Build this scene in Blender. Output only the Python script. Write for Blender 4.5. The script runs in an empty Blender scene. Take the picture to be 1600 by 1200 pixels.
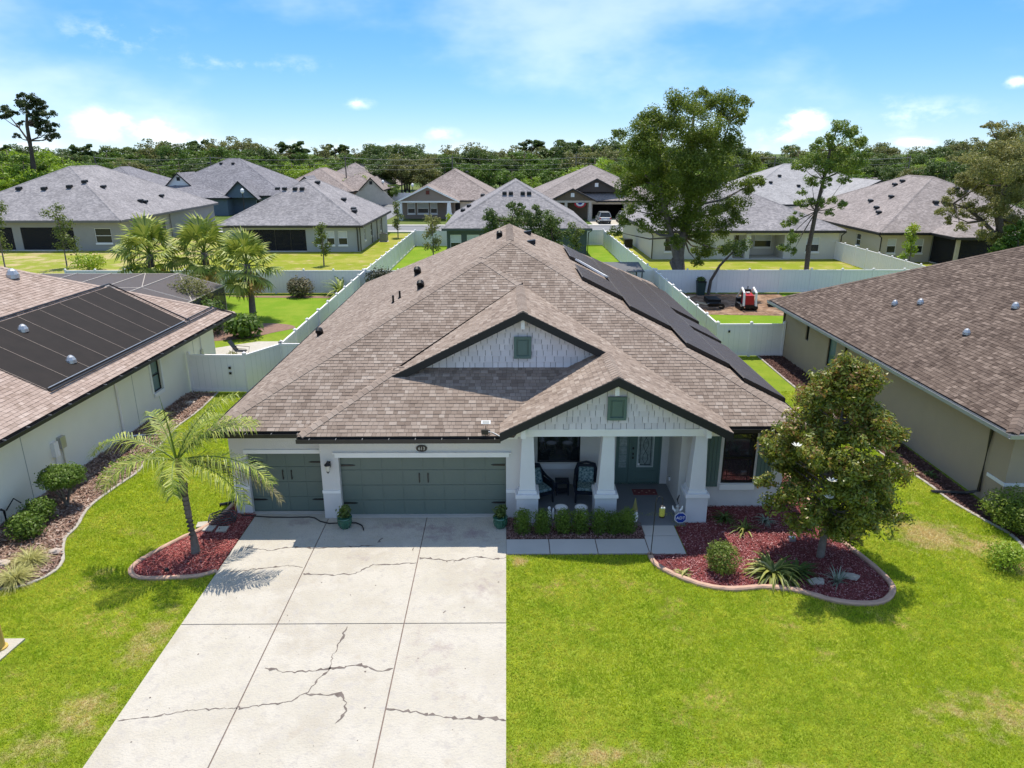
import bpy, math, random
import numpy as np
from mathutils import Vector, Matrix
R=math.radians
random.seed(7); rng=np.random.default_rng(7)
S=bpy.context.scene
COL=S.collection
# ---------------------------------------------------------------- camera
CAMH=10.6; FPX=1109.0; PITCH=math.atan(365/FPX); YAW=-math.atan(9/FPX*math.cos(PITCH))
cd=bpy.data.cameras.new('camera'); cam=bpy.data.objects.new('camera',cd); COL.objects.link(cam)
cam.location=(0,0,CAMH); cam.rotation_euler=(R(90)-PITCH,0,YAW)
cd.sensor_width=36; cd.lens=FPX*36/1600; cd.clip_start=.1; cd.clip_end=4000
S.camera=cam
# ---------------------------------------------------------------- world, sun, exposure
SUN_EL=R(68.8); SUN_AZ=R(3)      # sun behind the house, azimuth from +Y towards +X
w=bpy.data.worlds.new('World'); S.world=w; w.use_nodes=True
nt=w.node_tree; N=nt.nodes; L=nt.links; N.clear()
def nn(tree,t,**k):
    n=tree.nodes.new(t)
    for a,b in k.items(): setattr(n,a,b)
    return n
out=nn(nt,'ShaderNodeOutputWorld'); bg=nn(nt,'ShaderNodeBackground')
sky=nn(nt,'ShaderNodeTexSky',sky_type='NISHITA'); sky.sun_disc=False
sky.sun_elevation=SUN_EL; sky.sun_rotation=SUN_AZ; sky.air_density=0.75; sky.dust_density=0.0; sky.ozone_density=3.0; sky.altitude=0
SKY_STRENGTH=0.15; SKY_GAMMA=0.5
hsv=nn(nt,'ShaderNodeHueSaturation'); hsv.inputs['Saturation'].default_value=1.52; hsv.inputs['Value'].default_value=.79
gam=nn(nt,'ShaderNodeGamma'); gam.inputs[1].default_value=SKY_GAMMA; L.new(sky.outputs[0],gam.inputs[0]); tint=nn(nt,'ShaderNodeMix',data_type='RGBA',blend_type='MULTIPLY'); tint.inputs['Factor'].default_value=1; tint.inputs['B'].default_value=(.86,.98,1.16,1); L.new(gam.outputs[0],tint.inputs['A']); L.new(tint.outputs['Result'],hsv.inputs['Color'])
tc=nn(nt,'ShaderNodeTexCoord'); sep=nn(nt,'ShaderNodeSeparateXYZ'); L.new(tc.outputs['Generated'],sep.inputs[0])
def M(tree,op,a,b=None,c=None):
    n=tree.nodes.new('ShaderNodeMath'); n.operation=op
    for i,v in enumerate((a,b,c)):
        if v is None: continue
        if isinstance(v,(int,float)): n.inputs[i].default_value=v
        else: tree.links.new(v,n.inputs[i])
    return n.outputs[0]
az=M(nt,'ARCTAN2',sep.outputs['X'],sep.outputs['Y']); el=M(nt,'ARCSINE',sep.outputs['Z'])
cmb=nn(nt,'ShaderNodeCombineXYZ'); L.new(az,cmb.inputs[0]); L.new(M(nt,'MULTIPLY',el,1.7),cmb.inputs[1])
nz=nn(nt,'ShaderNodeTexNoise'); nz.inputs['Scale'].default_value=17; nz.inputs['Detail'].default_value=7; nz.inputs['Roughness'].default_value=.6
L.new(cmb.outputs[0],nz.inputs['Vector'])
def pxdir(px,py):
    u=(px-800)/FPX; v=(600-py)/FPX
    x,y,z=u,math.cos(PITCH)+v*math.sin(PITCH),-math.sin(PITCH)+v*math.cos(PITCH)
    c,s=math.cos(YAW),math.sin(YAW); x,y=c*x-s*y,s*x+c*y
    l=math.sqrt(x*x+y*y+z*z); return math.atan2(x,y),math.asin(z/l)
mask=None
# cumulus banks low over the treeline, and thin high cloud (azimuth, elevation, half sizes, weight)
CL=[(150,196,62,38,.85),(235,200,62,28,.8),(275,215,60,26,.8),(190,185,40,26,.7),(556,161,38,13,.55),(690,210,40,16,.5),(1260,188,55,26,.95),(1235,212,80,20,.6),
    (1588,128,26,14,.8),(1430,222,60,12,.6),(30,235,110,26,.6),(520,232,420,22,.30),(1000,232,420,22,.28),(1400,180,200,40,.30),(180,55,130,40,.30),(380,100,220,22,.26)]
for (px,py,sx,sy,wt) in CL:
    a0,e0=pxdir(px,py); a1,_=pxdir(px+sx,py); _,e1=pxdir(px,py-sy)
    dx=M(nt,'DIVIDE',M(nt,'SUBTRACT',az,a0),a1-a0); dy=M(nt,'DIVIDE',M(nt,'SUBTRACT',el,e0),e1-e0)
    d=M(nt,'SQRT',M(nt,'ADD',M(nt,'MULTIPLY',dx,dx),M(nt,'MULTIPLY',dy,dy)))
    m=M(nt,'MULTIPLY',M(nt,'SUBTRACT',1.0,d),wt)
    mask=m if mask is None else M(nt,'MAXIMUM',mask,m)
mk=M(nt,'ADD',mask,M(nt,'MULTIPLY',M(nt,'SUBTRACT',nz.outputs[0],.5),3.1))
mr=nn(nt,'ShaderNodeMapRange',interpolation_type='SMOOTHSTEP'); mr.inputs['From Min'].default_value=.0; mr.inputs['From Max'].default_value=.85
L.new(mk,mr.inputs['Value'])
inside=M(nt,'GREATER_THAN',mask,0.0); soft=nn(nt,'ShaderNodeMapRange'); soft.inputs['From Max'].default_value=.5; L.new(mask,soft.inputs['Value'])
cf=M(nt,'MULTIPLY',M(nt,'MULTIPLY',mr.outputs[0],soft.outputs[0]),.7)
mix=nn(nt,'ShaderNodeMix',data_type='RGBA'); L.new(cf,mix.inputs['Factor']); L.new(hsv.outputs[0],mix.inputs['A'])
mix.inputs['B'].default_value=(3.6,3.65,3.75,1)
# thin white cloud veil added over the whole dome to lift the ambient fill
wv=nn(nt,'ShaderNodeTexNoise'); wv.inputs['Scale'].default_value=1.9; wv.inputs['Detail'].default_value=6; wv.inputs['Roughness'].default_value=.55
mpp=nn(nt,'ShaderNodeMapping'); mpp.inputs['Scale'].default_value=(1,1,2.2); mpp.inputs['Location'].default_value=(64.7,35.64,15.58); L.new(tc.outputs['Generated'],mpp.inputs['Vector']); L.new(mpp.outputs[0],wv.inputs['Vector'])
wr=nn(nt,'ShaderNodeMapRange',interpolation_type='SMOOTHSTEP'); wr.inputs['From Min'].default_value=.38; wr.inputs['From Max'].default_value=.58; wr.inputs['To Max'].default_value=.30; L.new(wv.outputs[0],wr.inputs['Value'])
mixw=nn(nt,'ShaderNodeMix',data_type='RGBA'); L.new(wr.outputs[0],mixw.inputs['Factor']); L.new(hsv.outputs[0],mixw.inputs['A']); mixw.inputs['B'].default_value=(3.6,3.65,3.75,1)
L.new(mixw.outputs['Result'],mix.inputs['A'])
L.new(mix.outputs['Result'],bg.inputs[0]); bg.inputs[1].default_value=SKY_STRENGTH
L.new(bg.outputs[0],out.inputs[0])
sd=bpy.data.lights.new('sun','SUN'); sun=bpy.data.objects.new('sun',sd); COL.objects.link(sun)
sd.energy=2.0; sd.angle=R(.53); sd.color=(1,.935,.83)
dirv=Vector((math.sin(SUN_AZ)*math.cos(SUN_EL),math.cos(SUN_AZ)*math.cos(SUN_EL),math.sin(SUN_EL)))
sun.rotation_euler=dirv.to_track_quat('Z','Y').to_euler(); sun.location=(0,20,40)
S.view_settings.view_transform='Standard'; S.view_settings.look='None'; S.view_settings.gamma=1; S.view_settings.exposure=1.62
S.view_settings.use_curve_mapping=False
try:
    S.cycles.max_bounces=6; S.cycles.transparent_max_bounces=16; S.cycles.diffuse_bounces=4
except Exception: pass

# ---------------------------------------------------------------- materials
def mat(name,c1,c2=None,scale=3.0,rough=.85,bump=0.0,bscale=None,spec=.3,metal=0.0,contrast=1.0,detail=4,alpha=None,trans=0.0,attr=None,ramp=None,world=False,coat=0):
    m=bpy.data.materials.new(name); m.use_nodes=True; t=m.node_tree; b=t.nodes['Principled BSDF']
    b.inputs['Roughness'].default_value=rough; b.inputs['Specular IOR Level'].default_value=spec; b.inputs['Metallic'].default_value=metal
    if coat: b.inputs['Coat Weight'].default_value=coat
    co=t.nodes.new('ShaderNodeNewGeometry').outputs['Position'] if world else t.nodes.new('ShaderNodeTexCoord').outputs['Object']
    if c2 is None: c2=tuple(x*.86 for x in c1)
    n=t.nodes.new('ShaderNodeTexNoise'); n.inputs['Scale'].default_value=scale; n.inputs['Detail'].default_value=detail; n.inputs['Roughness'].default_value=.6
    t.links.new(co,n.inputs['Vector'])
    mr=t.nodes.new('ShaderNodeMapRange'); mr.inputs['From Min'].default_value=.5-.22/contrast; mr.inputs['From Max'].default_value=.5+.22/contrast
    t.links.new(n.outputs[0],mr.inputs['Value'])
    mx=t.nodes.new('ShaderNodeMix'); mx.data_type='RGBA'; mx.inputs['A'].default_value=(*c1,1); mx.inputs['B'].default_value=(*c2,1)
    t.links.new(mr.outputs[0],mx.inputs['Factor']); col=mx.outputs['Result']
    if attr:
        a=t.nodes.new('ShaderNodeAttribute'); a.attribute_name=attr
        r=t.nodes.new('ShaderNodeValToRGB'); r.color_ramp.interpolation='LINEAR'
        e=r.color_ramp.elements
        while len(e)<len(ramp): e.new(.5)
        for i,(p,c) in enumerate(ramp): e[i].position=p; e[i].color=(*c,1)
        t.links.new(a.outputs['Fac'],r.inputs[0])
        m2=t.nodes.new('ShaderNodeMix'); m2.data_type='RGBA'; m2.blend_type='MULTIPLY'; m2.inputs['Factor'].default_value=1
        t.links.new(r.outputs[0],m2.inputs['A']); t.links.new(col,m2.inputs['B']); col=m2.outputs['Result']
    t.links.new(col,b.inputs['Base Color'])
    if bump:
        nb=t.nodes.new('ShaderNodeTexNoise'); nb.inputs['Scale'].default_value=bscale or scale*6; nb.inputs['Detail'].default_value=3
        t.links.new(co,nb.inputs['Vector'])
        bp=t.nodes.new('ShaderNodeBump'); bp.inputs['Strength'].default_value=bump; bp.inputs['Distance'].default_value=.02
        t.links.new(nb.outputs[0],bp.inputs['Height']); t.links.new(bp.outputs[0],b.inputs['Normal'])
    if alpha is not None: b.inputs['Alpha'].default_value=alpha
    if trans:
        tr=t.nodes.new('ShaderNodeBsdfTranslucent'); ms=t.nodes.new('ShaderNodeMixShader'); ms.inputs[0].default_value=trans
        o=t.nodes['Material Output']; t.links.new(col,tr.inputs[0]); t.links.new(b.outputs[0],ms.inputs[1]); t.links.new(tr.outputs[0],ms.inputs[2]); t.links.new(ms.outputs[0],o.inputs[0])
    return m
W1=(1,1,1); W2=(.82,.80,.78)
SHR=lambda *cs:[(i/(len(cs)-1),c) for i,c in enumerate(cs)]
mShing=mat('shingle_brown',W1,(.80,.78,.77),scale=1.1,rough=.95,bump=.35,bscale=60,attr='shade',ramp=SHR((.205,.156,.124),(.25,.194,.155),(.275,.215,.174),(.30,.238,.194),(.355,.292,.243)))
mShingL=mat('shingle_tan',W1,(.86,.82,.80),scale=.8,rough=.95,bump=.35,bscale=60,attr='shade',ramp=SHR((.295,.225,.185),(.345,.267,.225),(.37,.288,.243),(.395,.31,.263),(.44,.355,.305)))
mShingR=mat('shingle_dark_brown',W1,(.72,.70,.70),scale=.7,rough=.95,bump=.35,bscale=60,attr='shade',ramp=SHR((.085,.059,.045),(.115,.082,.064),(.136,.099,.077),(.162,.12,.095),(.22,.167,.134)))
mUnder=mat('roof_underlay',(.07,.055,.05),rough=.95)
mWhite=mat('white_trim',(.80,.79,.77),(.76,.75,.73),scale=2,rough=.6)
mStucco=mat('grey_stucco',(.64,.62,.59),(.59,.57,.545),scale=1.2,rough=.92,bump=.5,bscale=45)
mShake=mat('shake_paint',(.72,.675,.69),(.68,.64,.655),scale=3,rough=.8,attr='shade',ramp=SHR((.86,.86,.86),(1,1,1)))
mTeal=mat('teal_paint',(.10,.16,.142),(.092,.148,.132),scale=1.5,rough=.45,spec=.4)
mTealG=mat('garage_green_paint',(.125,.162,.138),(.113,.148,.127),scale=.8,rough=.4,spec=.4)
mBlack=mat('black_metal',(.012,.011,.011),rough=.4,spec=.5)
mGut=mat('dark_bronze_gutter',(.018,.015,.014),(.03,.026,.024),rough=.4,spec=.5)
mFascia=mat('black_fascia',(.022,.022,.022),rough=.6)
mGlass=mat('dark_glass',(.02,.024,.026),rough=.05,spec=.9)
mGlass.node_tree.nodes['Principled BSDF'].inputs['IOR'].default_value=1.75
mGlassF=mat('far_window_glass',(.03,.035,.036),rough=.12,spec=.4)
mGlassT=mat('teal_glass',(.12,.2,.19),rough=.06,spec=.9)
mBlind=mat('window_blind',(.55,.58,.60),rough=.25,spec=.6)
mConc=None
mConcW=mat('walk_concrete',(.50,.475,.44),(.44,.42,.385),scale=.9,rough=.9,bump=.2,bscale=60,detail=8)
mCrack=mat('crack_dark',(.10,.08,.07),(.19,.16,.14),scale=7,rough=1)
mSeal=mat('joint_sealant',(.14,.10,.085),(.24,.19,.165),scale=4,rough=.9)
mPorch=mat('porch_floor_paint',(.17,.18,.195),(.15,.16,.175),scale=1,rough=.45)
mSolar=mat('solar_cell',(.060,.044,.037),(.050,.037,.031),rough=.5,spec=.3)
mSolF=mat('panel_frame',(.16,.145,.135),rough=.4)
mMat=mat('pool_heater_mat',(.019,.016,.015),(.026,.021,.019),scale=2,rough=.8,spec=.15)
mAlu=mat('pale_metal',(.5,.5,.5),rough=.35,metal=.6)
mVent=mat('vent_black',(.01,.01,.01),rough=.5)
mVinyl=mat('white_vinyl',(.84,.80,.79),(.80,.765,.75),scale=1.5,rough=.5,spec=.4)
mLwall=mat('pale_green_stucco',(.82,.79,.69),(.78,.75,.655),scale=1.1,rough=.92,bump=.4,bscale=40)
mRwall=mat('taupe_stucco',(.41,.325,.235),(.375,.30,.218),scale=1.1,rough=.92,bump=.4,bscale=40)
mCurb=mat('tan_curb',(.50,.33,.24),(.42,.27,.20),scale=5,rough=.9,bump=.3)
mCurbG=mat('grey_curb',(.42,.38,.33),(.34,.30,.27),scale=5,rough=.9,bump=.3)
mBark=mat('bark',(.13,.10,.08),(.07,.055,.045),scale=9,rough=.95,bump=.6)
mBarkG=mat('grey_bark',(.20,.17,.145),(.12,.10,.085),scale=6,rough=.95,bump=.5)
mStone=mat('stacked_stone',(.32,.22,.17),(.22,.15,.12),scale=6,rough=.9,attr='shade',ramp=SHR((.6,.6,.6),(1.2,1.15,1.1)))
mAsph=mat('asphalt',(.20,.20,.205),(.17,.17,.175),scale=2,rough=.9)
def leafmat(name,ramp,trans=.42,rough=.5,spec=.35):
    return mat(name,(1,1,1),(.78,.8,.75),scale=.6,rough=rough,spec=spec,trans=trans,attr='shade',ramp=ramp)
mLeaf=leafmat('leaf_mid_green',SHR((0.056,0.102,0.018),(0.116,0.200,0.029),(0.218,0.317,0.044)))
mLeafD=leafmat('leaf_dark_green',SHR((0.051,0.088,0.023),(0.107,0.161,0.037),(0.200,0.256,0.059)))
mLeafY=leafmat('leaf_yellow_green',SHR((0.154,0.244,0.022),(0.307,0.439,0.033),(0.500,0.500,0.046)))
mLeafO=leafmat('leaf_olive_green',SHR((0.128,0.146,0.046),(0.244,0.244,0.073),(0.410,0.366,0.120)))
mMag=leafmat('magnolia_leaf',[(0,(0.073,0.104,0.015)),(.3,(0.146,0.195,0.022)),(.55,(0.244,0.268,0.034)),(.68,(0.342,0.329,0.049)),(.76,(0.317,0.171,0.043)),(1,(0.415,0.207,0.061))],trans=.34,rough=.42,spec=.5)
mPalm=leafmat('palm_leaf',SHR((0.095,0.150,0.022),(0.189,0.260,0.033),(0.357,0.400,0.060),(0.500,0.500,0.105)),trans=.2)
mPalmD=leafmat('dead_frond',SHR((0.336,0.200,0.060),(0.500,0.380,0.105)),trans=.1)
mGrassT=leafmat('ornamental_grass',SHR((.30,.30,.08),(.48,.46,.14),(.62,.58,.26)),trans=.2)

# ---------------------------------------------------------------- mesh builder
LOC={}
def setp(o,label=None,cat=None,group=None,kind=None):
    if label: o['label']=label
    if cat: o['category']=cat
    if group: o['group']=group
    if kind: o['kind']=kind
    return o
def thing(name,label,cat,loc=(0,0,0),rot=0,group=None,local=False):
    o=bpy.data.objects.new(name,None); COL.objects.link(o); o.empty_display_size=.3
    o.location=loc; o.rotation_euler=(0,0,rot); setp(o,label,cat,group)
    LOC[o.name]=Vector((0,0,0)) if local else Vector(loc)
    return o
def root(o):
    while o.parent: o=o.parent
    return o
class MB:
    def __init__(s): s.v=[]; s.f=[]; s.a=[]; s.tf=None; s.shade=None
    def add(s,vs,fs):
        b=len(s.v)
        s.v+= [tuple(s.tf(*p)) for p in vs] if s.tf else [tuple(p) for p in vs]
        s.f+=[tuple(i+b for i in f) for f in fs]
        s.a+=[s.shade if s.shade is not None else .5]*len(fs)
    def poly(s,pts): s.add(pts,[tuple(range(len(pts)))])
    def box(s,x0,x1,y0,y1,z0,z1):
        s.add([(x0,y0,z0),(x1,y0,z0),(x1,y1,z0),(x0,y1,z0),(x0,y0,z1),(x1,y0,z1),(x1,y1,z1),(x0,y1,z1)],
              [(0,3,2,1),(4,5,6,7),(0,1,5,4),(1,2,6,5),(2,3,7,6),(3,0,4,7)])
    def frus(s,c0,c1,w0,w1,d0=None,d1=None):   # tapered square post
        d0=w0 if d0 is None else d0; d1=w1 if d1 is None else d1
        v=[]
        for c,wx,wy in ((c0,w0,d0),(c1,w1,d1)):
            v+=[(c[0]-wx/2,c[1]-wy/2,c[2]),(c[0]+wx/2,c[1]-wy/2,c[2]),(c[0]+wx/2,c[1]+wy/2,c[2]),(c[0]-wx/2,c[1]+wy/2,c[2])]
        s.add(v,[(0,3,2,1),(4,5,6,7),(0,1,5,4),(1,2,6,5),(2,3,7,6),(3,0,4,7)])
    def slab(s,pts,th):  # polygon with thickness downward along normal
        P=[Vector(p) for p in pts]; n=(P[1]-P[0]).cross(P[2]-P[0]).normalized()
        if n.z<0: n=-n
        k=len(P); Q=[p-n*th for p in P]
        s.add([tuple(p) for p in P+Q],[tuple(range(k)),tuple(range(2*k-1,k-1,-1))]+[(i,(i+1)%k,(i+1)%k+k,i+k) for i in range(k)])
    def ext(s,pts2,z0,z1):  # polygon in plan extruded up
        k=len(pts2)
        s.add([(x,y,z0) for x,y in pts2]+[(x,y,z1) for x,y in pts2],[tuple(range(k,2*k)),tuple(range(k-1,-1,-1))]+[(i,(i+1)%k,(i+1)%k+k,i+k) for i in range(k)])
    def tube(s,pts,r,n=6,cap=True):
        P=[Vector(p) for p in pts]; m=len(P); rs=r if isinstance(r,(list,tuple)) else [r]*m
        vs=[]; up=Vector((0,0,1))
        for i,p in enumerate(P):
            d=(P[min(i+1,m-1)]-P[max(i-1,0)]); d=d.normalized() if d.length>1e-9 else up
            a=d.cross(up)
            if a.length<.05: a=d.cross(Vector((0,1,0)))
            a.normalize(); b=d.cross(a)
            for k in range(n):
                t=2*math.pi*k/n; vs.append(tuple(p+(a*math.cos(t)+b*math.sin(t))*rs[i]))
        fs=[]
        for i in range(m-1):
            for k in range(n): fs.append((i*n+k,i*n+(k+1)%n,(i+1)*n+(k+1)%n,(i+1)*n+k))
        if cap: fs.append(tuple(range(n))); fs.append(tuple(range((m-1)*n,m*n)))
        s.add(vs,fs)
    def lathe(s,c,prof,n=16):
        vs=[];fs=[]
        for r,z in prof:
            for k in range(n):
                t=2*math.pi*k/n; vs.append((c[0]+r*math.cos(t),c[1]+r*math.sin(t),c[2]+z))
        for i in range(len(prof)-1):
            for k in range(n): fs.append((i*n+k,i*n+(k+1)%n,(i+1)*n+(k+1)%n,(i+1)*n+k))
        fs.append(tuple(range(n-1,-1,-1))); fs.append(tuple(range((len(prof)-1)*n,len(prof)*n)))
        s.add(vs,fs)
    def blob(s,c,r,n=8,jit=0):
        prof=[(max(.02,math.sin(math.pi*i/n)),-math.cos(math.pi*i/n)) for i in range(n+1)]
        vs=[];fs=[];k2=n+2
        for a,z in prof:
            for k in range(k2):
                t=2*math.pi*k/k2; j=1+random.uniform(-jit,jit); vs.append((c[0]+r[0]*a*math.cos(t)*j,c[1]+r[1]*a*math.sin(t)*j,c[2]+r[2]*z*j))
        for i in range(n):
            for k in range(k2): fs.append((i*k2+k,i*k2+(k+1)%k2,(i+1)*k2+(k+1)%k2,(i+1)*k2+k))
        s.add(vs,fs)
    def mesh(s,name,m,smooth=False,off=None):
        me=bpy.data.meshes.new(name)
        v=s.v if off is None else [(a-off[0],b-off[1],c-off[2]) for a,b,c in s.v]
        me.from_pydata(v,[],s.f); me.materials.append(m)
        at=me.attributes.new('shade','FLOAT','FACE'); at.data.foreach_set('value',s.a)
        if smooth: me.polygons.foreach_set('use_smooth',[True]*len(me.polygons))
        me.update(); return me
    def part(s,name,m,parent,smooth=False,label=None,kind=None):
        if not s.f: return None
        off=LOC[root(parent).name]
        o=bpy.data.objects.new(name,s.mesh(name,m,smooth,off)); COL.objects.link(o); o.parent=parent
        setp(o,label,None,None,kind); return o
    def top(s,name,m,label=None,cat=None,loc=None,group=None,kind=None,smooth=False):
        if loc is None and kind!='structure':
            a=np.array(s.v); loc=((a[:,0].min()+a[:,0].max())/2,(a[:,1].min()+a[:,1].max())/2,a[:,2].min())
        loc=loc or (0,0,0)
        loc=tuple(float(x) for x in loc)
        o=bpy.data.objects.new(name,s.mesh(name,m,smooth,loc)); COL.objects.link(o); o.location=loc; LOC[o.name]=Vector(loc)
        setp(o,label,cat,group,kind); return o
def bar(name,m,parent,*boxes):
    b=MB()
    for q in boxes: b.box(*q)
    return b.part(name,m,parent)
def copy_thing(src,loc,rot=0,scale=1.0,label=None,group=None):
    def cp(o,par):
        c=o.copy(); COL.objects.link(c); c.parent=par
        for ch in KIDS.get(o.name,[]): cp(ch,c)
        return c
    KIDS={}
    for o in src.children_recursive: KIDS.setdefault(o.parent.name,[]).append(o)
    r=cp(src,None); r.location=loc; r.rotation_euler=(0,0,rot); r.scale=(scale,)*3 if not isinstance(scale,tuple) else scale
    if label: r['label']=label
    if group: r['group']=group
    return r
# wall frame: (s along wall, d outward, z)
class WF:
    def __init__(s,p0,p1):
        s.p=Vector((p0[0],p0[1],0)); e=Vector((p1[0]-p0[0],p1[1]-p0[1],0)); s.len=e.length; s.u=e/s.len; s.n=Vector((s.u.y,-s.u.x,0))
    def __call__(s,a,d,z): q=s.p+s.u*a+s.n*d; return (q.x,q.y,z)
def wall(parent,m,p0,p1,z0,z1,ops=(),rev=.1,name='wall',b=None):
    F=WF(p0,p1); own=b is None; b=b or MB(); b.tf=F
    xs=sorted({0,F.len,*[o[0] for o in ops],*[o[1] for o in ops]}); zs=sorted({z0,z1,*[o[2] for o in ops],*[o[3] for o in ops]})
    for i in range(len(xs)-1):
        for j in range(len(zs)-1):
            cx=(xs[i]+xs[i+1])/2; cz=(zs[j]+zs[j+1])/2
            if any(o[0]<cx<o[1] and o[2]<cz<o[3] for o in ops): continue
            b.poly([(xs[i],0,zs[j]),(xs[i+1],0,zs[j]),(xs[i+1],0,zs[j+1]),(xs[i],0,zs[j+1])])
    for (a,c,e,g) in [o[:4] for o in ops]:
        b.poly([(a,0,e),(a,0,g),(a,-rev,g),(a,-rev,e)]); b.poly([(c,0,e),(c,-rev,e),(c,-rev,g),(c,0,g)])
        b.poly([(a,0,g),(c,0,g),(c,-rev,g),(a,-rev,g)]); b.poly([(a,0,e),(a,-rev,e),(c,-rev,e),(c,0,e)])
    b.tf=None
    if own: b.part(name,m,parent)
    return F
def window(parent,F,a,c,e,g,frame=None,glass=None,rev=.1,sill=True,rail=True,mull=0,blind=False,sillm=None,w=.05):
    frame=frame or mWhite; glass=glass or mGlass
    b=MB(); b.tf=F; d0,d1=-rev,-rev+.05
    b.box(a,c,d0,d1,e,e+w); b.box(a,c,d0,d1,g-w,g); b.box(a,a+w,d0,d1,e+w,g-w); b.box(c-w,c,d0,d1,e+w,g-w)
    zm=(e+g)/2
    if rail: b.box(a+w,c-w,d0,d1+.01,zm-w*.55,zm+w*.55)
    for k in range(mull):
        x=a+(c-a)*(k+1)/(mull+1); b.box(x-w*.4,x+w*.4,d0,d1-.005,e+w,(zm-w*.55 if rail else g-w))
        if rail: b.box(x-w*.4,x+w*.4,d0,d1-.005,zm+w*.55,g-w)
    o=b.part('window',frame,parent)
    for (z0,z1,bl) in ([(e+w,zm-w*.55,False),(zm+w*.55,g-w,blind)] if rail else [(e+w,g-w,blind)]):
        p=MB(); p.tf=F; p.box(a+w,c-w,d0+.002,d0+.016,z0,z1); p.part('pane',mBlind if bl else glass,o)
    if sill:
        p=MB(); p.tf=F; p.box(a-.04,c+.04,.002,.07,e-.16,e-.003); p.part('sill',sillm or frame,o)
    return o
# ---------------------------------------------------------------- roofs
def planef(poly):
    P=[Vector(p) for p in poly]; n=(P[1]-P[0]).cross(P[2]-P[0]).normalized()
    if n.z<0: n=-n
    u=Vector((-n.y,n.x,0)).normalized()      # horizontal
    wv=n.cross(u).normalized()
    if wv.z<0: wv=-wv
    O=min(P,key=lambda p:p.z)
    q=[((p-O).dot(u),(p-O).dot(wv)) for p in P]
    ar=sum(q[i][0]*q[(i+1)%len(q)][1]-q[(i+1)%len(q)][0]*q[i][1] for i in range(len(q)))
    if ar<0: q=q[::-1]
    return O,u,wv,n,q
def clip(rect,poly):
    out=rect
    for i in range(len(poly)):
        ax,ay=poly[i]; bx,by=poly[(i+1)%len(poly)]
        inp=out; out=[]
        if not inp: break
        sd=[(bx-ax)*(y-ay)-(by-ay)*(x-ax) for x,y in inp]
        for k in range(len(inp)):
            a,b=inp[k],inp[(k+1)%len(inp)]; sa,sb=sd[k],sd[(k+1)%len(inp)]
            if sa>=0: out.append(a)
            if (sa>=0)!=(sb>=0):
                t=sa/(sa-sb); out.append((a[0]+(b[0]-a[0])*t,a[1]+(b[1]-a[1])*t))
    return out
TABW=(.12,.17,.23); NSH=6; EXPO=.143
def tabmesh(m,w,sh,cache={}):
    k=(m.name,w,sh)
    if k not in cache:
        b=MB(); b.shade=sh; g=.004; y1=EXPO+.015; h=.014 if w<.2 else .019
        b.add([(g,0,0),(w-g,0,0),(w-g,y1,0),(g,y1,0),(g,0,h),(w-g,0,h),(w-g,y1,.003),(g,y1,.003)],[(4,5,6,7),(0,1,5,4),(1,2,6,5),(3,0,4,7)])
        cache[k]=b.mesh('shingle',m)
    return cache[k]
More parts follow.
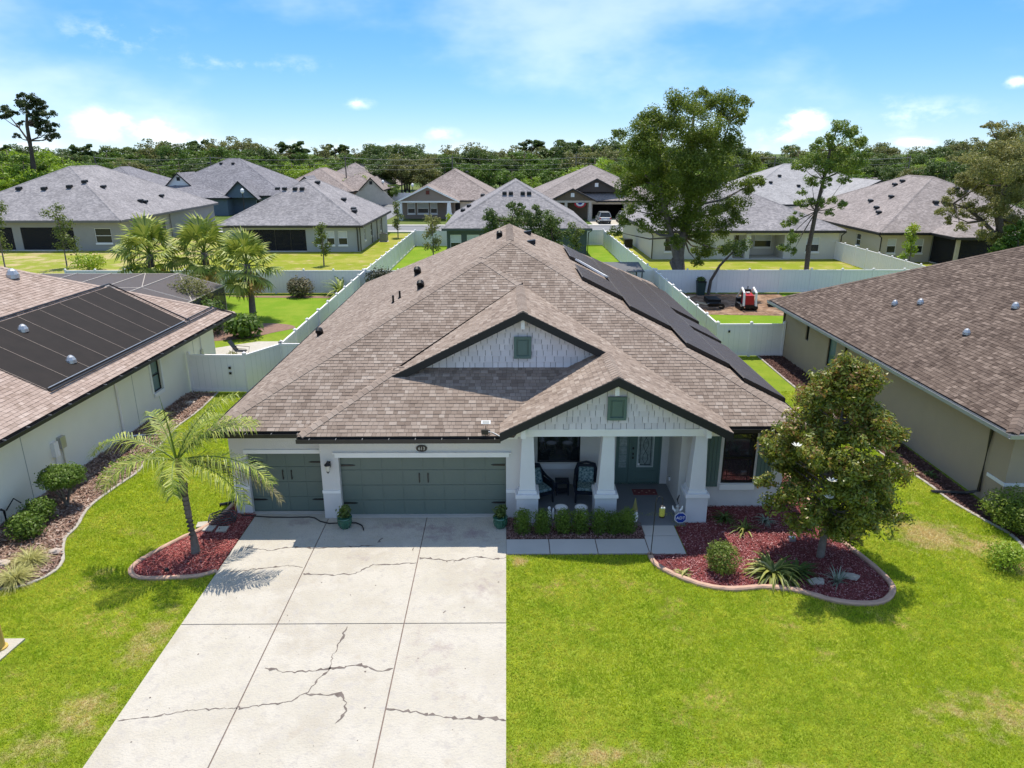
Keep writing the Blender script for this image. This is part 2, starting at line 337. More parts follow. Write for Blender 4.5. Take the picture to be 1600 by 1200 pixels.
def lay_roof(house,m,polys,caps=(),nind=300,cam=(0,0,CAMH),under=True,wf=None,texonly=()):
    """polys: convex 3-D polygons in house coordinates; wf: house->world"""
    big=MB(); und=MB(); full=[]
    if wf is None: wf=lambda p:p
    C=Vector(cam)
    for poly in polys:
        O,u,wv,n,q=planef(poly); und.slab(poly,.06)
        dmax=max(y for x,y in q); smin=min(x for x,y in q); smax=max(x for x,y in q)
        k=0
        while k*EXPO<dmax:
            d0=k*EXPO; d1=d0+EXPO+.015; s=smin-random.random()*.3; base=random.random()
            while s<smax:
                wd=random.choices(TABW,(3,4,3))[0]; sh=random.choices(range(NSH),(2,3,4,4,3,1.6))[0]/(NSH-1)
                r=[(s,d0),(s+wd,d0),(s+wd,d1),(s,d1)]; s+=wd
                cl=clip(r,q)
                if len(cl)<3: continue
                inside=len(cl)==4 and abs(sum(cl[i][0]*cl[(i+1)%4][1]-cl[(i+1)%4][0]*cl[i][1] for i in range(4))/2-wd*EXPO*(1+.015/EXPO))<1e-5
                if inside:
                    P0=O+u*r[0][0]+wv*d0; full.append(((wf(P0)-C).length,P0,u,wv,n,wd,sh)); continue
                put(big,O,u,wv,n,cl,d0,sh,wd)
            k+=1
    full.sort(key=lambda t:t[0])
    off=LOC[root(house).name]
    for i,(dist,P0,u,wv,n,wd,sh) in enumerate(full):
        if i<nind:
            o=bpy.data.objects.new('shingle',tabmesh(m,wd,sh)); COL.objects.link(o); o.parent=house
            # keep a right-handed frame
            uu=u if u.cross(wv).dot(n)>0 else -u
            p=P0 if uu is u else P0+u*wd
            p=p-off; mtx=Matrix(((uu.x,wv.x,n.x,p.x),(uu.y,wv.y,n.y,p.y),(uu.z,wv.z,n.z,p.z),(0,0,0,1)))
            o.matrix_local=mtx
        else:
            g=.004; big.shade=sh; h=.014 if wd<.2 else .019; y1=EXPO+.015
            f=lambda a,b,c:tuple(P0+u*a+wv*b+n*c)
            big.add([f(g,0,0),f(wd-g,0,0),f(wd-g,y1,0),f(g,y1,0),f(g,0,h),f(wd-g,0,h),f(wd-g,y1,.003),f(g,y1,.003)],[(4,5,6,7),(0,1,5,4),(1,2,6,5),(3,0,4,7)])
    big.part('roof_shingles',m,house,kind='stuff')
    if under: und.part('roof_deck',mUnder,house)
    cp=MB()
    for (P,Q,drop) in caps:   # ridge and hip caps, P low, Q high
        P=Vector(P);Q=Vector(Q); d=(Q-P); Ln=d.length; d.normalize(); lat=Vector((d.y,-d.x,0)).normalized(); k=int(Ln/.19)
        for i in range(k):
            a=P+d*(i*.19); b_=P+d*(i*.19+.2); cp.shade=random.choice((.4,.5,.6,.7,.8,.9)); hw=.16
            z1=Vector((0,0,.034)); z2=Vector((0,0,.024)); dz=Vector((0,0,-drop*hw))
            vs=[a-lat*hw+dz+z1,a+z1,a+lat*hw+dz+z1,b_-lat*hw+dz+z2,b_+z2,b_+lat*hw+dz+z2,a-lat*hw+dz,a,a+lat*hw+dz,b_-lat*hw+dz,b_+lat*hw+dz]
            cp.add(vs,[(0,1,4,3),(1,2,5,4),(6,7,1,0),(7,8,2,1),(6,0,3,9),(8,10,5,2)])
    cp.part('ridge_caps',m,house,kind='stuff')
def put(big,O,u,wv,n,cl,d0,sh,wd):
    h=.014 if wd<.2 else .019; k=len(cl); y1=EXPO+.015
    top=[];bot=[]
    for (x,y) in cl:
        hh=h+(.003-h)*max(0,min(1,(y-d0)/y1)); top.append(tuple(O+u*x+wv*y+n*hh)); bot.append(tuple(O+u*x+wv*y))
    big.shade=sh; big.add(top+bot,[tuple(range(k))]+[(i,(i+1)%k,(i+1)%k+k,i+k) for i in range(k)])
def vent(house,p,kind='box',mtl=None,sc=1,face=0):
    b=MB(); x,y,z=p; c,s_=math.cos(face),math.sin(face)
    b.tf=lambda a,e,f:(x+(a*c-e*s_)*sc,y+(a*s_+e*c)*sc,z+f*sc)
    if kind=='box':
        b.add([(-.22,-.2,-.08),(.22,-.2,-.08),(.22,.2,0),(-.22,.2,0),(-.2,-.18,.14),(.2,-.18,.14),(.2,.2,.2),(-.2,.2,.2)],[(4,5,6,7),(0,1,5,4),(1,2,6,5),(2,3,7,6),(3,0,4,7)])
        nm='roof_vent'
    elif kind=='goose':
        pts=[(0,.12,-.15),(0,.12,.12),(0,.06,.2),(0,-.03,.22),(0,-.1,.16)]; b.tube(pts,[.13,.13,.13,.12,.12],10); nm='exhaust_hood'
    elif kind=='pipe':
        b.tube([(0,0,-.1),(0,0,.3)],.04,8); b.tube([(0,0,-.06),(0,0,.06)],[.1,.05],8); nm='vent_pipe'
    elif kind=='dome':
        b.lathe((0,0,-.05),[(.16,0),(.15,.1),(.1,.2),(.04,.25)],10); nm='roof_vent'
    return b.part(nm,mtl or mVent,house,smooth=False)
def gutter(b,p0,p1,w=.12,h=.12,z=0):
    F=WF(p0,p1); z=p0[2]; b.tf=F
    for q in ((0,F.len,.0,.012,z-h,z),(0,F.len,w-.012,w,z-h,z),(0,F.len,.012,w-.012,z-h,z-h+.012)): b.box(*q)
    b.box(0,F.len,.012,w-.012,z-.05,z-.045) if False else None
    b.tf=None
# ================================================================ GROUND AND PAVING
def pip(px,py,poly):
    ins=np.zeros(len(px),bool); n=len(poly)
    for i in range(n):
        x1,y1=poly[i]; x2,y2=poly[(i+1)%n]
        c=((y1>py)!=(y2>py))&(px<(x2-x1)*(py-y1)/((y2-y1) if y2!=y1 else 1e-9)+x1); ins^=c
    return ins
def smooth(pts,closed=False,n=6):
    out=[];m=len(pts)
    for i in range(m if closed else m-1):
        p0,p1,p2,p3=[Vector(pts[(i+k)%m] if closed else pts[max(0,min(m-1,i+k))]) for k in (-1,0,1,2)]
        for j in range(n):
            t=j/n; out.append(tuple(.5*((2*p1)+(p2-p0)*t+(2*p0-5*p1+4*p2-p3)*t*t+(3*p1-p0-3*p2+p3)*t**3)))
    if not closed: out.append(tuple(pts[-1]))
    return out
def groundmat(name,cols,world=True):
    m=bpy.data.materials.new(name); m.use_nodes=True; t=m.node_tree; b=t.nodes['Principled BSDF']; b.inputs['Roughness'].default_value=.95; b.inputs['Specular IOR Level'].default_value=.15
    g=t.nodes.new('ShaderNodeNewGeometry').outputs['Position']
    prev=None
    for i,(c,sc,lo,hi) in enumerate(cols):
        if prev is None:
            rgb=t.nodes.new('ShaderNodeRGB'); rgb.outputs[0].default_value=(*c,1); prev=rgb.outputs[0]; continue
        n=t.nodes.new('ShaderNodeTexNoise'); n.inputs['Scale'].default_value=1 if isinstance(sc,tuple) else sc; n.inputs['Detail'].default_value=5; n.inputs['Roughness'].default_value=.65
        if isinstance(sc,tuple): mp=t.nodes.new('ShaderNodeMapping'); mp.inputs['Rotation'].default_value=(0,0,R(sc[2])); mp.inputs['Scale'].default_value=(sc[0],sc[1],1)
        else: mp=t.nodes.new('ShaderNodeVectorMath'); mp.operation='ADD'; mp.inputs[1].default_value=(i*31.7,i*17.3,0)
        0; t.links.new(g,mp.inputs[0]); t.links.new(mp.outputs[0],n.inputs['Vector'])
        mr=t.nodes.new('ShaderNodeMapRange'); mr.inputs['From Min'].default_value=lo; mr.inputs['From Max'].default_value=hi; t.links.new(n.outputs[0],mr.inputs['Value'])
        mx=t.nodes.new('ShaderNodeMix'); mx.data_type='RGBA'; mx.inputs['B'].default_value=(*c,1); t.links.new(mr.outputs[0],mx.inputs['Factor']); t.links.new(prev,mx.inputs['A']); prev=mx.outputs['Result']
    t.links.new(prev,b.inputs['Base Color'])
    nb=t.nodes.new('ShaderNodeTexNoise'); nb.inputs['Scale'].default_value=22; nb.inputs['Detail'].default_value=4; t.links.new(g,nb.inputs['Vector'])
    bp=t.nodes.new('ShaderNodeBump'); bp.inputs['Strength'].default_value=.6; bp.inputs['Distance'].default_value=.05; t.links.new(nb.outputs[0],bp.inputs['Height']); t.links.new(bp.outputs[0],b.inputs['Normal'])
    return m
mConc=groundmat('driveway_concrete',[((.44,.405,.34),0,0,0),((.40,.362,.30),.35,.45,.62),((.465,.43,.37),.9,.45,.6),((.385,.34,.28),1.6,.6,.76),((.395,.365,.325),5,.52,.70),((.26,.22,.19),14,.68,.74)])
mConc.node_tree.nodes['Principled BSDF'].inputs['Roughness'].default_value=.9
mFar=groundmat('far_ground',[((.07,.11,.02),0,0,0),((.13,.15,.04),.02,.45,.6)])
mLawnA=groundmat('front_lawn',[((.16,.23,.014),0,0,0),((.24,.28,.03),.35,.42,.62),((.12,.19,.014),1.3,.5,.66),((.18,.24,.02),9,.45,.6)])
mLawnB=groundmat('back_lawn',[((.20,.235,.015),0,0,0),((.28,.27,.045),.25,.45,.6),((.36,.29,.12),.7,.55,.66)])
mLawnG=groundmat('green_back_lawn',[((.14,.235,.01),0,0,0),((.19,.26,.02),.5,.45,.62)])
mLawnDry=groundmat('patchy_lawn',[((.22,.25,.03),0,0,0),((.40,.32,.16),.45,.46,.6)])
def sheet(name,m,pts,z,kind='structure'):
    b=MB(); b.poly([(x,y,z) for x,y in pts]); return b.top(name,m,kind=kind)
g=MB(); g.poly([(-1500,-300,0),(1500,-300,0),(1500,2200,0),(-1500,2200,0)]); g.top('ground',mFar,kind='structure')
sheet('lawn',mLawnA,[(-40,-6),(40,-6),(40,42),(-40,42)],.004)
sheet('back_lawn',mLawnG,[(-30,42),(36,42),(36,54.8),(-30,54.8)],.005)
sheet('back_lawn',mLawnDry,[(-75,54.9),(-31,54.9),(-31,92),(-75,92)],.005)
sheet('back_lawn',mLawnB,[(-31,54.9),(-10.8,54.9),(-10.8,97),(-31,97)],.005)
sheet('back_lawn',mLawnG,[(-10.8,54.9),(11.4,54.9),(11.4,97),(-10.8,97)],.005)
sheet('back_lawn',mLawnB,[(11.4,54.9),(33.4,54.9),(33.4,97),(11.4,97)],.005)
sheet('back_lawn',mLawnB,[(33.4,54.9),(60,54.9),(60,97),(33.4,97)],.005)
mDirt=groundmat('bare_dirt',[((.22,.13,.08),0,0,0),((.33,.22,.15),.8,.45,.6),((.12,.075,.05),2,.5,.62)])
sheet('bare_dirt',mDirt,[(13,47.2),(20.6,46.6),(21.2,54.5),(12.2,54.6)],.010)
# driveway slabs
drv=MB(); drv.box(-7.66,-.03,-6,19.45,-.05,.012); D=drv.top('driveway',mSeal,kind='structure',loc=(0,0,0))
xs=[-7.66,-5.40,-2.43,-.03]; ys=[-6,2.6,8.3,14.12,19.45]
for i in range(3):
    for j in range(4):
        b=MB(); gp=.014; b.box(xs[i]+(gp if i else 0),xs[i+1]-(gp if i<2 else 0),ys[j]+gp,ys[j+1]-gp,-.02,.03); b.part('slab',mConc,D)
b=MB()
b.box(-5.52,-.0,19.2,19.46,.031,.045); b.box(-7.8,-5.52,19.45,19.6,.02,.05); b.part('apron',mConcW,D)
# cracks: thin dark flakes following the broken lines
def crack(pts,w0,w1,seed,amp=.03):
    rr=random.Random(seed); P=[]
    for i in range(len(pts)-1):
        a,b_=Vector((*pts[i],0)),Vector((*pts[i+1],0)); k=max(2,int((b_-a).length/.07))
        for j in range(k): P.append(a+(b_-a)*(j/k)+Vector((rr.uniform(-1,1),rr.uniform(-1,1),0))*amp)
    P.append(Vector((*pts[-1],0)))
    L_=[];R_=[]
    for i,p in enumerate(P):
        d=(P[min(i+1,len(P)-1)]-P[max(0,i-1)]); d=d.normalized() if d.length else Vector((1,0,0)); n=Vector((-d.y,d.x,0))
        blotch=1 if rr.random()<.8 else 2.0
        w=rr.uniform(w0,w1)*blotch*(.35 if i in (0,len(P)-1) else 1); L_.append(p+n*w*rr.uniform(.2,1)); R_.append(p-n*w*rr.uniform(.2,1))
    m=MB()
    for i in range(len(P)-1): m.poly([(L_[i].x,L_[i].y,.034),(R_[i].x,R_[i].y,.034),(R_[i+1].x,R_[i+1].y,.034),(L_[i+1].x,L_[i+1].y,.034)])
    m.part('crack',mCrack,D)
CR=[([(-5.38,16.2),(-4.6,16.13),(-4.0,16.2),(-3.6,16.6),(-2.9,16.65),(-2.45,16.7)],.012,.034),
([(-7.3,16.3),(-6.6,16.45),(-5.9,16.6),(-5.45,16.5)],.01,.024),
([(-2.42,16.95),(-1.8,16.85),(-1.4,16.8),(-.8,17.0),(-.4,16.85),(-.03,16.95)],.016,.04),
([(-7.4,17.55),(-6.6,17.35),(-6,17.55),(-5.5,17.45),(-4.9,17.5),(-4.3,17.55),(-3.7,17.6)],.010,.028),
([(-5.2,12.65),(-4.7,12.48),(-4.1,12.55),(-3.6,12.62),(-3.2,12.72),(-2.7,12.5),(-2.45,12.6)],.014,.034),
([(-3.75,14.0),(-3.8,13.4),(-3.85,12.9),(-3.8,12.65),(-4.0,12.2),(-4.15,11.85),(-4.4,11.62),(-5.1,11.5),(-5.8,11.45),(-6.4,11.4),(-7.0,11.25),(-7.6,11.15)],.010,.024),
([(-4.15,11.85),(-3.75,11.8),(-3.45,11.85),(-3.25,11.6),(-3.22,11.3),(-3.35,11.05)],.018,.045),
([(-2.41,11.45),(-1.9,11.35),(-1.4,11.25),(-.9,11.15),(-.4,11.18),(-.03,11.1)],.016,.036),
([(-2.6,17.45),(-2.62,17.3)],.02,.04),([(-3.55,18.0),(-3.68,17.75)],.03,.06),([(-1.5,14.6),(-1.55,14.5)],.02,.03)]
for i,(p,a,c) in enumerate(CR): crack(p,a*.5,c*1.25,i)
mStain=mat('wet_stain',(.30,.24,.25),(.36,.32,.31),scale=2.2,rough=.8)
# walkway
wk=MB(); wk.box(-.03,4.95,17.10,18.66,-.05,.010); WK=wk.top('walkway',mSeal,kind='structure',loc=(0,0,0))
for (x0,x1,y0,y1) in ((-.02,1.17,17.14,17.90),(1.20,2.5,17.14,17.90),(2.53,3.93,17.14,17.90),(3.96,4.94,17.11,18.05),(3.99,4.94,18.08,18.66)):
    b=MB(); b.box(x0,x1,y0,y1,-.02,.028); b.part('slab',mConcW,WK)
# planting beds
BEDL=smooth([(-7.68,16.35),(-8.1,16.1),(-8.9,16.02),(-9.6,16.05),(-9.95,16.35),(-9.98,16.75),(-9.75,17.3),(-9.35,18.0),(-8.95,18.6),(-8.72,19.3),(-8.6,20.2),(-8.55,21.5)])
BEDL_P=BEDL+[(-8.0,21.5),(-8.0,19.5),(-7.68,19.5)]
BEDR=smooth([(3.93,17.08),(3.98,16.6),(4.35,16.1),(5.0,15.6),(5.7,15.42),(6.5,15.5),(7.3,15.35),(8.0,14.95),(8.7,14.78),(9.3,14.9),(9.75,15.35),(9.85,15.9),(9.75,16.7),(9.55,17.6),(9.5,18.6),(9.55,20.2),(9.6,23)])
BEDR_P=BEDR+[(8.5,23),(8.5,19.9),(5.3,19.9),(5.3,18.62),(4.97,18.62),(4.97,17.08)]
BEDH=[(-.02,17.92),(3.95,17.92),(3.98,18.66),(3.98,19.1),(-.02,19.18)]
BEDN=smooth([(-13.2,9),(-13.1,12.5),(-13.0,14.6),(-12.9,15.5),(-12.35,15.75),(-12.0,16.3),(-12.05,16.85),(-12.4,17.45),(-12.7,18.1),(-12.75,18.75),(-13.05,19.95),(-12.95,21.3),(-12.8,22.5),(-13.0,23.6),(-13.1,24.8),(-13.3,26.5),(-13.2,28.5),(-13.3,31.0)])
BEDN_P=BEDN+[(-14.7,31),(-15.4,9)]
BEDQ=smooth([(13.6,37),(13.55,32),(13.6,27.5),(13.75,24),(14.05,21.5),(14.1,20.2),(14.35,19.0),(14.6,18.0),(14.35,16.9),(14.0,15.5),(14.3,12)])
BEDQ_P=BEDQ+[(17,12),(17,20),(15.0,20),(14.95,37)]
BEDM=smooth([(-19,44.5),(-15,44.8),(-13.3,43.7),(-14.3,42.3),(-15.2,41)])+[(-18,40)]
BEDF=[(-22,54),(-11.2,53.9),(-11.2,52.0),(-13.5,53.0),(-19,53.3)]
mMulR=mat('red_mulch_soil',(.20,.045,.04),(.12,.03,.03),scale=5,rough=1,bump=.8,bscale=30)
mMulT=mat('tan_mulch_soil',(.26,.16,.12),(.18,.11,.085),scale=5,rough=1,bump=.8,bscale=30)
mMulB=mat('brown_mulch_soil',(.10,.045,.035),(.06,.03,.025),scale=5,rough=1,bump=.8,bscale=30)
mChipR=mat('red_mulch_chip',W1,(.55,.52,.52),scale=1.6,rough=.9,attr='shade',ramp=SHR((.20,.03,.03),(.40,.085,.075),(.55,.17,.15),(.66,.36,.31)))
mChipD=mat('maroon_mulch_chip',W1,(.55,.52,.52),scale=1.6,rough=.9,attr='shade',ramp=SHR((.13,.025,.03),(.26,.06,.065),(.38,.12,.12),(.62,.38,.37)))
mChipT=mat('tan_mulch_chip',W1,(.55,.52,.52),scale=1.6,rough=.9,attr='shade',ramp=SHR((.16,.07,.05),(.30,.19,.14),(.42,.29,.22),(.56,.44,.37)))
mChipB=mat('brown_mulch_chip',W1,(.55,.52,.52),scale=1.6,rough=.9,attr='shade',ramp=SHR((.055,.022,.02),(.10,.045,.035),(.16,.08,.06),(.26,.16,.13)))
def npmesh(name,V,F,m,shade=None,kind=None,label=None,cat=None,parent=None,loc=(0,0,0),smooth=False):
    """V: (n,3) array, F: (k,c) array of indices"""
    me=bpy.data.meshes.new(name); n=len(V);k,c=F.shape
    V=V-np.array(loc)
    me.vertices.add(n); me.vertices.foreach_set('co',V.astype(np.float32).ravel())
    me.loops.add(k*c); me.loops.foreach_set('vertex_index',F.astype(np.int32).ravel())
    me.polygons.add(k); me.polygons.foreach_set('loop_start',np.arange(0,k*c,c,dtype=np.int32)); me.polygons.foreach_set('loop_total',np.full(k,c,np.int32))
    me.materials.append(m); me.update(calc_edges=True)
    at=me.attributes.new('shade','FLOAT','FACE'); at.data.foreach_set('value',(shade if shade is not None else rng.random(k)).astype(np.float32))
    o=bpy.data.objects.new(name,me); COL.objects.link(o)
    if parent: o.parent=parent
    else: o.location=loc; LOC[o.name]=Vector(loc)
    return setp(o,label,cat,None,kind)
def chips(name,poly,m,dens,size=(.02,.06),zmax=.05,label=None):
    P=np.array(poly); x0,y0=P.min(0);x1,y1=P.max(0); n=int((x1-x0)*(y1-y0)*dens)
    x=rng.uniform(x0,x1,n);y=rng.uniform(y0,y1,n); k=pip(x,y,poly); x=x[k];y=y[k];n=len(x)
    a=rng.uniform(0,6.283,n); Ln=rng.uniform(size[0]*1.2,size[1],n); Wd=rng.uniform(.4,1,n)*size[0]; tz=rng.uniform(-.5,.5,n)*Ln; z=rng.uniform(.015,zmax,n)+np.abs(tz)
    ca,sa=np.cos(a),np.sin(a); c=np.stack([x,y,z],1); e=np.stack([ca*Ln,sa*Ln,tz],1)/2*2*.5; f=np.stack([-sa*Wd,ca*Wd,rng.uniform(-.5,.5,n)*Wd],1)*.5
    V=np.stack([c-e-f,c+e-f,c+e+f,c-e+f],1).reshape(-1,3); F=np.arange(4*n).reshape(n,4)
    return npmesh(name,V,F,m,kind='stuff')
def curb(name,pts,w,h,m):
    b=MB(); P=[Vector((*p,0)) for p in pts]
    L_=[]; 
    for i,p in enumerate(P):
        d=(P[min(i+1,len(P)-1)]-P[max(0,i-1)]).normalized(); n=Vector((-d.y,d.x,0)); L_.append((p-n*w/2,p+n*w/2,n))
    pr=[(-.5,0),(-.5,.7),(-.3,1),(.3,1),(.5,.7),(.5,0)]
    vs=[];fs=[]
    for p,(a,c,n) in zip(P,L_):
        jj=1+random.uniform(-.06,.06)
        for s,t in pr: q=p+n*(s*w*jj); vs.append((q.x,q.y,t*h*(1+random.uniform(-.08,.08))))
    k=len(pr)
    for i in range(len(P)-1):
        for j in range(k-1): fs.append((i*k+j,i*k+j+1,(i+1)*k+j+1,(i+1)*k+j))
    fs.append(tuple(range(k))); fs.append(tuple(range(len(vs)-k,len(vs)))[::-1])
    b.add(vs,fs); return b.top(name,m,kind='structure')
sheet('mulch_bed',mMulR,BEDL_P,.014); chips('mulch',BEDL_P,mChipR,1500)
sheet('mulch_bed',mMulR,BEDR_P,.014); chips('mulch',BEDR_P,mChipD,1100)
sheet('mulch_bed',mMulB,BEDH,.014); chips('mulch',BEDH,mat('hedge_mulch_chip',W1,W2,scale=4,rough=.9,attr='shade',ramp=SHR((.12,.06,.05),(.24,.13,.115),(.34,.20,.175),(.46,.32,.29))),1200)
sheet('mulch_bed',mMulT,BEDN_P,.014); chips('mulch',BEDN_P,mChipT,500,size=(.045,.11))
sheet('mulch_bed',mMulB,BEDQ_P,.014); chips('mulch',BEDQ_P,mChipB,350,size=(.04,.09))
sheet('mulch_bed',mMulT,BEDM,.016); sheet('mulch_bed',mMulT,BEDF,.016)
curb('bed_curb',BEDL,.13,.09,mCurb); curb('bed_curb',BEDR,.15,.10,mCurb); curb('bed_curb',BEDN,.10,.06,mCurbG); curb('bed_curb',BEDQ,.10,.06,mCurbG)
sheet('patio',mConc,[(-15.6,35.6),(-13.2,35.6),(-11.6,40.2),(-14.5,40.2),(-17.5,38)],.02)
# roads beyond
sheet('road',mAsph,[(-120,99.5),(120,99.5),(120,106.5),(-120,106.5)],.012)
for y in (98.2,106.6):
    b=MB(); b.box(-120,120,y,y+1.3,0,.11); b.top('sidewalk',mConcW,kind='structure')
sheet('road',mAsph,[(-28,107.9),(-19.5,107.9),(-17,180),(-25,180)],.012)
sheet('driveway',mConc,[(13.0,107.9),(20.5,107.9),(20.5,117),(13.0,117)],.014)
sheet('driveway',mConc,[(-8.5,107.9),(-3.2,107.9),(-3.2,118),(-8.5,118)],.014)

# ================================================================ MAIN HOUSE
H=thing('house','pale grey stucco house with green garage doors, two shake gables and brown shingle roof','house',(0,19,0))
XL,XR,Z0=-8.65,8.93,2.88
F1=lambda x,y:(x,y,Z0+.5*(y-19.4)); F2=lambda x,y:(x,y,Z0+.5*(y-19.12)); F3=lambda x,y:(x,y,Z0+.5*(y-18.7))
PLl=lambda x,y:(x,y,Z0+.5*(x-XL)); PRr=lambda x,y:(x,y,Z0+.5*(XR-x)); RV2=lambda x,y:(x,y,Z0+.5*(6.75-x)); F3s=lambda x,y:(x,y,Z0+.5*(x+5.95))
GR=lambda x,y:(x,y,4.72-.5*(x-3.05)); GPl=lambda x,y:(x,y,4.72-.5*(3.05-x)); GUl=lambda x,y:(x,y,6.0-.5*(.49-x)); RB=lambda x,y:(x,y,Z0+.5*(43.3-y))
pl=lambda f,*pts:[f(*p) for p in pts]
polys=[pl(F3,(-5.95,18.7),(.2,18.7),(1.97,21.3),(-3.35,21.3)),
 pl(F3s,(-5.95,18.7),(-3.55,21.1),(-3.55,21.52),(-5.95,19.12)),
 pl(F2,(XL,19.12),(-5.9,19.12),(.6,25.5),(-.95,26.82)),
 pl(RV2,(-.95,26.82),(.6,25.27),(.6,25.55),(-.95,27.1)),
 pl(F1,(5.9,19.4),(XR,19.4),(.14,28.19),(-.95,27.1)),
 pl(GPl,(-.2,18.4),(3.05,18.4),(3.05,22.4),(-.2,19.1)),
 pl(GR,(.49,20.9),(3.05,20.9),(3.05,23.08),(.49,25.64)),
 pl(GR,(3.05,18.4),(6.35,18.4),(6.35,19.78),(3.05,23.08)),
 pl(GUl,(-3.55,20.9),(.49,20.9),(.49,25.36),(-3.55,21.32)),
 pl(PLl,(XL,19.12),(-.95,26.82),(-.95,35.6),(XL,43.3)), pl(PLl,(-.95,27.1),(.14,28.19),(.14,34.51),(-.95,35.6)),
 pl(PRr,(XR,19.4),(XR,43.3),(.14,34.51),(.14,28.19)), pl(RB,(XL,43.3),(.14,34.51),(XR,43.3))]
s2=.5/math.sqrt(2)
caps=[(PLl(XL+.05,19.17),PLl(-.95,26.82),s2),(PLl(-.95,27.1),PLl(.14,28.19),s2),(PRr(XR-.05,19.45),PRr(.14,28.19),s2),(PLl(.14,28.19),PLl(.14,34.51),.5),
 (F3(-5.9,18.75),F3(-3.5,21.15),s2),(RV2(.49,25.38),RV2(-.95,26.82),s2),(GR(3.05,18.42),GR(3.05,20.9),.5),(GR(.49,20.92),GR(.49,25.3),.5)]
lay_roof(H,mShing,polys,caps)
# eaves: fascia, soffit, gutters
b=MB(); sf=MB(); gt=MB()
for (x0,x1,y,yw) in ((XL,-5.95,19.12,19.5),(-5.95,-.2,18.7,19.2),(6.35,XR,19.4,19.85)):
    b.box(x0,x1,y,y+.03,Z0-.2,Z0-.04); sf.box(x0+.03,x1-.03,y+.03,yw,Z0-.2,Z0-.17)
    gutter(gt,(x0-.02,y,Z0-.045),(x1+.02,y,Z0-.045))
b.box(XL,XL+.03,19.15,43.3,Z0-.2,Z0-.04); b.box(XR-.03,XR,19.43,43.3,Z0-.2,Z0-.04); b.box(XL,XR,43.27,43.3,Z0-.2,Z0-.04)
sf.box(XL+.03,XL+.5,19.5,43.2,Z0-.2,Z0-.17); sf.box(XR-.5,XR-.03,19.85,43.2,Z0-.2,Z0-.17)
b.box(-5.98,-5.95,18.7,19.12,Z0-.2,Z0-.04)
gutter(gt,(XL,43.3,Z0-.045),(XL,19.0,Z0-.045)); gutter(gt,(XR,19.3,Z0-.045),(XR,43.3,Z0-.045))
b.part('fascia',mFascia,H); sf.part('soffit',mWhite,H); gt.part('gutter',mGut,H)
b=MB()
for x in np.arange(-5.6,-.3,.75): b.box(x,x+.012,18.575,18.7,Z0-.05,Z0-.035)
for x in np.arange(-8.3,-6,.75): b.box(x,x+.012,18.995,19.12,Z0-.05,Z0-.035)
b.part('gutter_strap',mAlu,H)
# frieze trim under soffit + walls
wallb=MB(); ZT=Z0-.19
Fa=wall(H,mStucco,(-8.26,19.5),(-5.5,19.5),0,ZT,[(.48,2.73,0,2.03)],rev=.16,b=wallb)
wall(H,mStucco,(-5.5,19.5),(-5.5,19.2),0,ZT,b=wallb)
Fb=wall(H,mStucco,(-5.5,19.2),(.45,19.2),0,ZT,[(.53,5.47,0,2.03)],rev=.22,b=wallb)
wall(H,mStucco,(.45,19.2),(.45,21.4),0,2.9,b=wallb)
Fp=wall(H,mStucco,(.45,21.4),(5.3,21.4),0,2.9,[(.55,1.95,.83,1.98),(3.12,4.62,.06,2.12)],rev=.09,b=wallb)
wall(H,mStucco,(5.3,21.4),(5.3,19.85),0,2.9,b=wallb)
Fr=wall(H,mStucco,(5.3,19.85),(8.5,19.85),0,ZT,[(1.3,2.3,.82,2.5)],rev=.08,b=wallb)
Fe=wall(H,mStucco,(8.5,19.85),(8.5,42.9),0,ZT,[(5,5.9,1,2.2),(12,13.2,1,2.2)],b=wallb); wall(H,mStucco,(8.5,42.9),(-8.26,42.9),0,ZT,b=wallb)
Fw=wall(H,mStucco,(-8.26,42.9),(-8.26,19.5),0,ZT,[(10,10.9,1,2.2)],b=wallb)
wallb.part('wall',mStucco,H)
window(H,Fe,5,5.9,1,2.2); window(H,Fe,12,13.2,1,2.2); window(H,Fw,10,10.9,1,2.2)
b=MB(); b.box(-8.28,-5.51,19.47,19.5,ZT-.09,ZT-.002); b.box(-5.52,.32,19.17,19.2,ZT-.09,ZT-.002); b.box(5.95,8.52,19.82,19.85,ZT-.09,ZT-.002); b.part('frieze_board',mWhite,H)
# porch ceiling
bar('porch_ceiling',mWhite,H,(.46,5.29,18.9,21.39,2.83,2.86))
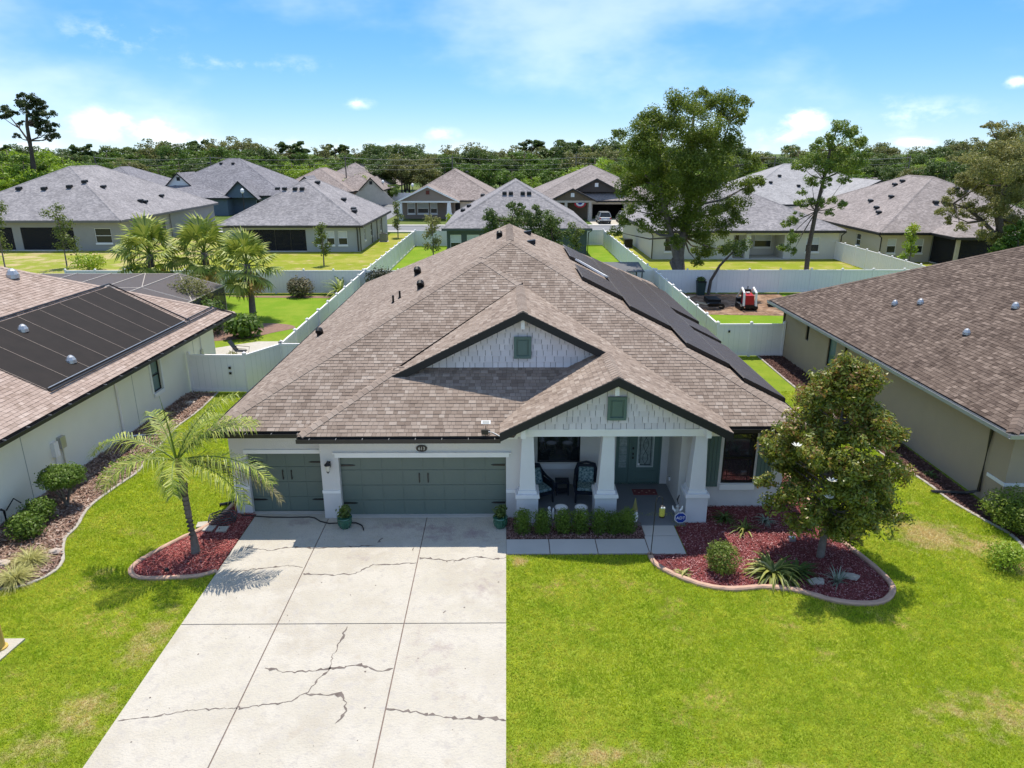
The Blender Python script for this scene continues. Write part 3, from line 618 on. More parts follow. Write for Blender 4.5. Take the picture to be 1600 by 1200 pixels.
# garage doors
def garage_door(F,a,c,z1,dep,cols,secs,m):
    b=MB(); b.tf=F; b.box(a,c,-dep-.05,-dep-.03,.03,z1); o=b.part('garage_door',m,H)
    hs=(z1-.03)/secs
    for k in range(secs):
        p=MB(); p.tf=F; z=.03+k*hs; wv=(c-a)/cols
        p.box(a+.004,c-.004,-dep-.03,-dep-.022,z+.004,z+hs-.004)
        for j in range(cols):   # raised carriage boards
            x=a+j*wv
            p.box(x+.016,x+wv-.016,-dep-.022,-dep-.012,z+.014,z+hs-.014)
        p.part('door_panel',m,o)
    zz=[z1*.2+.03,z1*.83]
    groups=[(a,c)] if cols<6 else [(a,c)]
    for z in zz:
        for (x,sg) in ((a+.03,1),(c-.03,-1)):
            p=MB(); p.tf=F; x1=x+sg*.42
            p.add([(x,-dep-.01,z-.03),(x,-dep-.01,z+.03),(x1-sg*.08,-dep-.01,z+.022),(x1,-dep-.01,z),(x1-sg*.08,-dep-.01,z-.022),(x,-dep+.01,z-.03),(x,-dep+.01,z+.03),(x1-sg*.08,-dep+.01,z+.022),(x1,-dep+.01,z),(x1-sg*.08,-dep+.01,z-.022)],[(5,6,7,8,9),(0,1,6,5),(1,2,7,6),(2,3,8,7),(3,4,9,8),(4,0,5,9)])
            p.part('hinge_strap',mBlack,o)
    mid=(a+c)/2
    for sg in (-1,1):
        p=MB(); p.tf=F; x=mid+sg*.13; p.box(x-.018,x+.018,-dep-.012,-dep+.0,1.13,1.19); p.box(x-.018,x+.018,-dep-.012,-dep+.0,1.36,1.42); p.box(x-.013,x+.013,-dep+.012,-dep+.028,1.12,1.43); p.part('handle',mBlack,o)
    p=MB(); p.tf=F; p.box(a,c,-dep-.03,-dep,.012,.03); p.part('weather_seal',mBlack,o)
garage_door(Fb,.53,5.47,2.03,.17,8,4,mTealG); garage_door(Fa,.48,2.73,2.03,.12,4,4,mTealG)
b=MB(); b.tf=Fb; b.box(.44,5.56,.002,.05,2.03,2.15); b.box(.38,5.62,.002,.075,2.15,2.185); b.part('door_header',mWhite,H)
b=MB(); b.tf=Fa; b.box(.42,2.74,.002,.04,2.03,2.15); b.part('door_header',mWhite,H)
b=MB(); b.tf=Fb
b.box(-.012,.53,.002,.03,.86,.95); b.box(5.47,5.95,.002,.03,.86,.95); b.tf=Fa; b.box(-.03,.48,.002,.03,.86,.95); b.part('water_table_trim',mWhite,H)
mBase=mat('base_stucco',(.60,.59,.58),(.55,.54,.535),scale=1.2,rough=.9,bump=.4,bscale=45)
for (F_,q0,q1) in ((Fb,0,.53),(Fb,5.47,5.93),(Fa,0,.48)): b=MB(); b.tf=F_; b.box(q0,q1,.001,.016,0,.86); b.part('pillar_base',mBase,H)
# porch columns
mCol=mat('column_white',(.68,.68,.69),(.63,.63,.64),scale=1.5,rough=.75)
for (bx,tx,wb) in ((.60,.60,.62),(2.92,2.94,.66),(5.62,5.63,.66)):
    b=MB(); b.frus((bx,19.14,.02),(bx,19.14,.86),.64,.64); o=b.part('porch_column',mat('plinth_stucco',(.56,.57,.59),(.52,.53,.55),scale=1.2,rough=.85,bump=.3,bscale=45) if bx<1 else bpy.data.materials['plinth_stucco'],H)
    b=MB(); b.frus((bx,19.14,.862),(bx,19.14,.97),.72,.70); b.frus((bx,19.14,.972),(bx,19.14,1.07),.56,.54); b.part('cap',mCol,o)
    b=MB(); b.frus((bx,19.14,1.072),(tx,19.1,2.78),.48,.335); b.part('shaft',mCol,o)
bar('porch_beam',mWhite,H,(.25,6.12,18.86,19.08,2.80,3.0))
bar('beam_trim',mWhite,H,(.2,6.16,18.83,18.858,2.965,3.03))
b=MB(); b.box(.3,5.3,18.66,21.4,-.05,.045); b.part('porch_floor',mPorch,H)
# gables
def gable(xc,za,yf,yw,xl,xr,zb,beamclear):
    slope=.5
    T=lambda a,b_,c:(a,c,b_)
    zt=lambda x:za-slope*abs(x-xc)
    b=MB(); b.tf=T   # black rake boards
    b.ext([(xl,zt(xl)-.005),(xc,za-.005),(xc,za-.25),(xl,zt(xl)-.25)],yf-.035,yf); b.ext([(xr,zt(xr)-.005),(xr,zt(xr)-.25),(xc,za-.25),(xc,za-.005)],yf-.035,yf)
    b.part('rake_board',mFascia,H)
    b=MB(); b.tf=T   # white trim on the wall under the rake, soffit
    x0=xl+.45; x1=xr-.45
    for (xa) in (x0,x1):
        z=zt(xa); b.ext([(xa,z-.12),(xc,za-.12),(xc,za-.27),(xa,z-.27)],yw-.03,yw-.002)
        b.ext([(xa,z-.07),(xc,za-.07),(xc,za-.09),(xa,z-.09)],yf,yw)
    b.part('rake_trim',mWhite,H)
    q=[(x0+.1,zb),(x1-.1,zb),(x1-.1,max(zb,zt(x1-.1)-.27)),(xc,za-.27),(x0+.1,max(zb,zt(x0+.1)-.27))]
    # backing wall
    b=MB(); b.tf=T; xb=xc-(za-.15-zb)/slope; xe=xc+(za-.15-zb)/slope; b.ext([(xb,zb-.1),(xe,zb-.1),(xe,zb),(xc,za-.15),(xb,zb)],yw,yw+.05); b.part('gable_wall',bpy.data.materials.get('shake_backing') or mat('shake_backing',(.16,.165,.17)),H)
    # shakes
    xb=xc-(za-.2-zb)/slope; xe=xc+(za-.2-zb)/slope; tri=[(xb,zb),(xe,zb),(xc,za-.2)]
    z=zb;r=0
    while z<za-.25:
        x=xb-random.random()*.2
        while x<xe:
            wd=random.choice((.16,.2,.24,.28)); dz=random.choice((0,0,-.022,.012))
            cl=clip([(x+.007,z+dz),(x+wd-.007,z+dz),(x+wd-.007,z+.22),(x+.007,z+.22)],tri)
            x+=wd
            if len(cl)<3: continue
            k=len(cl); m=MB(); m.tf=T; m.shade=random.random()
            th=lambda zz:.040-.032*(zz-z)/.22
            f=[(a,c,yw-.004-th(c)) for a,c in cl]; bk=[(a,c,yw-.003) for a,c in cl]
            m.add(f+bk,[tuple(range(k))]+[(i,(i+1)%k,(i+1)%k+k,i+k) for i in range(k)])
            m.part('shake',mShake,H)
        z+=.19
gable(3.05,4.72,18.4,18.88,-.2,6.35,3.03,0)
gable(.49,6.0,20.9,21.28,-3.55,3.0+.0,4.13,0)
# continue upper gable right rake only to where the porch ridge meets it
for (x,y,z0,z1,xc) in ((3.05,18.84,4.02,4.42,0),(.49,21.24,5.28,5.7,0)):
    pass
b=MB()
for (x,y,zt_) in ((3.05,18.5,4.46),(.49,20.98,5.74)):   # apex brackets
    b.box(x-.06,x+.06,y,y+.38,zt_-.3,zt_)
for x,sg in ((.46,-1),(5.72,1)):
    b.box(x-.07,x+.07,18.55,18.86,2.86,3.12); b.box(x+ (sg*.07 if sg>0 else -.36-.07+.07), x+(.36 if sg>0 else -.0)+ (0), 18.8,18.858,3.032,3.15)
b.part('gable_bracket',mWhite,H)
for (x,y,z0,z1) in ((3.11,18.85,3.34,4.02),(.49,21.25,4.47,5.15)):   # decorative louvre
    if z1>4.9: pass
    hw=.26; b=MB(); b.box(x-hw,x+hw,y-.05,y-.036,z0,z1)
    o=b.part('gable_vent',mTeal,H)
    b=MB(); 
    for q in ((x-hw-.01,x-hw+.07,z0-.01,z1+.01),(x+hw-.07,x+hw+.01,z0-.01,z1+.01),(x-hw+.07,x+hw-.07,z0-.01,z0+.07),(x-hw+.07,x+hw-.07,z1-.07,z1+.01)): b.box(q[0],q[1],y-.09,y-.05,q[2],q[3])
    b.box(x-hw+.12,x+hw-.12,y-.07,y-.05,z0+.12,z1-.12)
    b.part('frame',mTeal,o)
# porch window, front door, right window with shutters
mFr=mat('window_frame_black',(.012,.012,.012),rough=.4)
window(H,Fp,.55,1.95,.83,1.98,frame=mFr,rev=.09,sill=False,rail=False,w=.04)
b=MB(); b.tf=Fp; b.box(.5,2.0,.002,.05,.62,.80); b.part('sill',mWhite,H)
o=window(H,Fr,1.3,2.3,.82,2.5,frame=mFr,rev=.08,sill=False,rail=True,w=.06)
b=MB(); b.tf=Fr
for (z0,z1) in ((.9,1.62),(1.72,2.44)):
    for x in (1.48,2.12): b.box(x-.008,x+.008,-.075,-.055,z0,z1)
    b.box(1.37,2.23,-.075,-.056,z0+.14,z0+.155) if z0<1 else b.box(1.37,2.23,-.075,-.056,z1-.155,z1-.14)
b.part('muntin',mFr,o)
b=MB(); b.tf=Fr; b.box(1.26,2.34,.002,.06,.62,.80); b.part('sill',mWhite,H)
for x0 in (.74,2.36):
    b=MB(); b.tf=Fr; b.box(x0,x0+.46,.002,.012,.72,2.52); o=b.part('shutter',mTeal,H)
    for k in range(4):
        p=MB(); p.tf=Fr; p.box(x0+k*.115+.006,x0+(k+1)*.115-.006,.012,.035,.72,2.52); p.part('board',mTeal,o)
    for z in (.84,2.34):
        p=MB(); p.tf=Fr; p.box(x0+.01,x0+.45,.035,.05,z,z+.08); p.part('batten',mTeal,o)
# door with sidelight
b=MB(); b.tf=Fp; b.box(3.12,3.17,-.09,-.0,.06,2.12); b.box(4.57,4.62,-.09,-.0,.06,2.12); b.box(3.17,4.57,-.09,-.0,2.07,2.12); b.box(3.56,3.62,-.09,-.0,.06,2.07); b.box(3.12,4.62,-.09,.02,.046,.06); DO=b.part('front_door',mTeal,H)
b=MB(); b.tf=Fp; b.box(3.62,4.57,-.08,-.045,.06,2.07); b.box(3.74,3.80,-.045,-.03,.14,.5); b.box(4.40,4.46,-.045,-.03,.14,.5); b.box(3.8,4.4,-.045,-.03,.14,.2); b.box(3.8,4.4,-.045,-.03,.44,.5); b.part('leaf',mTeal,DO)
mDG=mat('leaded_glass',(.30,.36,.34),(.16,.20,.19),scale=9,rough=.15,spec=.7)
mWB=mat('glass_bead',(.45,.5,.48),rough=.4)
b=MB(); b.tf=Fp; b.box(3.85,4.36,-.045,-.036,.66,1.98); b.part('glass_pane',mDG,DO)
b=MB(); b.tf=Fp
for q in ((3.83,3.87,.64,2.0),(4.34,4.38,.64,2.0),(3.87,4.34,.64,.68),(3.87,4.34,1.96,2.0)): b.box(q[0],q[1],-.045,-.02,q[2],q[3])
b.part('glass_frame',mWB,DO)
b=MB(); b.tf=Fp
for t in range(7):
    a0=4.105+.09*math.sin(t*1.1); a1=4.105+.09*math.sin((t+1)*1.1); z0=.74+t*.165
    for sg in (1,-1): c0=4.105+sg*(a0-4.105); c1=4.105+sg*(a1-4.105); b.add([(c0-.007,-.034,z0),(c0+.007,-.034,z0),(c1+.007,-.034,z0+.165),(c1-.007,-.034,z0+.165),(c0-.007,-.03,z0),(c0+.007,-.03,z0),(c1+.007,-.03,z0+.165),(c1-.007,-.03,z0+.165)],[(4,5,6,7),(0,1,5,4),(2,3,7,6),(1,2,6,5),(3,0,4,7)])
for q in ((3.92,3.94,.72,1.92),(4.27,4.29,.72,1.92),(3.94,4.27,.72,.74),(3.94,4.27,1.9,1.92)): b.box(q[0],q[1],-.036,-.03,q[2],q[3])
b.part('leading',mFr,DO)
b=MB(); b.tf=Fp; b.box(3.24,3.49,-.06,-.05,.62,1.98); b.part('sidelight_pane',mDG,DO)
b=MB(); b.tf=Fp; b.box(3.17,3.24,-.07,-.04,.06,2.07); b.box(3.49,3.56,-.07,-.04,.06,2.07); b.box(3.24,3.49,-.07,-.04,.06,.62); b.box(3.24,3.49,-.07,-.04,1.98,2.07)
for k in range(4): b.box(3.24,3.49,-.052,-.045,.80+k*.28,.815+k*.28)
b.part('sidelight_frame',mTeal,DO)
for z in (.98,1.12,1.32):
    b=MB(); b.tf=Fp; b.box(3.67,3.72,-.045,-.0,z-.03,z+.03); b.part('door_handle' if z<1 else 'deadbolt',mBlack,DO)
b=MB(); b.tf=Fp; b.box(3.86,3.94,-.034,-.03,.70,.78); b.part('sticker',mWhite,DO)
# wall lantern, number plaque, eave light, floodlight
mAmb=mat('lantern_glass',(.6,.58,.5),rough=.2,spec=.6)
b=MB(); b.box(-5.29,-5.2,19.15,19.198,1.72,1.9); b.tube([(-5.245,19.16,1.88),(-5.245,19.06,1.96),(-5.245,18.99,1.95)],.012,6); LN=b.part('wall_lantern',mBlack,H)
b=MB(); b.lathe((-5.245,18.99,1.86),[(.10,0),(.10,.02),(.03,.09),(.012,.13)],8); b.part('lantern_roof',mBlack,LN)
b=MB(); b.lathe((-5.245,18.99,1.66),[(.035,0),(.055,.05),(.08,.2)],8); b.part('lantern_pane',mAmb,LN)
b=MB(); b.lathe((-5.245,18.99,1.60),[(.01,0),(.03,.03),(.05,.06)],8); b.part('finial',mBlack,LN)
b=MB(); b.tf=lambda x,y,z:(-2.5+x*.165,19.195-z*.03,2.31+y*.105); b.ext([(math.cos(t*math.pi/12),math.sin(t*math.pi/12)) for t in range(24)],0,1); PQ=b.part('number_plaque',mBlack,H)
def text(s,size,loc,rot,m,parent,name='lettering',ext=.004):
    c=bpy.data.curves.new(name,'FONT'); c.body=s; c.size=size; c.align_x='CENTER'; c.align_y='CENTER'; c.extrude=ext
    t=bpy.data.objects.new('t',c); COL.objects.link(t); dg=bpy.context.evaluated_depsgraph_get(); dg.update()
    me=bpy.data.meshes.new_from_object(t.evaluated_get(dg)); bpy.data.objects.remove(t)
    me.materials.clear(); me.materials.append(m)
    Mx=Matrix.Translation(Vector(loc)-LOC[root(parent).name])@Matrix.Rotation(rot[2],4,'Z')@Matrix.Rotation(rot[0],4,'X'); me.transform(Mx)
    o=bpy.data.objects.new(name,me); COL.objects.link(o); o.parent=parent; return o
mNum=mat('pale_lettering',(.6,.6,.58),rough=.5)
text('613',.14,(-2.5,19.158,2.31),(R(90),0,0),mNum,PQ,'digits')
b=MB(); b.tube([(-2.5,19.19,2.60),(-2.5,19.14,2.57)],.03,8); b.lathe((-2.55,19.12,2.53),[(.035,0),(.015,.06)],8); b.lathe((-2.45,19.12,2.53),[(.035,0),(.015,.06)],8); b.part('eave_spotlight',mWhite,H)
SF=MB(); x,y=-.6,18.95; z=Z0+.5*(y-18.7)
SF.tf=lambda a,c,e:(x+a,y+c*.6-e*.5,z+.2+c*.35+e*.8); SF.box(-.13,.13,-.09,.09,0,.02); FL=SF.part('solar_floodlight',mWhite,H)
b=MB(); b.tf=SF.tf; b.box(-.10,.10,-.065,.065,.021,.026); b.part('solar_pane',mat('grey_cell',(.2,.22,.22),rough=.3),FL)
b=MB(); b.box(x-.12,x+.07,y-.3,y-.22,z-.06,z+.08); b.tube([(x,y-.1,z+.14),(x,y-.2,z+.02)],.012); b.part('lamp_head',mBlack,FL)
b=MB(); b.tube([(x+.05,y-.2,z+.0),(x+.2,18.8,Z0+.08),(x+.4,18.66,Z0+.02)],.012); b.part('cable',mWhite,FL)
# roof vents and hoods
vent(H,PLl(-.3,30.7),'goose'); vent(H,PLl(-4.1,32.6),'goose',sc=1.25); vent(H,PLl(-3.3,27.0),'goose',sc=1.1); vent(H,PLl(-7.7,28.4),'goose',sc=1.1)
vent(H,PLl(-4.15,27.3),'pipe'); vent(H,PLl(-4.35,26.9),'pipe')
vent(H,PRr(.95,35.3)if 0 else PRr(.98,33.9),'box',sc=.9,face=R(-90)); vent(H,PRr(1.05,30.6),'box',sc=.9,face=R(-90))
# solar array on the right slope
bands=[(2.87,4.42),(4.45,5.98),(6.01,7.52),(7.55,8.95)]
rows=[[(26.7,29.9),(32.2,36.4)],[(25.1,37.5)],[(22.9,38.5)],[(21.45,27.7),(28.6,30.8),(32.2,39.5)]]
rk=MB()
for (xa,xb),segs in zip(bands,rows):
    for (ya,yb) in segs:
        n=max(1,round((yb-ya)/1.04)); st=(yb-ya)/n
        for k in range(n):
            y0=ya+k*st+.008; y1=ya+(k+1)*st-.008; x0,x1=xa+.008,xb-.008
            f=lambda x,y,h:(x,y,PRr(x,y)[2]+h)
            b=MB(); b.slab([f(x0,y0,.17),f(x1,y0,.17),f(x1,y1,.17),f(x0,y1,.17)],.035); o=b.part('solar_panel',mSolar,H)
            fr=MB()
            for (a,c,d,e) in ((x0,x1,y0,y0+.02),(x0,x1,y1-.02,y1),(x0,x0+.018,y0+.02,y1-.02),(x1-.018,x1,y0+.02,y1-.02)):
                fr.slab([f(a,d,.174),f(c,d,.174),f(c,e,.174),f(a,e,.174)],.036)
            fr.part('frame',mSolF,o)
        for xx in (xa+.3,xb-.3): rk.tube([f(xx,ya,.09),f(xx,yb,.09)],.025,5)
        # black skirt along the front edge
        rk.slab([f(xa,ya-.01,.16),f(xb,ya-.01,.16),f(xb,ya+.005,.02),f(xa,ya+.005,.02)],.01)
rk.part('panel_racking',mBlack,H)
b=MB(); f=lambda x,y,h:(x,y,PRr(x,y)[2]+h); b.slab([f(3.1,31.9,.22),f(3.3,31.9,.22),f(4.5,31.2,.22),f(4.3,31.0,.22)],.08); b.part('conduit_box',mWhite,H)
# ================================================================ NEIGHBOUR HOUSES (near)
def hip_polys(x0,x1,y0,y1,ze,p):
    w=(x1-x0)/2; l=(y1-y0)/2
    if l>=w:
        xc=(x0+x1)/2; zr=ze+p*w; A=(xc,y0+w,zr); B=(xc,y1-w,zr)
        return dict(front=[(x0,y0,ze),(x1,y0,ze),A],back=[(x1,y1,ze),(x0,y1,ze),B],left=[(x0,y1,ze),(x0,y0,ze),A,B],right=[(x1,y0,ze),(x1,y1,ze),B,A],A=A,B=B)
    yc=(y0+y1)/2; zr=ze+p*l; A=(x0+l,yc,zr); B=(x1-l,yc,zr)
    return dict(front=[(x0,y0,ze),(x1,y0,ze),B,A],back=[(x1,y1,ze),(x0,y1,ze),A,B],left=[(x0,y1,ze),(x0,y0,ze),A],right=[(x1,y0,ze),(x1,y1,ze),B],A=A,B=B)
# --- left neighbour (local frame: x=0 east eave, y=0 rear eave)
NL=thing('house','pale green-white stucco house on the left with tan shingle roof and black pool-heater mats','house',(-13.68,35.1,0),R(-1.9),local=True)
h=hip_polys(-17,0,-27,0,2.88,.5)
wfL=lambda p:Vector((-13.68+p[0]*math.cos(R(-1.9))-p[1]*math.sin(R(-1.9)),35.1+p[0]*math.sin(R(-1.9))+p[1]*math.cos(R(-1.9)),p[2]))
lay_roof(NL,mShingL,[h['right'],h['back']],[((0,0,2.88),h['B'],.5/1.414),((0,-27,2.88),h['A'],.5/1.414),(h['A'],h['B'],.5)],wf=wfL)
b=MB(); b.slab(h['left'],.05); b.slab(h['front'],.05); b.part('roof_slope',mat('tan_shingle_plain',(.34,.26,.22),(.28,.21,.18),scale=4,rough=.95),NL)
b=MB(); b.box(-.03,0,-27,0,2.68,2.84); b.box(-17,-.03,-.03,0,2.68,2.84); b.part('fascia',mFascia,NL)
b=MB(); b.box(-.85,-.03,-27,-.03,2.68,2.71); b.box(-17,-.85,-.85,-.03,2.68,2.71); b.part('soffit',mWhite,NL)
b=MB(); gutter(b,(0,-27,2.84),(0,0,2.84)); gutter(b,(0,0,2.84),(-17,0,2.84)); b.part('gutter',mGut,NL)
b=MB()
for k in range(27): b.box(0,.12,-.5-k*1.0,-.48-k*1.0,2.835,2.85)
b.part('gutter_strap',mAlu,NL)
wx=-.82
FW=wall(NL,mLwall,(wx,-17.4),(wx,-.85),0,2.68,[(10.4,11.15,.95,2.35)],rev=.12,name='wall')
wall(NL,mLwall,(wx,-.85),(-16,-.85),0,2.68)
wall(NL,mLwall,(wx,-26),(wx,-17.4),.0,2.68,name='wall')
o=window(NL,FW,10.4,11.15,.95,2.35,frame=mFr,glass=mGlassT,rev=.1,sill=True,sillm=mWhite)
b=MB(); b.tf=FW
for q in ((10.28,10.39,.95,2.5),(11.16,11.27,.95,2.5),(10.28,11.27,2.36,2.5)): b.box(q[0],q[1],.002,.05,q[2],q[3])
b.part('window_trim',mWhite,NL)
b=MB(); b.tf=FW
for s_ in (2.6,9.0,14.3): b.box(s_,s_+.025,.0,.004,0,2.68)
b.part('control_joint',mat('joint_grey',(.35,.36,.33)),NL)
b=MB(); b.tube([(wx+.06,-17.3,2.66),(wx+.06,-17.3,.15),(wx+.3,-17.35,.06)],.045,6); b.part('downspout',mLwall,NL)
b=MB(); b.tube([(wx+.06,-9.6,2.66),(wx+.06,-9.6,.12),(wx+.5,-9.4,.06),(wx+1.3,-9.2,.05)],.045,6); b.part('downspout',mVinyl,NL)
b=MB(); b.tube([(wx+.05,-2.4,2.66),(wx+.05,-2.4,.4)],.02,6); b.box(wx,wx+.08,-2.5,-2.3,1.2,1.6); b.part('cable_riser',mAlu,NL)
b=MB(); b.tube([(.05,-.02,2.7),(-.3,-.3,2.55),(-.5,-.6,2.45)],.045,6); b.part('downspout',mGut,NL)
# stacked stone wainscot
st=MB()
z=0
sa=thing
while z<.88:
    hh=random.uniform(.08,.13); y=-26
    while y<-17.55:
        wd=random.uniform(.18,.45); m=MB(); m.shade=random.random(); d=random.uniform(.05,.09)
        y2=min(y+wd,-17.5); m.box(wx+.001,wx+d,y+.006,y2-.006,z+.005,min(z+hh,.9)-.005)
        if y2>-22: m.part('stone',mStone,NL)
        y+=wd
    z+=hh
bar('stone_cap',mat('cap_beige',(.46,.43,.36)),NL,(wx,wx+.12,-26,-17.5,.9,.98))
# pool heater mats on the right slope
zl=lambda x:2.88+.5*(-x)
for k in range(8):
    y0=-13.35+k*1.2; b=MB(); b.slab([(-.62,y0+.012,zl(-.62)+.05),(-.62,y0+1.188,zl(-.62)+.05),(-3.85,y0+1.188,zl(-3.85)+.05),(-3.85,y0+.012,zl(-3.85)+.05)],.03); b.part('heater_mat',mMat,NL)
    b=MB(); b.slab([(-.7,y0-.016,zl(-.7)+.062),(-.7,y0+.0,zl(-.7)+.062),(-3.8,y0+.0,zl(-3.8)+.062),(-3.8,y0-.016,zl(-3.8)+.062)],.01); b.part('mat_strap',mat('strap_tan',(.30,.24,.20)) if k==0 else bpy.data.materials['strap_tan'],NL)
b=MB(); b.tube([(-3.95,-14.2,zl(-3.95)+.08),(-3.95,-3.6,zl(-3.95)+.08),(-.6,-3.5,zl(-.6)+.09)],.035,6); b.tube([(-.55,-13.4,zl(-.55)+.09),(-.55,-3.7,zl(-.55)+.09),(-.55,-.75,zl(-.55)+.09),(-.0,-.2,2.9)],.035,6); b.tube([(-.72,-3.6,zl(-.72)+.09),(-.72,-.8,zl(-.72)+.09),(-.15,-.3,2.95)],.03,6); b.part('header_pipe',mBlack,NL)
b=MB(); b.tube([(-.68,-13.3,zl(-.68)+.1),(-.68,-3.8,zl(-.68)+.1)],.02,5); b.part('clamp_rail',mAlu,NL)
for (X,Y) in ((-17.2,24.6),(-15.3,24.0),(-19.7,28.2)):
    x=(X+13.68)-( -1)*(35.1-Y)*.033; y=Y-35.1
    vent(NL,(x,y,zl(x)+.06),'dome',mAlu,1.1 if X>-19 else 1.5)
b=MB(); x=-7.6;y=-9.5; b.blob((x,y,zl(x)+.12),(.55,.4,.22),8); b.part('skylight',mat('skylight_cream',(.6,.53,.44)),NL)
# meter boxes on wall
for (y,z,w_,hh,mm) in ((-13.6,1.0,.22,.5,mVinyl),(-13.25,1.15,.26,.4,mAlu)):
    b=MB(); b.box(wx,wx+.14,y,y+w_,z,z+hh); b.tube([(wx+.05,y+w_/2,z),(wx+.05,y+w_/2,0.02)],.025,6); b.part('meter_box',mm,NL)
b=MB(); b.tube([(wx+.2,-16.3,.0),(wx+.2,-16.3,.5),(wx+.1,-16.3,.55)],.035,6); b.tube([(wx+.1,-16.1,.4),(wx+.25,-15.9,.7),(wx+.2,-15.6,.4)],.02,5); b.part('utility_pipe',mVent,NL)
# --- right neighbour (local: x=0 west eave, y=0 rear eave)
NR=thing('house','taupe stucco house on the right under a dark brown shingle roof with bright gutter','house',(14.3,38,0),R(.75),local=True)
wfR=lambda p:Vector((14.3+p[0]*math.cos(R(.75))-p[1]*math.sin(R(.75)),38+p[0]*math.sin(R(.75))+p[1]*math.cos(R(.75)),p[2]))
Ly=19.15; A=(8.5,-Ly+8.5,2.88+4.25); B=(8.5,-8.5,2.88+4.25)
rl=[(0,-Ly,2.88),(0,0,2.88),B,A]; rf=[(0,-Ly,2.88),(20,-Ly,2.88),(20,-Ly+8.5,7.13),A]; rb=[(0,0,2.88),(17,0,2.88),B]
lay_roof(NR,mShingR,[rl,rf,rb],[((0,0,2.88),B,.5/1.414),((0,-Ly,2.88),A,.5/1.414),(A,B,.5)],wf=wfR)
b=MB(); b.slab([(17,0,2.88),(20,-Ly,2.88),(20,-Ly+8.5,7.13),B],.05); b.slab([(17,0,2.88),(20,-Ly+8.5,7.13),B],.05); b.part('roof_slope',mUnder,NR)
b=MB(); b.box(0,.03,-Ly,0,2.68,2.84); b.box(.03,20,-Ly,-Ly+.03,2.68,2.84); b.box(.03,17,-.03,0,2.68,2.84); b.part('fascia',mFascia,NR)
b=MB(); b.box(.03,.62,-Ly+.03,-.03,2.68,2.71); b.box(.62,20,-Ly+.03,-Ly+.62,2.68,2.71); b.part('soffit',mFascia,NR)
mGutW=mat('bright_gutter',(.42,.42,.41),rough=.4,metal=.3)
b=MB(); gutter(b,(0,0,2.84),(0,-Ly-.0,2.84)); gutter(b,(-.12,-Ly,2.84),(20,-Ly,2.84)); b.part('gutter',mGutW,NR)
wx=.62
FR=wall(NR,mRwall,(wx,-.6),(wx,-Ly+.62),0,2.68,[(5.5,6.3,1.0,2.35),(3.0,3.35,1.6,2.35)],rev=.12)
wall(NR,mRwall,(wx,-Ly+.62),(20,-Ly+.62),0,2.68); wall(NR,mRwall,(17,-.6),(wx,-.6),0,2.68)
window(NR,FR,5.5,6.3,1.0,2.35,frame=mFr,glass=mGlassT,rail=False,sill=False); window(NR,FR,3.0,3.35,1.6,2.35,frame=mFr,rail=False,sill=False)
b=MB(); b.box(wx-.03,wx-.002,-Ly+.62,-Ly+1.4,.86,.97); b.box(wx-.03,20,-Ly+.585,-Ly+.618,.86,.97); b.part('water_table_trim',mWhite,NR)
for (y,kick) in ((-Ly+1.55,1.0),(-7.9,0),(-.9,0)):
    b=MB(); b.tube([(.0-.02,y,2.74),(.28,y,2.55),(wx-.06,y,2.45),(wx-.06,y,.25)]+([(wx-.35,y+.15,.1),(wx-1.35,y+.35,.06)] if kick else [(wx-.2,y,.08)]),.055,6); b.part('downspout',mGut,NR)
zr=lambda x:2.88+.5*x
for (X,Y) in ((16.97,30.4),(17.5,29.4),(16.97,25.3),(18.8,25.6)):
    x=X-14.3-(38-Y)*.013; vent(NR,(x,Y-38,zr(x)+.06),'dome',mAlu,.9)
b=MB(); b.box(20,20.05,-Ly+.6,-2,0,2.7); b.part('side_wall',mRwall,NR)

# ================================================================ FENCES
def fence(label,pts,gates=(),sp=2.35,hh=1.83,posts=True,lead=0):
    f=thing('fence',label,'fence',(pts[0][0],pts[0][1],0),group=None)
    for i in range(len(pts)-1):
        F=WF(pts[i],pts[i+1]); n=max(1,round(F.len/sp)); st=F.len/n
        for k in range(n):
            a=k*st;c=a+st
            b=MB(); b.tf=F; b.box(a+.06,c-.06,-.022,.022,.18,hh-.14)
            for j in range(1,int((st-.12)/.30)+1):
                pass
            b.part('panel',mVinyl,f)
            b=MB(); b.tf=F; b.box(a+.06,c-.06,-.025-.02,.045,hh-.14,hh-.02); b.part('top_rail',mVinyl,f)
            b=MB(); b.tf=F; b.box(a+.06,c-.06,-.045,.045,.05,.18); b.part('bottom_rail',mVinyl,f)
            # board grooves
            b=MB(); b.tf=F
            for j in range(1,int((st-.12)/.28)): 
                x=a+.06+j*.28; b.box(x-.004,x+.004,-.026,.026,.18,hh-.14)
            b.part('board_joint',mat('vinyl_groove',(.60,.60,.585)) if 'vinyl_groove' not in bpy.data.materials else bpy.data.materials['vinyl_groove'],f,kind='stuff')
        for k in range(n+1 if i==len(pts)-2 else n):
            a=k*st; b=MB(); b.tf=F; b.box(a-.06,a+.06,-.062,.062,0,hh+.04); b.tf=None
            q=F(a,0,hh+.04); b.frus(q,(q[0],q[1],hh+.075),.15,.15); b.frus((q[0],q[1],hh+.076),(q[0],q[1],hh+.13),.13,.02); b.part('post',mVinyl,f)
    for (x,y,z) in gates:
        b=MB(); b.box(x-.05,x+.05,y-.09,y-.05,z-.05,z+.06); b.part('latch',mBlack,f)
    return f
fence('white vinyl fence with gate between left house and front yard grass',[(-14.45,31.1),(-11.9,31.05),(-10.85,33.0)],gates=[(-12.6,31.05,1.2),(-12.6,31.05,.95)])
fence('white vinyl gate panel beside the left slope of the brown roof',[(-10.85,33.0),(-8.3,33.0)],gates=[(-9.7,33.0,1.5)])
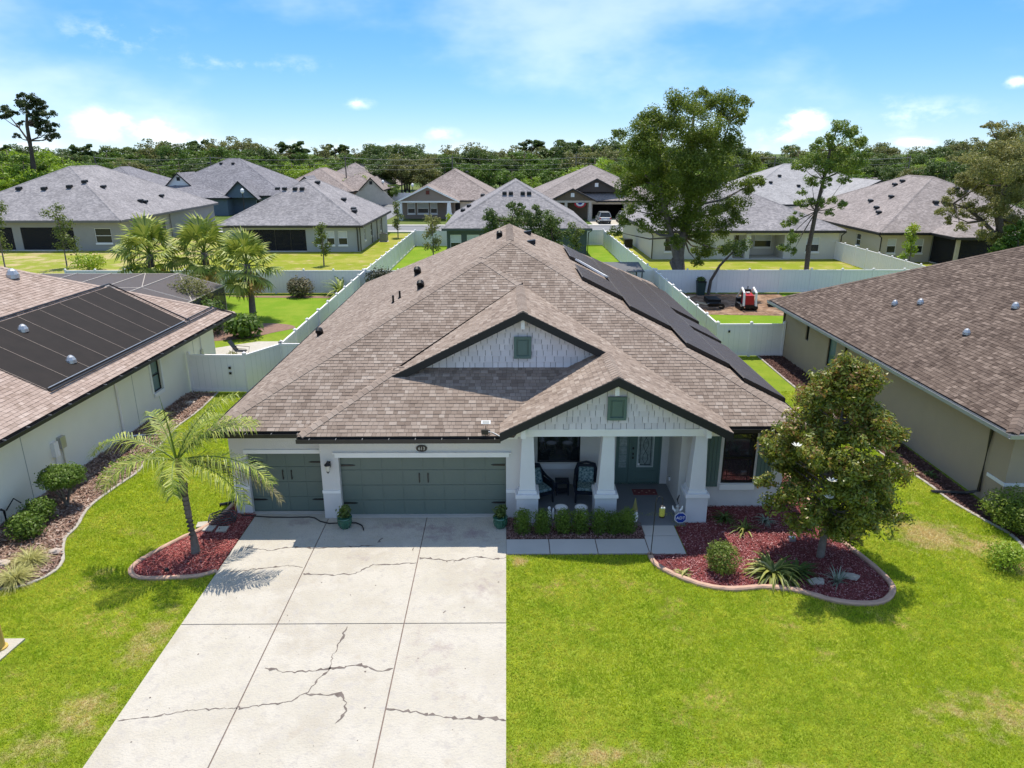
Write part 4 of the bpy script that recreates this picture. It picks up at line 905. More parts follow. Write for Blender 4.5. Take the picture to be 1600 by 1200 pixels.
fence('long white side fence receding along the left edge of the brown-roofed house',[(-10.85,33.1),(-10.95,54.75)])
fence('white rear fence behind the palms and pool cage',[(-34,54.95),(-11.07,54.85)])
fence('white rear fence behind the ridge of the brown-roofed house',[(-10.85,54.85),(11.35,54.85)])
fence('white fence receding between the light grey house and the dark green house',[(-10.95,55.0),(-10.6,83.5)])
fence('short white fence closing the yard left of the dark green house',[(-10.5,83.5),(-6.9,83.5)])
fence('long white side fence receding right of the solar panels',[(11.3,37.0),(11.45,54.75)])
fence('white front fence with gate next to the taupe house',[(11.3,36.9),(14.85,36.9)],gates=[(11.9,36.9,1.4)])
fence('white rear fence behind the red digger',[(11.6,54.85),(33.3,54.85)])
fence('white fence receding between the dark green house and the white house',[(11.4,55.0),(11.3,83.5)])
fence('short white fence beyond the green lawn, in front of the parked cars',[(8.2,84.2),(11.3,84.2)])
fence('white fence receding between the white house and the cream house',[(33.45,54.9),(33.6,80)])
fence('distant white fence in front of the woods',[(-32,160),(12,160)],sp=5)

mGlass=mGlassF
# ================================================================ BACKGROUND HOUSES
def rmat(name,c1,c2,c3):
    return mat(name,(1,1,1),(.86,.85,.85),scale=.35,rough=.95,attr='shade',ramp=[(0,(1,1,1)),(1,(1,1,1))]) if 0 else _rm(name,c1,c2,c3)
def _rm(name,c1,c2,c3):
    m=bpy.data.materials.new(name); m.use_nodes=True; t=m.node_tree; b=t.nodes['Principled BSDF']; b.inputs['Roughness'].default_value=.95; b.inputs['Specular IOR Level'].default_value=.2
    g=t.nodes.new('ShaderNodeNewGeometry').outputs['Position']; mp=t.nodes.new('ShaderNodeMapping'); mp.inputs['Scale'].default_value=(4.5,4.5,9); t.links.new(g,mp.inputs['Vector'])
    v=t.nodes.new('ShaderNodeTexVoronoi'); v.inputs['Scale'].default_value=1.0; t.links.new(mp.outputs[0],v.inputs['Vector'])
    sx=t.nodes.new('ShaderNodeSeparateColor'); t.links.new(v.outputs['Color'],sx.inputs[0])
    r=t.nodes.new('ShaderNodeValToRGB'); e=r.color_ramp.elements; e.new(.5)
    for i,c in enumerate((c1,c2,c3)): e[i].position=i*.5; e[i].color=(*c,1)
    t.links.new(sx.outputs[0],r.inputs[0])
    n=t.nodes.new('ShaderNodeTexNoise'); n.inputs['Scale'].default_value=.5; n.inputs['Detail'].default_value=6; t.links.new(g,n.inputs['Vector'])
    mr=t.nodes.new('ShaderNodeMapRange'); mr.inputs['From Min'].default_value=.3; mr.inputs['From Max'].default_value=.7; mr.inputs['To Min'].default_value=.86; mr.inputs['To Max'].default_value=1.1; t.links.new(n.outputs[0],mr.inputs['Value'])
    mx=t.nodes.new('ShaderNodeVectorMath'); mx.operation='SCALE'; t.links.new(r.outputs[0],mx.inputs[0]); t.links.new(mr.outputs[0],mx.inputs['Scale']); t.links.new(mx.outputs[0],b.inputs['Base Color'])
    bp=t.nodes.new('ShaderNodeBump'); bp.inputs['Strength'].default_value=.4; bp.inputs['Distance'].default_value=.02; t.links.new(sx.outputs[0],bp.inputs['Height']); t.links.new(bp.outputs[0],b.inputs['Normal'])
    return m
rGrey=_rm('grey_shingle',(.185,.175,.18),(.24,.225,.23),(.31,.29,.29)); rSlate=_rm('slate_shingle',(.13,.125,.14),(.18,.175,.19),(.25,.24,.255))
rBrown=_rm('brown_shingle',(.19,.155,.14),(.25,.205,.185),(.34,.285,.26)); rPink=_rm('taupe_shingle',(.19,.165,.155),(.245,.21,.195),(.31,.27,.255)); rLight=_rm('light_grey_shingle',(.26,.25,.25),(.31,.30,.30),(.37,.355,.35))
mScreen=mat('insect_screen',(.02,.02,.022),rough=.8,alpha=.72)
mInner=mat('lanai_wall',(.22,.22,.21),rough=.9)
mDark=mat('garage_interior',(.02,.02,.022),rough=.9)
def volume(hs,rm,x0,x1,y0,y1,ze,p,fm,inset=.45,wallm=None,caps=True):
    q=hip_polys(x0,x1,y0,y1,ze,p); i=0
    for k in ('front','back','left','right'):
        b=MB(); b.slab(q[k],.09+.004*i); i+=1; b.part('roof_slope',rm,hs)
    b=MB()
    for (a,c) in (((x0,y0),(x0,y1)),((x1,y0),(x1,y1))): b.box(a[0]-.06 if a[0]==x0 else a[0]-.06,a[0]+.06,a[1],c[1],ze-.26,ze-.06)
    for y in (y0,y1): b.box(x0+.06,x1-.06,y-.06,y+.06,ze-.26,ze-.06)
    b.part('fascia',fm,hs)
    b=MB(); b.box(x0+.06,x1-.06,y0+.06,y1-.06,ze-.25,ze-.22); b.part('soffit',mWhite,hs)
    lo=MB(); lo.shade=.9
    def strip(P,Q,w_):
        P=Vector(P);Q=Vector(Q); d=(Q-P).normalized(); lat=Vector((d.y,-d.x,0)).normalized()*w_; up=Vector((0,0,.06)); lo.add([tuple(P-lat+Vector((0,0,-.04))),tuple(P+up),tuple(P+lat+Vector((0,0,-.04))),tuple(Q-lat+Vector((0,0,-.04))),tuple(Q+up),tuple(Q+lat+Vector((0,0,-.04)))],[(0,1,4,3),(1,2,5,4)])
    for c in ((x0,y0),(x1,y0)): strip((c[0],c[1],ze+.0),q['A'] if (y1-y0)>=(x1-x0) or c[0]==x0 else q['B'],.14)
    for c in ((x0,y1),(x1,y1)): strip((c[0],c[1],ze),q['B'] if (y1-y0)>=(x1-x0) or c[0]==x1 else q['A'],.14)
    strip(q['A'],q['B'],.14); lo.part('ridge_caps',rm,hs)
    return q
def gable_front(hs,rm,xc,hw,yf,yb,za,p,wm,tm,faceinset=.35,zb=None,vent_m=None,posts=True):
    T=lambda a,b_,c:(a,c,b_); zt=lambda x:za-p*abs(x-xc)
    for sg in (-1,1):
        b=MB(); b.slab([(xc,yf,za),(xc+sg*hw,yf,za-p*hw),(xc+sg*hw,yb,za-p*hw),(xc,yb,za)],.08+.003*sg); b.part('gable_slope',rm,hs)
    b=MB(); b.tf=T
    for sg in (-1,1): b.ext([(xc,za-.01),(xc+sg*hw,zt(xc+hw)-.01),(xc+sg*hw,zt(xc+hw)-.26),(xc,za-.26)][::sg],yf-.06,yf-.0)
    b.part('rake_board',tm,hs)
    zb=zt(xc+hw)-.1 if zb is None else zb; xx=(za-.1-zb)/p
    b=MB(); b.tf=T; b.ext([(xc-xx,zb),(xc+xx,zb),(xc,za-.1)],yf+faceinset,yf+faceinset+.06); b.part('gable_wall',wm,hs)
    if vent_m:
        b=MB(); b.box(xc-.28,xc+.28,yf+faceinset-.06,yf+faceinset-.003,za-1.35,za-.75); b.part('gable_vent',vent_m,hs)
# A far-left grey house
HA=thing('house','grey stucco house at far left with broad grey shingle roof and screened lanai','house',(-52.5,80,0))
mA=mat('mid_grey_stucco',(.30,.295,.28),(.27,.265,.25),scale=.6,rough=.9); mAdk=mat('grey_fascia',(.16,.155,.15),rough=.7)
ZA=3.35
volume(HA,rGrey,-63.5,-42.1,79.4,107,ZA,.505,mAdk)
q=hip_polys(-50,-40.8,97,106.8,ZA,.5)
b=MB(); b.slab([(-52,96,ZA+2.6),(-42.1,96,ZA+.0),(-41.2,106.9,ZA),(-52,106.9,ZA+2.6)],.1)
FA=wall(HA,mA,(-63,79.9),(-42.6,79.9),0,ZA-.25,[(1.0,8.6,.12,2.55),(9.5,15.3,.12,2.55),(17.6,19.4,.85,2.45)],rev=.12)
wall(HA,mA,(-42.6,79.9),(-42.6,106.5),0,ZA-.25,[(7,8,1.1,2.3),(10,11.2,1.1,2.4)]); window(HA,WF((-42.6,79.9),(-42.6,106.5)),7,8,1.1,2.3); window(HA,WF((-42.6,79.9),(-42.6,106.5)),10,11.2,1.1,2.4)
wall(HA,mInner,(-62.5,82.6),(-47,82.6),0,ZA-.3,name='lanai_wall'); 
window(HA,WF((-62.5,82.6),(-47,82.6)),3.2,4.9,.9,2.2,rev=-.05)
bar('lanai_side_wall',mInner,HA,(-47.3,-47.2,80,82.6,0,3)); bar('lanai_floor',mConcW,HA,(-63,-47.2,79.7,82.5,0,.1))
b=MB(); b.tf=FA; b.box(1,8.6,-.06,-.055,.12,2.55); b.box(9.5,15.3,-.06,-.055,.12,2.55); b.part('lanai_screen',mScreen,HA)
window(HA,FA,17.6,19.4,.85,2.45)
b=MB(); b.tube([(-42.45,92,3.0),(-42.45,92,.1)],.06,6); b.part('downspout',mAdk,HA)
for (x,y) in ((-56.2,85.2),(-53.3,85.2),(-50.6,85.6),(-49.3,86.6)): vent(HA,(x,y,ZA+.505*min(y-79.4,-42.1-x)+.1),'box',sc=1.3)
for (x,y) in ((-48,88),(-44.6,89.5),(-44.3,90),(-45,96)): vent(HA,(x,y,ZA+.505*(-42.1-x)+.1),'box',sc=1.3)
# B light grey house
HB=thing('house','light grey stucco house with pale grey hip roof and dark screened lanai behind the palms','house',(-23.5,79,0))
mB=mat('light_grey_stucco',(.36,.37,.36),(.33,.34,.33),scale=.6,rough=.9)
volume(HB,rGrey,-31.4,-15.6,78.4,98.5,2.9,.565,mGut)
FB=wall(HB,mB,(-30.9,78.85),(-16.1,78.85),0,2.65,[(2.2,9.0,.12,2.4),(10.0,10.9,.75,2.25),(11.2,12.1,.75,2.25),(12.5,13.5,.75,2.25)],rev=.12)
FB2=wall(HB,mB,(-16.1,78.85),(-16.1,98),0,2.65,[(3,3.7,.9,2.2),(7,8,.9,2.2),(13.5,14.3,1,2.2)])
wall(HB,mB,(-30.9,98),(-30.9,78.85),0,2.65)
for a,c in ((10,10.9),(11.2,12.1),(12.5,13.5)): window(HB,FB,a,c,.75,2.25,blind=True)
for a,c in ((3,3.7),(7,8),(13.5,14.3)): window(HB,FB2,a,c,.9,2.2)
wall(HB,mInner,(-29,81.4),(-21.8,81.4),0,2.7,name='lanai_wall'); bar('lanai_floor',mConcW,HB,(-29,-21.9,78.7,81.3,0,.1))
for a in (2.4,4.6): window(HB,WF((-29,81.4),(-21.8,81.4)),a,a+1.5,.6,2.2,rev=-.05,blind=True)
b=MB(); b.tf=FB; b.box(2.2,9.0,-.06,-.055,.12,2.4); b.part('lanai_screen',mScreen,HB)
b=MB(); b.tf=FB
for s_ in (2.2,3.9,5.6,7.3,8.95): b.box(s_-.0,s_+.05,-.05,-.01,.12,2.4)
b.part('screen_post',mGut,HB)
for (x,y) in ((-16.25,78.6),(-15.95,78.6)): 
    b=MB(); b.tube([(x,y,2.6),(x,y+.1,2.4),(x,y+.15,.1)],.06,6); b.part('downspout',mGut,HB)
for y in (86,89.5,93): b=MB(); b.tube([(-15.98,y,2.6),(-15.98,y,.1)],.05,6); b.part('downspout',mGut,HB)
for (x,y) in ((-26.2,84.4),(-25.4,84.4),(-24.2,84.4),(-23.4,84.4)): vent(HB,(x,y,2.9+.565*(y-78.4)+.1),'box',sc=1.15)
for (x,y) in ((-19.2,86.5),(-17.6,84),(-17.3,83),(-22.5,88)): vent(HB,(x,y,2.9+.565*(-15.6-x)+.1),'box',sc=1.4)
# C dark green house
HC=thing('house','dark green stucco house with pale grey hip roof directly behind the ridge','house',(1.1,75,0))
mC=mat('dark_green_stucco',(.085,.105,.10),(.075,.093,.09),scale=.6,rough=.9)
volume(HC,rGrey,-6.7,8.9,75.2,96,2.9,.575,mC)
FC=wall(HC,mC,(-6.25,75.6),(8.45,75.6),0,2.65,[(.35,1.5,.6,2.2),(2.1,3.4,.6,2.2),(3.9,5.2,.6,2.2),(10.5,11.7,.6,2.2)])
for a,c in ((.35,1.5),(2.1,3.4),(3.9,5.2),(10.5,11.7)): window(HC,FC,a,c,.6,2.2,blind=True)
wall(HC,mC,(8.45,75.6),(8.45,95.5),0,2.65); wall(HC,mC,(-6.25,95.5),(-6.25,75.6),0,2.65)
b=MB(); b.tube([(8.95,75.4,2.65),(8.6,75.5,2.4),(8.55,75.5,.1)],.05,6); b.part('downspout',mGut,HC)
for (x,y) in ((-.2,80.6),(.5,80.6),(1.8,80.6),(2.5,80.6)): vent(HC,(x,y,2.9+.575*(y-75.2)+.1),'box',sc=1.15)
for (x,y) in ((-5,84),(-4.4,86),(-3,93)): vent(HC,(x,y,2.9+.575*(x+6.7)+.1),'box',sc=1.3)
# D white house
HD=thing('house','white stucco house behind the tall tree with pale lilac-grey roof and open patio','house',(24,73,0))
mD=mat('white_stucco',(.60,.58,.53),(.56,.54,.50),scale=.6,rough=.9)
volume(HD,rGrey,14.4,34.2,72.4,93,2.95,.43,mGut)
FD=wall(HD,mD,(14.9,72.9),(33.8,72.9),0,2.7,[(1.2,2.2,.8,2.2),(8.2,13.4,.05,2.45),(15.6,17.0,.75,2.25)])
FD2=wall(HD,mD,(14.9,92.5),(14.9,72.9),0,2.7); wall(HD,mD,(33.8,72.9),(33.8,92.5),0,2.7)
window(HD,FD,1.2,2.2,.8,2.2); window(HD,FD,15.6,17,.75,2.25,blind=True)
wall(HD,mInner if 0 else mD,(22,75.6),(29,75.6),0,2.7,name='patio_wall'); window(HD,WF((22,75.6),(29,75.6)),4.1,5.9,.9,2.3,rev=-.05,blind=True); window(HD,WF((22,75.6),(29,75.6)),.6,1.1,.1,2.2,rev=-.05,rail=False); window(HD,WF((22,75.6),(29,75.6)),2.0,2.5,.1,2.2,rev=-.05,rail=False)
bar('patio_floor',mConcW,HD,(22,29,72.6,75.5,0,.1)); bar('patio_post',mD,HD,(24.3,24.75,72.7,73.1,0,2.6)); bar('patio_side_wall',mD,HD,(28.3,28.4,73,75.6,0,2.7)); bar('patio_side_wall',mD,HD,(23.0,23.1,73,75.6,0,2.7))
for (x,y) in ((33.95,72.7),(14.8,72.7)): b=MB(); b.tube([(x+.2*(1 if x>20 else -1),y-.2,2.7),(x,y,2.4),(x,y,.1)],.06,6); b.part('downspout',mGut,HD)
for (x,y) in ((31,80),(32,82.5)): vent(HD,(x,y,2.95+.43*(34.2-x)+.1),'box',sc=1.4)
# E cream house
HE=thing('house','cream stucco house with broad taupe roof and dark screened lanai, upper right','house',(44,71,0))
mE=mat('cream_stucco',(.52,.47,.38),(.48,.43,.35),scale=.6,rough=.9)
volume(HE,rPink,36.6,57,70.4,96,2.95,.48,mGut)
q=hip_polys(41.6,50,66.3,80,2.95,.33)
for k in ('front','left','right'): b=MB(); b.slab(q[k],.09); b.part('roof_slope',rPink,HE)
b=MB(); b.box(41.6,50,66.25,66.33,2.7,2.9); b.box(41.55,41.63,66.3,70.4,2.7,2.9); b.part('fascia',mGut,HE)
FE=wall(HE,mE,(37.05,70.85),(42.1,70.85),0,2.7,[(.7,1.6,.9,2.3),(2.6,4.3,.9,2.3)])
window(HE,FE,.7,1.6,.9,2.3,blind=True); window(HE,FE,2.6,4.3,.9,2.3,mull=1,blind=True)
wall(HE,mE,(37.05,95),(37.05,70.85),0,2.7,[(19,20,1.1,2.3)]); window(HE,WF((37.05,95),(37.05,70.85)),19,20,1.1,2.3)
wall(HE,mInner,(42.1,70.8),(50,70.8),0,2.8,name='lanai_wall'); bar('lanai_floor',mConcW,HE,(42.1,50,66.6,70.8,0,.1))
for x in (42.1,45.9,49.6): bar('lanai_post',mE,HE,(x,x+.28,66.7,66.98,0,2.7))
b=MB(); b.box(42.4,49.6,66.8,66.805,.1,2.7); b.box(42.2,42.205,67,70.8,.1,2.7); b.part('lanai_screen',mScreen,HE)
b=MB(); b.tube([(36.7,70.6,2.65),(37.0,70.7,2.4),(37.0,70.7,.1)],.06,6); b.part('downspout',mGut,HE)
for (x,y) in ((41,82),(42.2,80),(40,78.5),(39.3,76.5),(44.5,84),(45.3,84)): vent(HE,(x,y,2.95+.48*(x-36.6)+.1),'box',sc=1.15)
for (x,y) in ((44.5,75.4),(45.4,75.4),(48,78),(49,78)): vent(HE,(x,y,2.95+.48*(y-70.4)+.1),'box',sc=1.15)
# I tan house across the road with porch gable
HI=thing('house','tan house across the road with tapered white porch post and red gable louvre','house',(-10,117,0))
mI=mat('tan_siding',(.27,.22,.18),(.25,.20,.165),scale=.8,rough=.9); mCream=mat('cream_paint',(.55,.48,.40),rough=.9)
volume(HI,rBrown,-17.2,-.8,118.2,140,2.95,.56,mGut)
gable_front(HI,rBrown,-12.4,5.0,115.4,122,5.35,.47,mI,mWhite,zb=2.95,vent_m=mat('red_louvre',(.14,.04,.03)))
FI=wall(HI,mI,(-17,118.6),(-8.4,118.6),0,2.9,[(.9,2.2,.8,2.5),(2.5,4.4,.8,2.5),(4.6,5.8,.8,2.5)],name='wall')
for a,c in ((.9,2.2),(2.5,4.4),(4.6,5.8)): window(HI,FI,a,c,.8,2.5,blind=True,w=.12)
wall(HI,mCream,(-8.4,118.6),(-1.2,118.6),0,2.7,[(1.5,6.3,.05,2.1)]); b=MB(); b.box(-6.9,-2.1,118.7,118.75,.05,2.1); b.part('garage_door',mCream,HI)
b=MB(); b.box(-8.3,-7.5,118.55,118.6,.05,2.5); b.part('front_door',mDark,HI)
bar('porch_beam',mWhite,HI,(-17.2,-7.6,115.7,116,2.75,3.0))
b=MB(); b.frus((-9.1,115.9,1.0),(-9.1,115.9,2.75),.75,.5); b.frus((-9.1,115.9,0),(-9.1,115.9,1.0),.95,.95); b.part('porch_column',mWhite,HI)
b=MB(); b.frus((-16.8,115.9,0),(-16.8,115.9,2.75),.6,.5); b.part('porch_column',mWhite,HI)
vent(HI,(-7,132,6.9),'box',sc=1.15)
# J brown two-gable house with open garage
HJ=thing('house','brown two-gable house across the road with open garage and bunting','house',(14,117,0))
mJ=mat('dark_brown_siding',(.085,.07,.06),(.075,.062,.053),scale=.8,rough=.9); mJ2=mat('olive_brown_siding',(.16,.12,.08),rough=.9)
volume(HJ,rPink,3.6,26.2,117.4,142,2.95,.46,mFascia)
gable_front(HJ,rPink,14.6,4.6,118.6,128,6.35,.5,mJ,mGut,zb=4.2,vent_m=mWhite)
gable_front(HJ,rPink,10.4,3.9,114.6,124,5.0,.5,mJ2,mGut,zb=3.1,vent_m=mWhite)
FJ=wall(HJ,mCream,(4.0,117.8),(25.8,117.8),0,2.75,[(9.9,15.0,.05,2.35)],rev=.1)
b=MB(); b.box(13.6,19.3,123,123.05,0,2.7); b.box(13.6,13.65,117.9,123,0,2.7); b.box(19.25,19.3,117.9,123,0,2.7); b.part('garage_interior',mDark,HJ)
b=MB(); b.box(7,13.1,117.6,117.7,0,2.7); b.part('porch_wall',mJ2,HJ)
bar('porch_beam',mCream,HJ,(6.7,14.1,114.9,115.2,2.8,3.1))
for x in (9.4,13.2): b=MB(); b.frus((x,115.1,0),(x,115.1,2.8),.6,.4); b.part('porch_column',mCream,HJ)
b=MB(); b.box(20.0,20.25,117.6,117.78,1.6,2.1); b.part('wall_lantern',mBlack,HJ)
b=MB()
mBun=[mat('bunting_red',(.45,.03,.04)),mat('bunting_white',(.7,.7,.7)),mat('bunting_blue',(.03,.05,.25))]
for j,(r0,r1) in enumerate(((.95,.65),(.65,.35),(.35,.02))):
    b=MB(); T=lambda a,b_,c:(11.6+a,c,2.75+b_); b.tf=T; b.ext([(r0*math.cos(math.pi+t*math.pi/8),r0*.8*math.sin(math.pi+t*math.pi/8)) for t in range(9)]+[(r1*math.cos(math.pi+t*math.pi/8),r1*.8*math.sin(math.pi+t*math.pi/8)) for t in range(8,-1,-1)],114.8,114.84); b.part('bunting',mBun[j],HJ)
# F blue houses and others far left
HF=thing('house','blue far house with slate roof and two small white half-timbered gables','house',(-50,128,0)); mF=mat('blue_siding',(.12,.16,.205),rough=.9)
volume(HF,rSlate,-63,-38,127,150,3.2,.52,mFascia); wall(HF,mF,(-62.5,127.5),(-38.5,127.5),0,3.0,[(19,20.6,1,2.4)]); window(HF,WF((-62.5,127.5),(-38.5,127.5)),19,20.6,1,2.4,mull=1); wall(HF,mF,(-38.5,127.5),(-38.5,149),0,3.0)
gable_front(HF,rSlate,-57.5,2.6,129.5,137,6.9,.95,mWhite,mFascia,zb=4.6,vent_m=mFascia)
gable_front(HF,rSlate,-45.5,3.2,125.2,134,5.7,.95,mF,mFascia,zb=2.9)
volume(HF,rSlate,-64,-47,124,140,3.0,.3,mFascia); wall(HF,mF,(-63.5,124.5),(-47.4,124.5),0,2.8); wall(HF,mF,(-47.4,124.5),(-47.4,127.5),0,2.8)
for x in (-54.5,-52.3,-50.1): vent(HF,(x,136.6,3.2+.52*9.6+.1),'box',sc=1.15)
HG=thing('house','slate-roofed house at far left partly behind the big grey roof','house',(-72,131,0))
volume(HG,rSlate,-84,-63.5,132,156,3.0,.45,mFascia); wall(HG,mF,(-83,132.5),(-64,132.5),0,2.8); wall(HG,mF,(-64,132.5),(-64,155),0,2.8)
for x in (-76.5,-74,-71.5): vent(HG,(x,139,3.0+.45*7+.1),'box',sc=1.15)
HK=thing('house','far house with brown and grey roof and small black-trimmed gable','house',(-35,142,0))
volume(HK,rBrown,-46,-30,143,165,3.0,.52,mFascia); wall(HK,mWhite,(-45.5,143.5),(-30.5,143.5),0,2.8); gable_front(HK,rSlate,-38.5,2.8,141,150,5.9,.9,mWhite,mFascia,zb=3.4,vent_m=mFascia)
HL=thing('house','far grey-roofed house with hip roof left of the bright round tree','house',(-25,150,0))
volume(HL,rPink,-44,-24.5,158,180,3.0,.5,mFascia); wall(HL,mWhite,(-43.5,158.5),(-25,158.5),0,2.8)
HM=thing('house','far brown-roofed house with black and cream half-timbered end wall','house',(-26,140,0))
volume(HM,rBrown,-36,-24.8,146,170,3.0,.55,mFascia); wall(HM,mCream,(-35.5,146.5),(-25.3,146.5),0,2.8); wall(HM,mCream,(-25.3,146.5),(-25.3,169),0,2.8)
gable_front(HM,rBrown,-26.6,2.4,144.5,152,5.6,1.0,mCream,mFascia,zb=.4,vent_m=mFascia)
# K right rear houses
HN=thing('house','light grey-roofed house with white black-edged gable behind the slender pine','house',(44,104,0))
volume(HN,rLight,33,62,108,132,3.0,.46,mFascia); wall(HN,mWhite,(33.5,108.5),(61.5,108.5),0,2.8)
gable_front(HN,rLight,54.6,4.9,107,120,6.5,.5,mWhite,mFascia,zb=4.2); gable_front(HN,rLight,49.5,3.6,104.5,116,5.0,.5,mWhite,mFascia,zb=3.2)
for (x,y) in ((41,114),(43,116),(40.5,117),(45,113)): vent(HN,(x,y,3+.46*min(y-108,x-33)+.1),'box',sc=1.15)
HO=thing('house','distant terracotta-toned house glimpsed at the foot of the oak woods','house',(82,160,0))
volume(HO,rPink,72,90,160,172,2.6,.35,mFascia); wall(HO,mCream,(72.5,160.5),(89.5,160.5),0,2.4)
# ================================================================ VEGETATION TOOLS
def at(px,py,Y):     # point of the photograph at depth Y
    u=(px-800)/FPX; v=(600-py)/FPX
    x,y,z=u,math.cos(PITCH)+v*math.sin(PITCH),-math.sin(PITCH)+v*math.cos(PITCH)
    c,s=math.cos(YAW),math.sin(YAW); x,y=c*x-s*y,s*x+c*y
    t=Y/y; return Vector((x*t,Y,CAMH+z*t))
def leafcloud(name,clumps,n,size,m,parent,up=.35,out=.6,shell=(.45,1.0),aspect=.5,loc=None,sh=(0,1),droop=0,flat=1.0,kind=None,label=None,hole=.0,sub=0,subr=.48):
    C=np.array([c[:3] for c in clumps],float); Rr=np.array([(c[3:6] if len(c)>=6 else (c[3],)*3) for c in clumps],float)
    wgt=(Rr.mean(1)**2); wgt/=wgt.sum(); k=rng.choice(len(C),n,p=wgt)
    d=rng.normal(size=(n,3)); d/=np.linalg.norm(d,axis=1)[:,None]
    rad=rng.uniform(shell[0]**2,shell[1]**2,n)**.5
    # bumpy clump outline
    ph=np.sin(d[:,0]*5+k)*np.cos(d[:,1]*6+k*2)*np.sin(d[:,2]*5+k*3); rad*=1+.22*ph
    P=C[k]+d*Rr[k]*rad[:,None]
    if sub:
        m_=len(C)*sub; sd=rng.normal(size=(m_,3)); sd/=np.linalg.norm(sd,axis=1)[:,None]; ci=np.repeat(np.arange(len(C)),sub)
        SC=C[ci]+sd*Rr[ci]*rng.uniform(.35,.95,m_)[:,None]; sr=rng.uniform(.55,1.25,m_); q=k*sub+rng.integers(0,sub,n)
        P=SC[q]+d*Rr[k]*(subr*sr[q]*rng.uniform(.25,1.0,n)**.6)[:,None]*np.array([1,1,.92])
        k=q; C=SC
    nrm=d*out+rng.normal(size=(n,3))*.55; nrm[:,2]+=up; nrm/=np.linalg.norm(nrm,axis=1)[:,None]
    t=np.cross(nrm,rng.normal(size=(n,3))); t/=np.linalg.norm(t,axis=1)[:,None]+1e-9; t[:,2]-=droop; bt=np.cross(nrm,t)
    s=rng.uniform(size[0],size[1],n)[:,None]
    V=np.stack([P-t*s*.5,P+bt*s*aspect*.5,P+t*s*.5,P-bt*s*aspect*.5],1).reshape(-1,3); F=np.arange(4*n).reshape(n,4)
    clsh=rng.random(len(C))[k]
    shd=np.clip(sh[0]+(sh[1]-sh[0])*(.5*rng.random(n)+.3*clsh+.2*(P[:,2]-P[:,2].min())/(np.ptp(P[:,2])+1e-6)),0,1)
    if parent is not None: 
        off=LOC[root(parent).name]; V=V-np.array(off)
        return npmesh(name,V,F,m,shade=shd,parent=parent,kind=kind)
    return npmesh(name,V,F,m,shade=shd,kind=kind,loc=loc,label=label)
def limbs(parent,trunk,rad,clumps,m,lr=.05,start=.35,n=7,every=1):
    b=MB(); b.tube(trunk,rad,n); b.part('trunk',m,parent,smooth=True)
    b=MB(); T=[Vector(p) for p in trunk]
    for i,c in enumerate(clumps[::every]):
        c=Vector(c[:3]); z=max(T[0].z+(T[-1].z-T[0].z)*start,min(T[-1].z,c.z-.35*(Vector((c.x,c.y,0))-Vector((T[-1].x,T[-1].y,0))).length))
        for j in range(len(T)-1):
            if T[j].z<=z<=T[j+1].z+1e-6: s=T[j]+(T[j+1]-T[j])*((z-T[j].z)/max(1e-6,T[j+1].z-T[j].z)); break
        else: s=T[-1]
        mid=s.lerp(c,.5)+Vector((random.uniform(-.1,.1),random.uniform(-.1,.1),-.05))*(c-s).length
        b.tube([s,mid,c],[lr,lr*.6,lr*.2],5)
    b.part('limbs',m,parent,smooth=True)
def tree(name,label,loc,h,r,m,bark=None,n=3000,leaf=(.3,.55),nc=14,trunk=.35,kind='round',cat='tree',group=None,tr=.2,lean=(0,0),sh=(0,1),shell=(.3,1),hole=0,sub=7):
    t=thing(name,label,cat,loc,group=group); x,y,z=loc; cl=[]
    for i in range(nc):
        for _ in range(30):
            d=Vector((random.uniform(-1,1),random.uniform(-1,1),random.uniform(-1,1)))
            if d.length<=1: break
        if kind=='round': c=(x+lean[0]+d.x*r*.72,y+lean[1]+d.y*r*.72,z+h*(trunk+1)/2+d.z*h*(1-trunk)*.36); rr=r*random.uniform(.30,.46); cl.append((*c,rr,rr,rr*.8))
        elif kind=='layer': 
            f=i/(nc-1); zz=z+h*(trunk+(1-trunk)*f*.97); ww=r*(1-.55*f)*random.uniform(.3,1); a=random.uniform(0,6.28)
            cl.append((x+lean[0]*f+math.cos(a)*ww,y+lean[1]*f+math.sin(a)*ww,zz,r*.33,r*.33,r*.17))
        elif kind=='umbrella': cl.append((x+d.x*r*.85,y+d.y*r*.85,z+h*.82+d.z*h*.12-abs(d.x)*h*.05,r*.3,r*.3,r*.18))
    T=[(x,y,z),(x+lean[0]*.3,y+lean[1]*.3,z+h*trunk*.6),(x+lean[0]*.6,y+lean[1]*.6,z+h*(trunk+.1)),(x+lean[0],y+lean[1],z+h*.85)]
    limbs(t,T,[tr,tr*.8,tr*.6,tr*.2],cl,bark or mBark,lr=tr*.35)
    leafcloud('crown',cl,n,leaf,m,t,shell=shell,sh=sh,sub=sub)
    return t
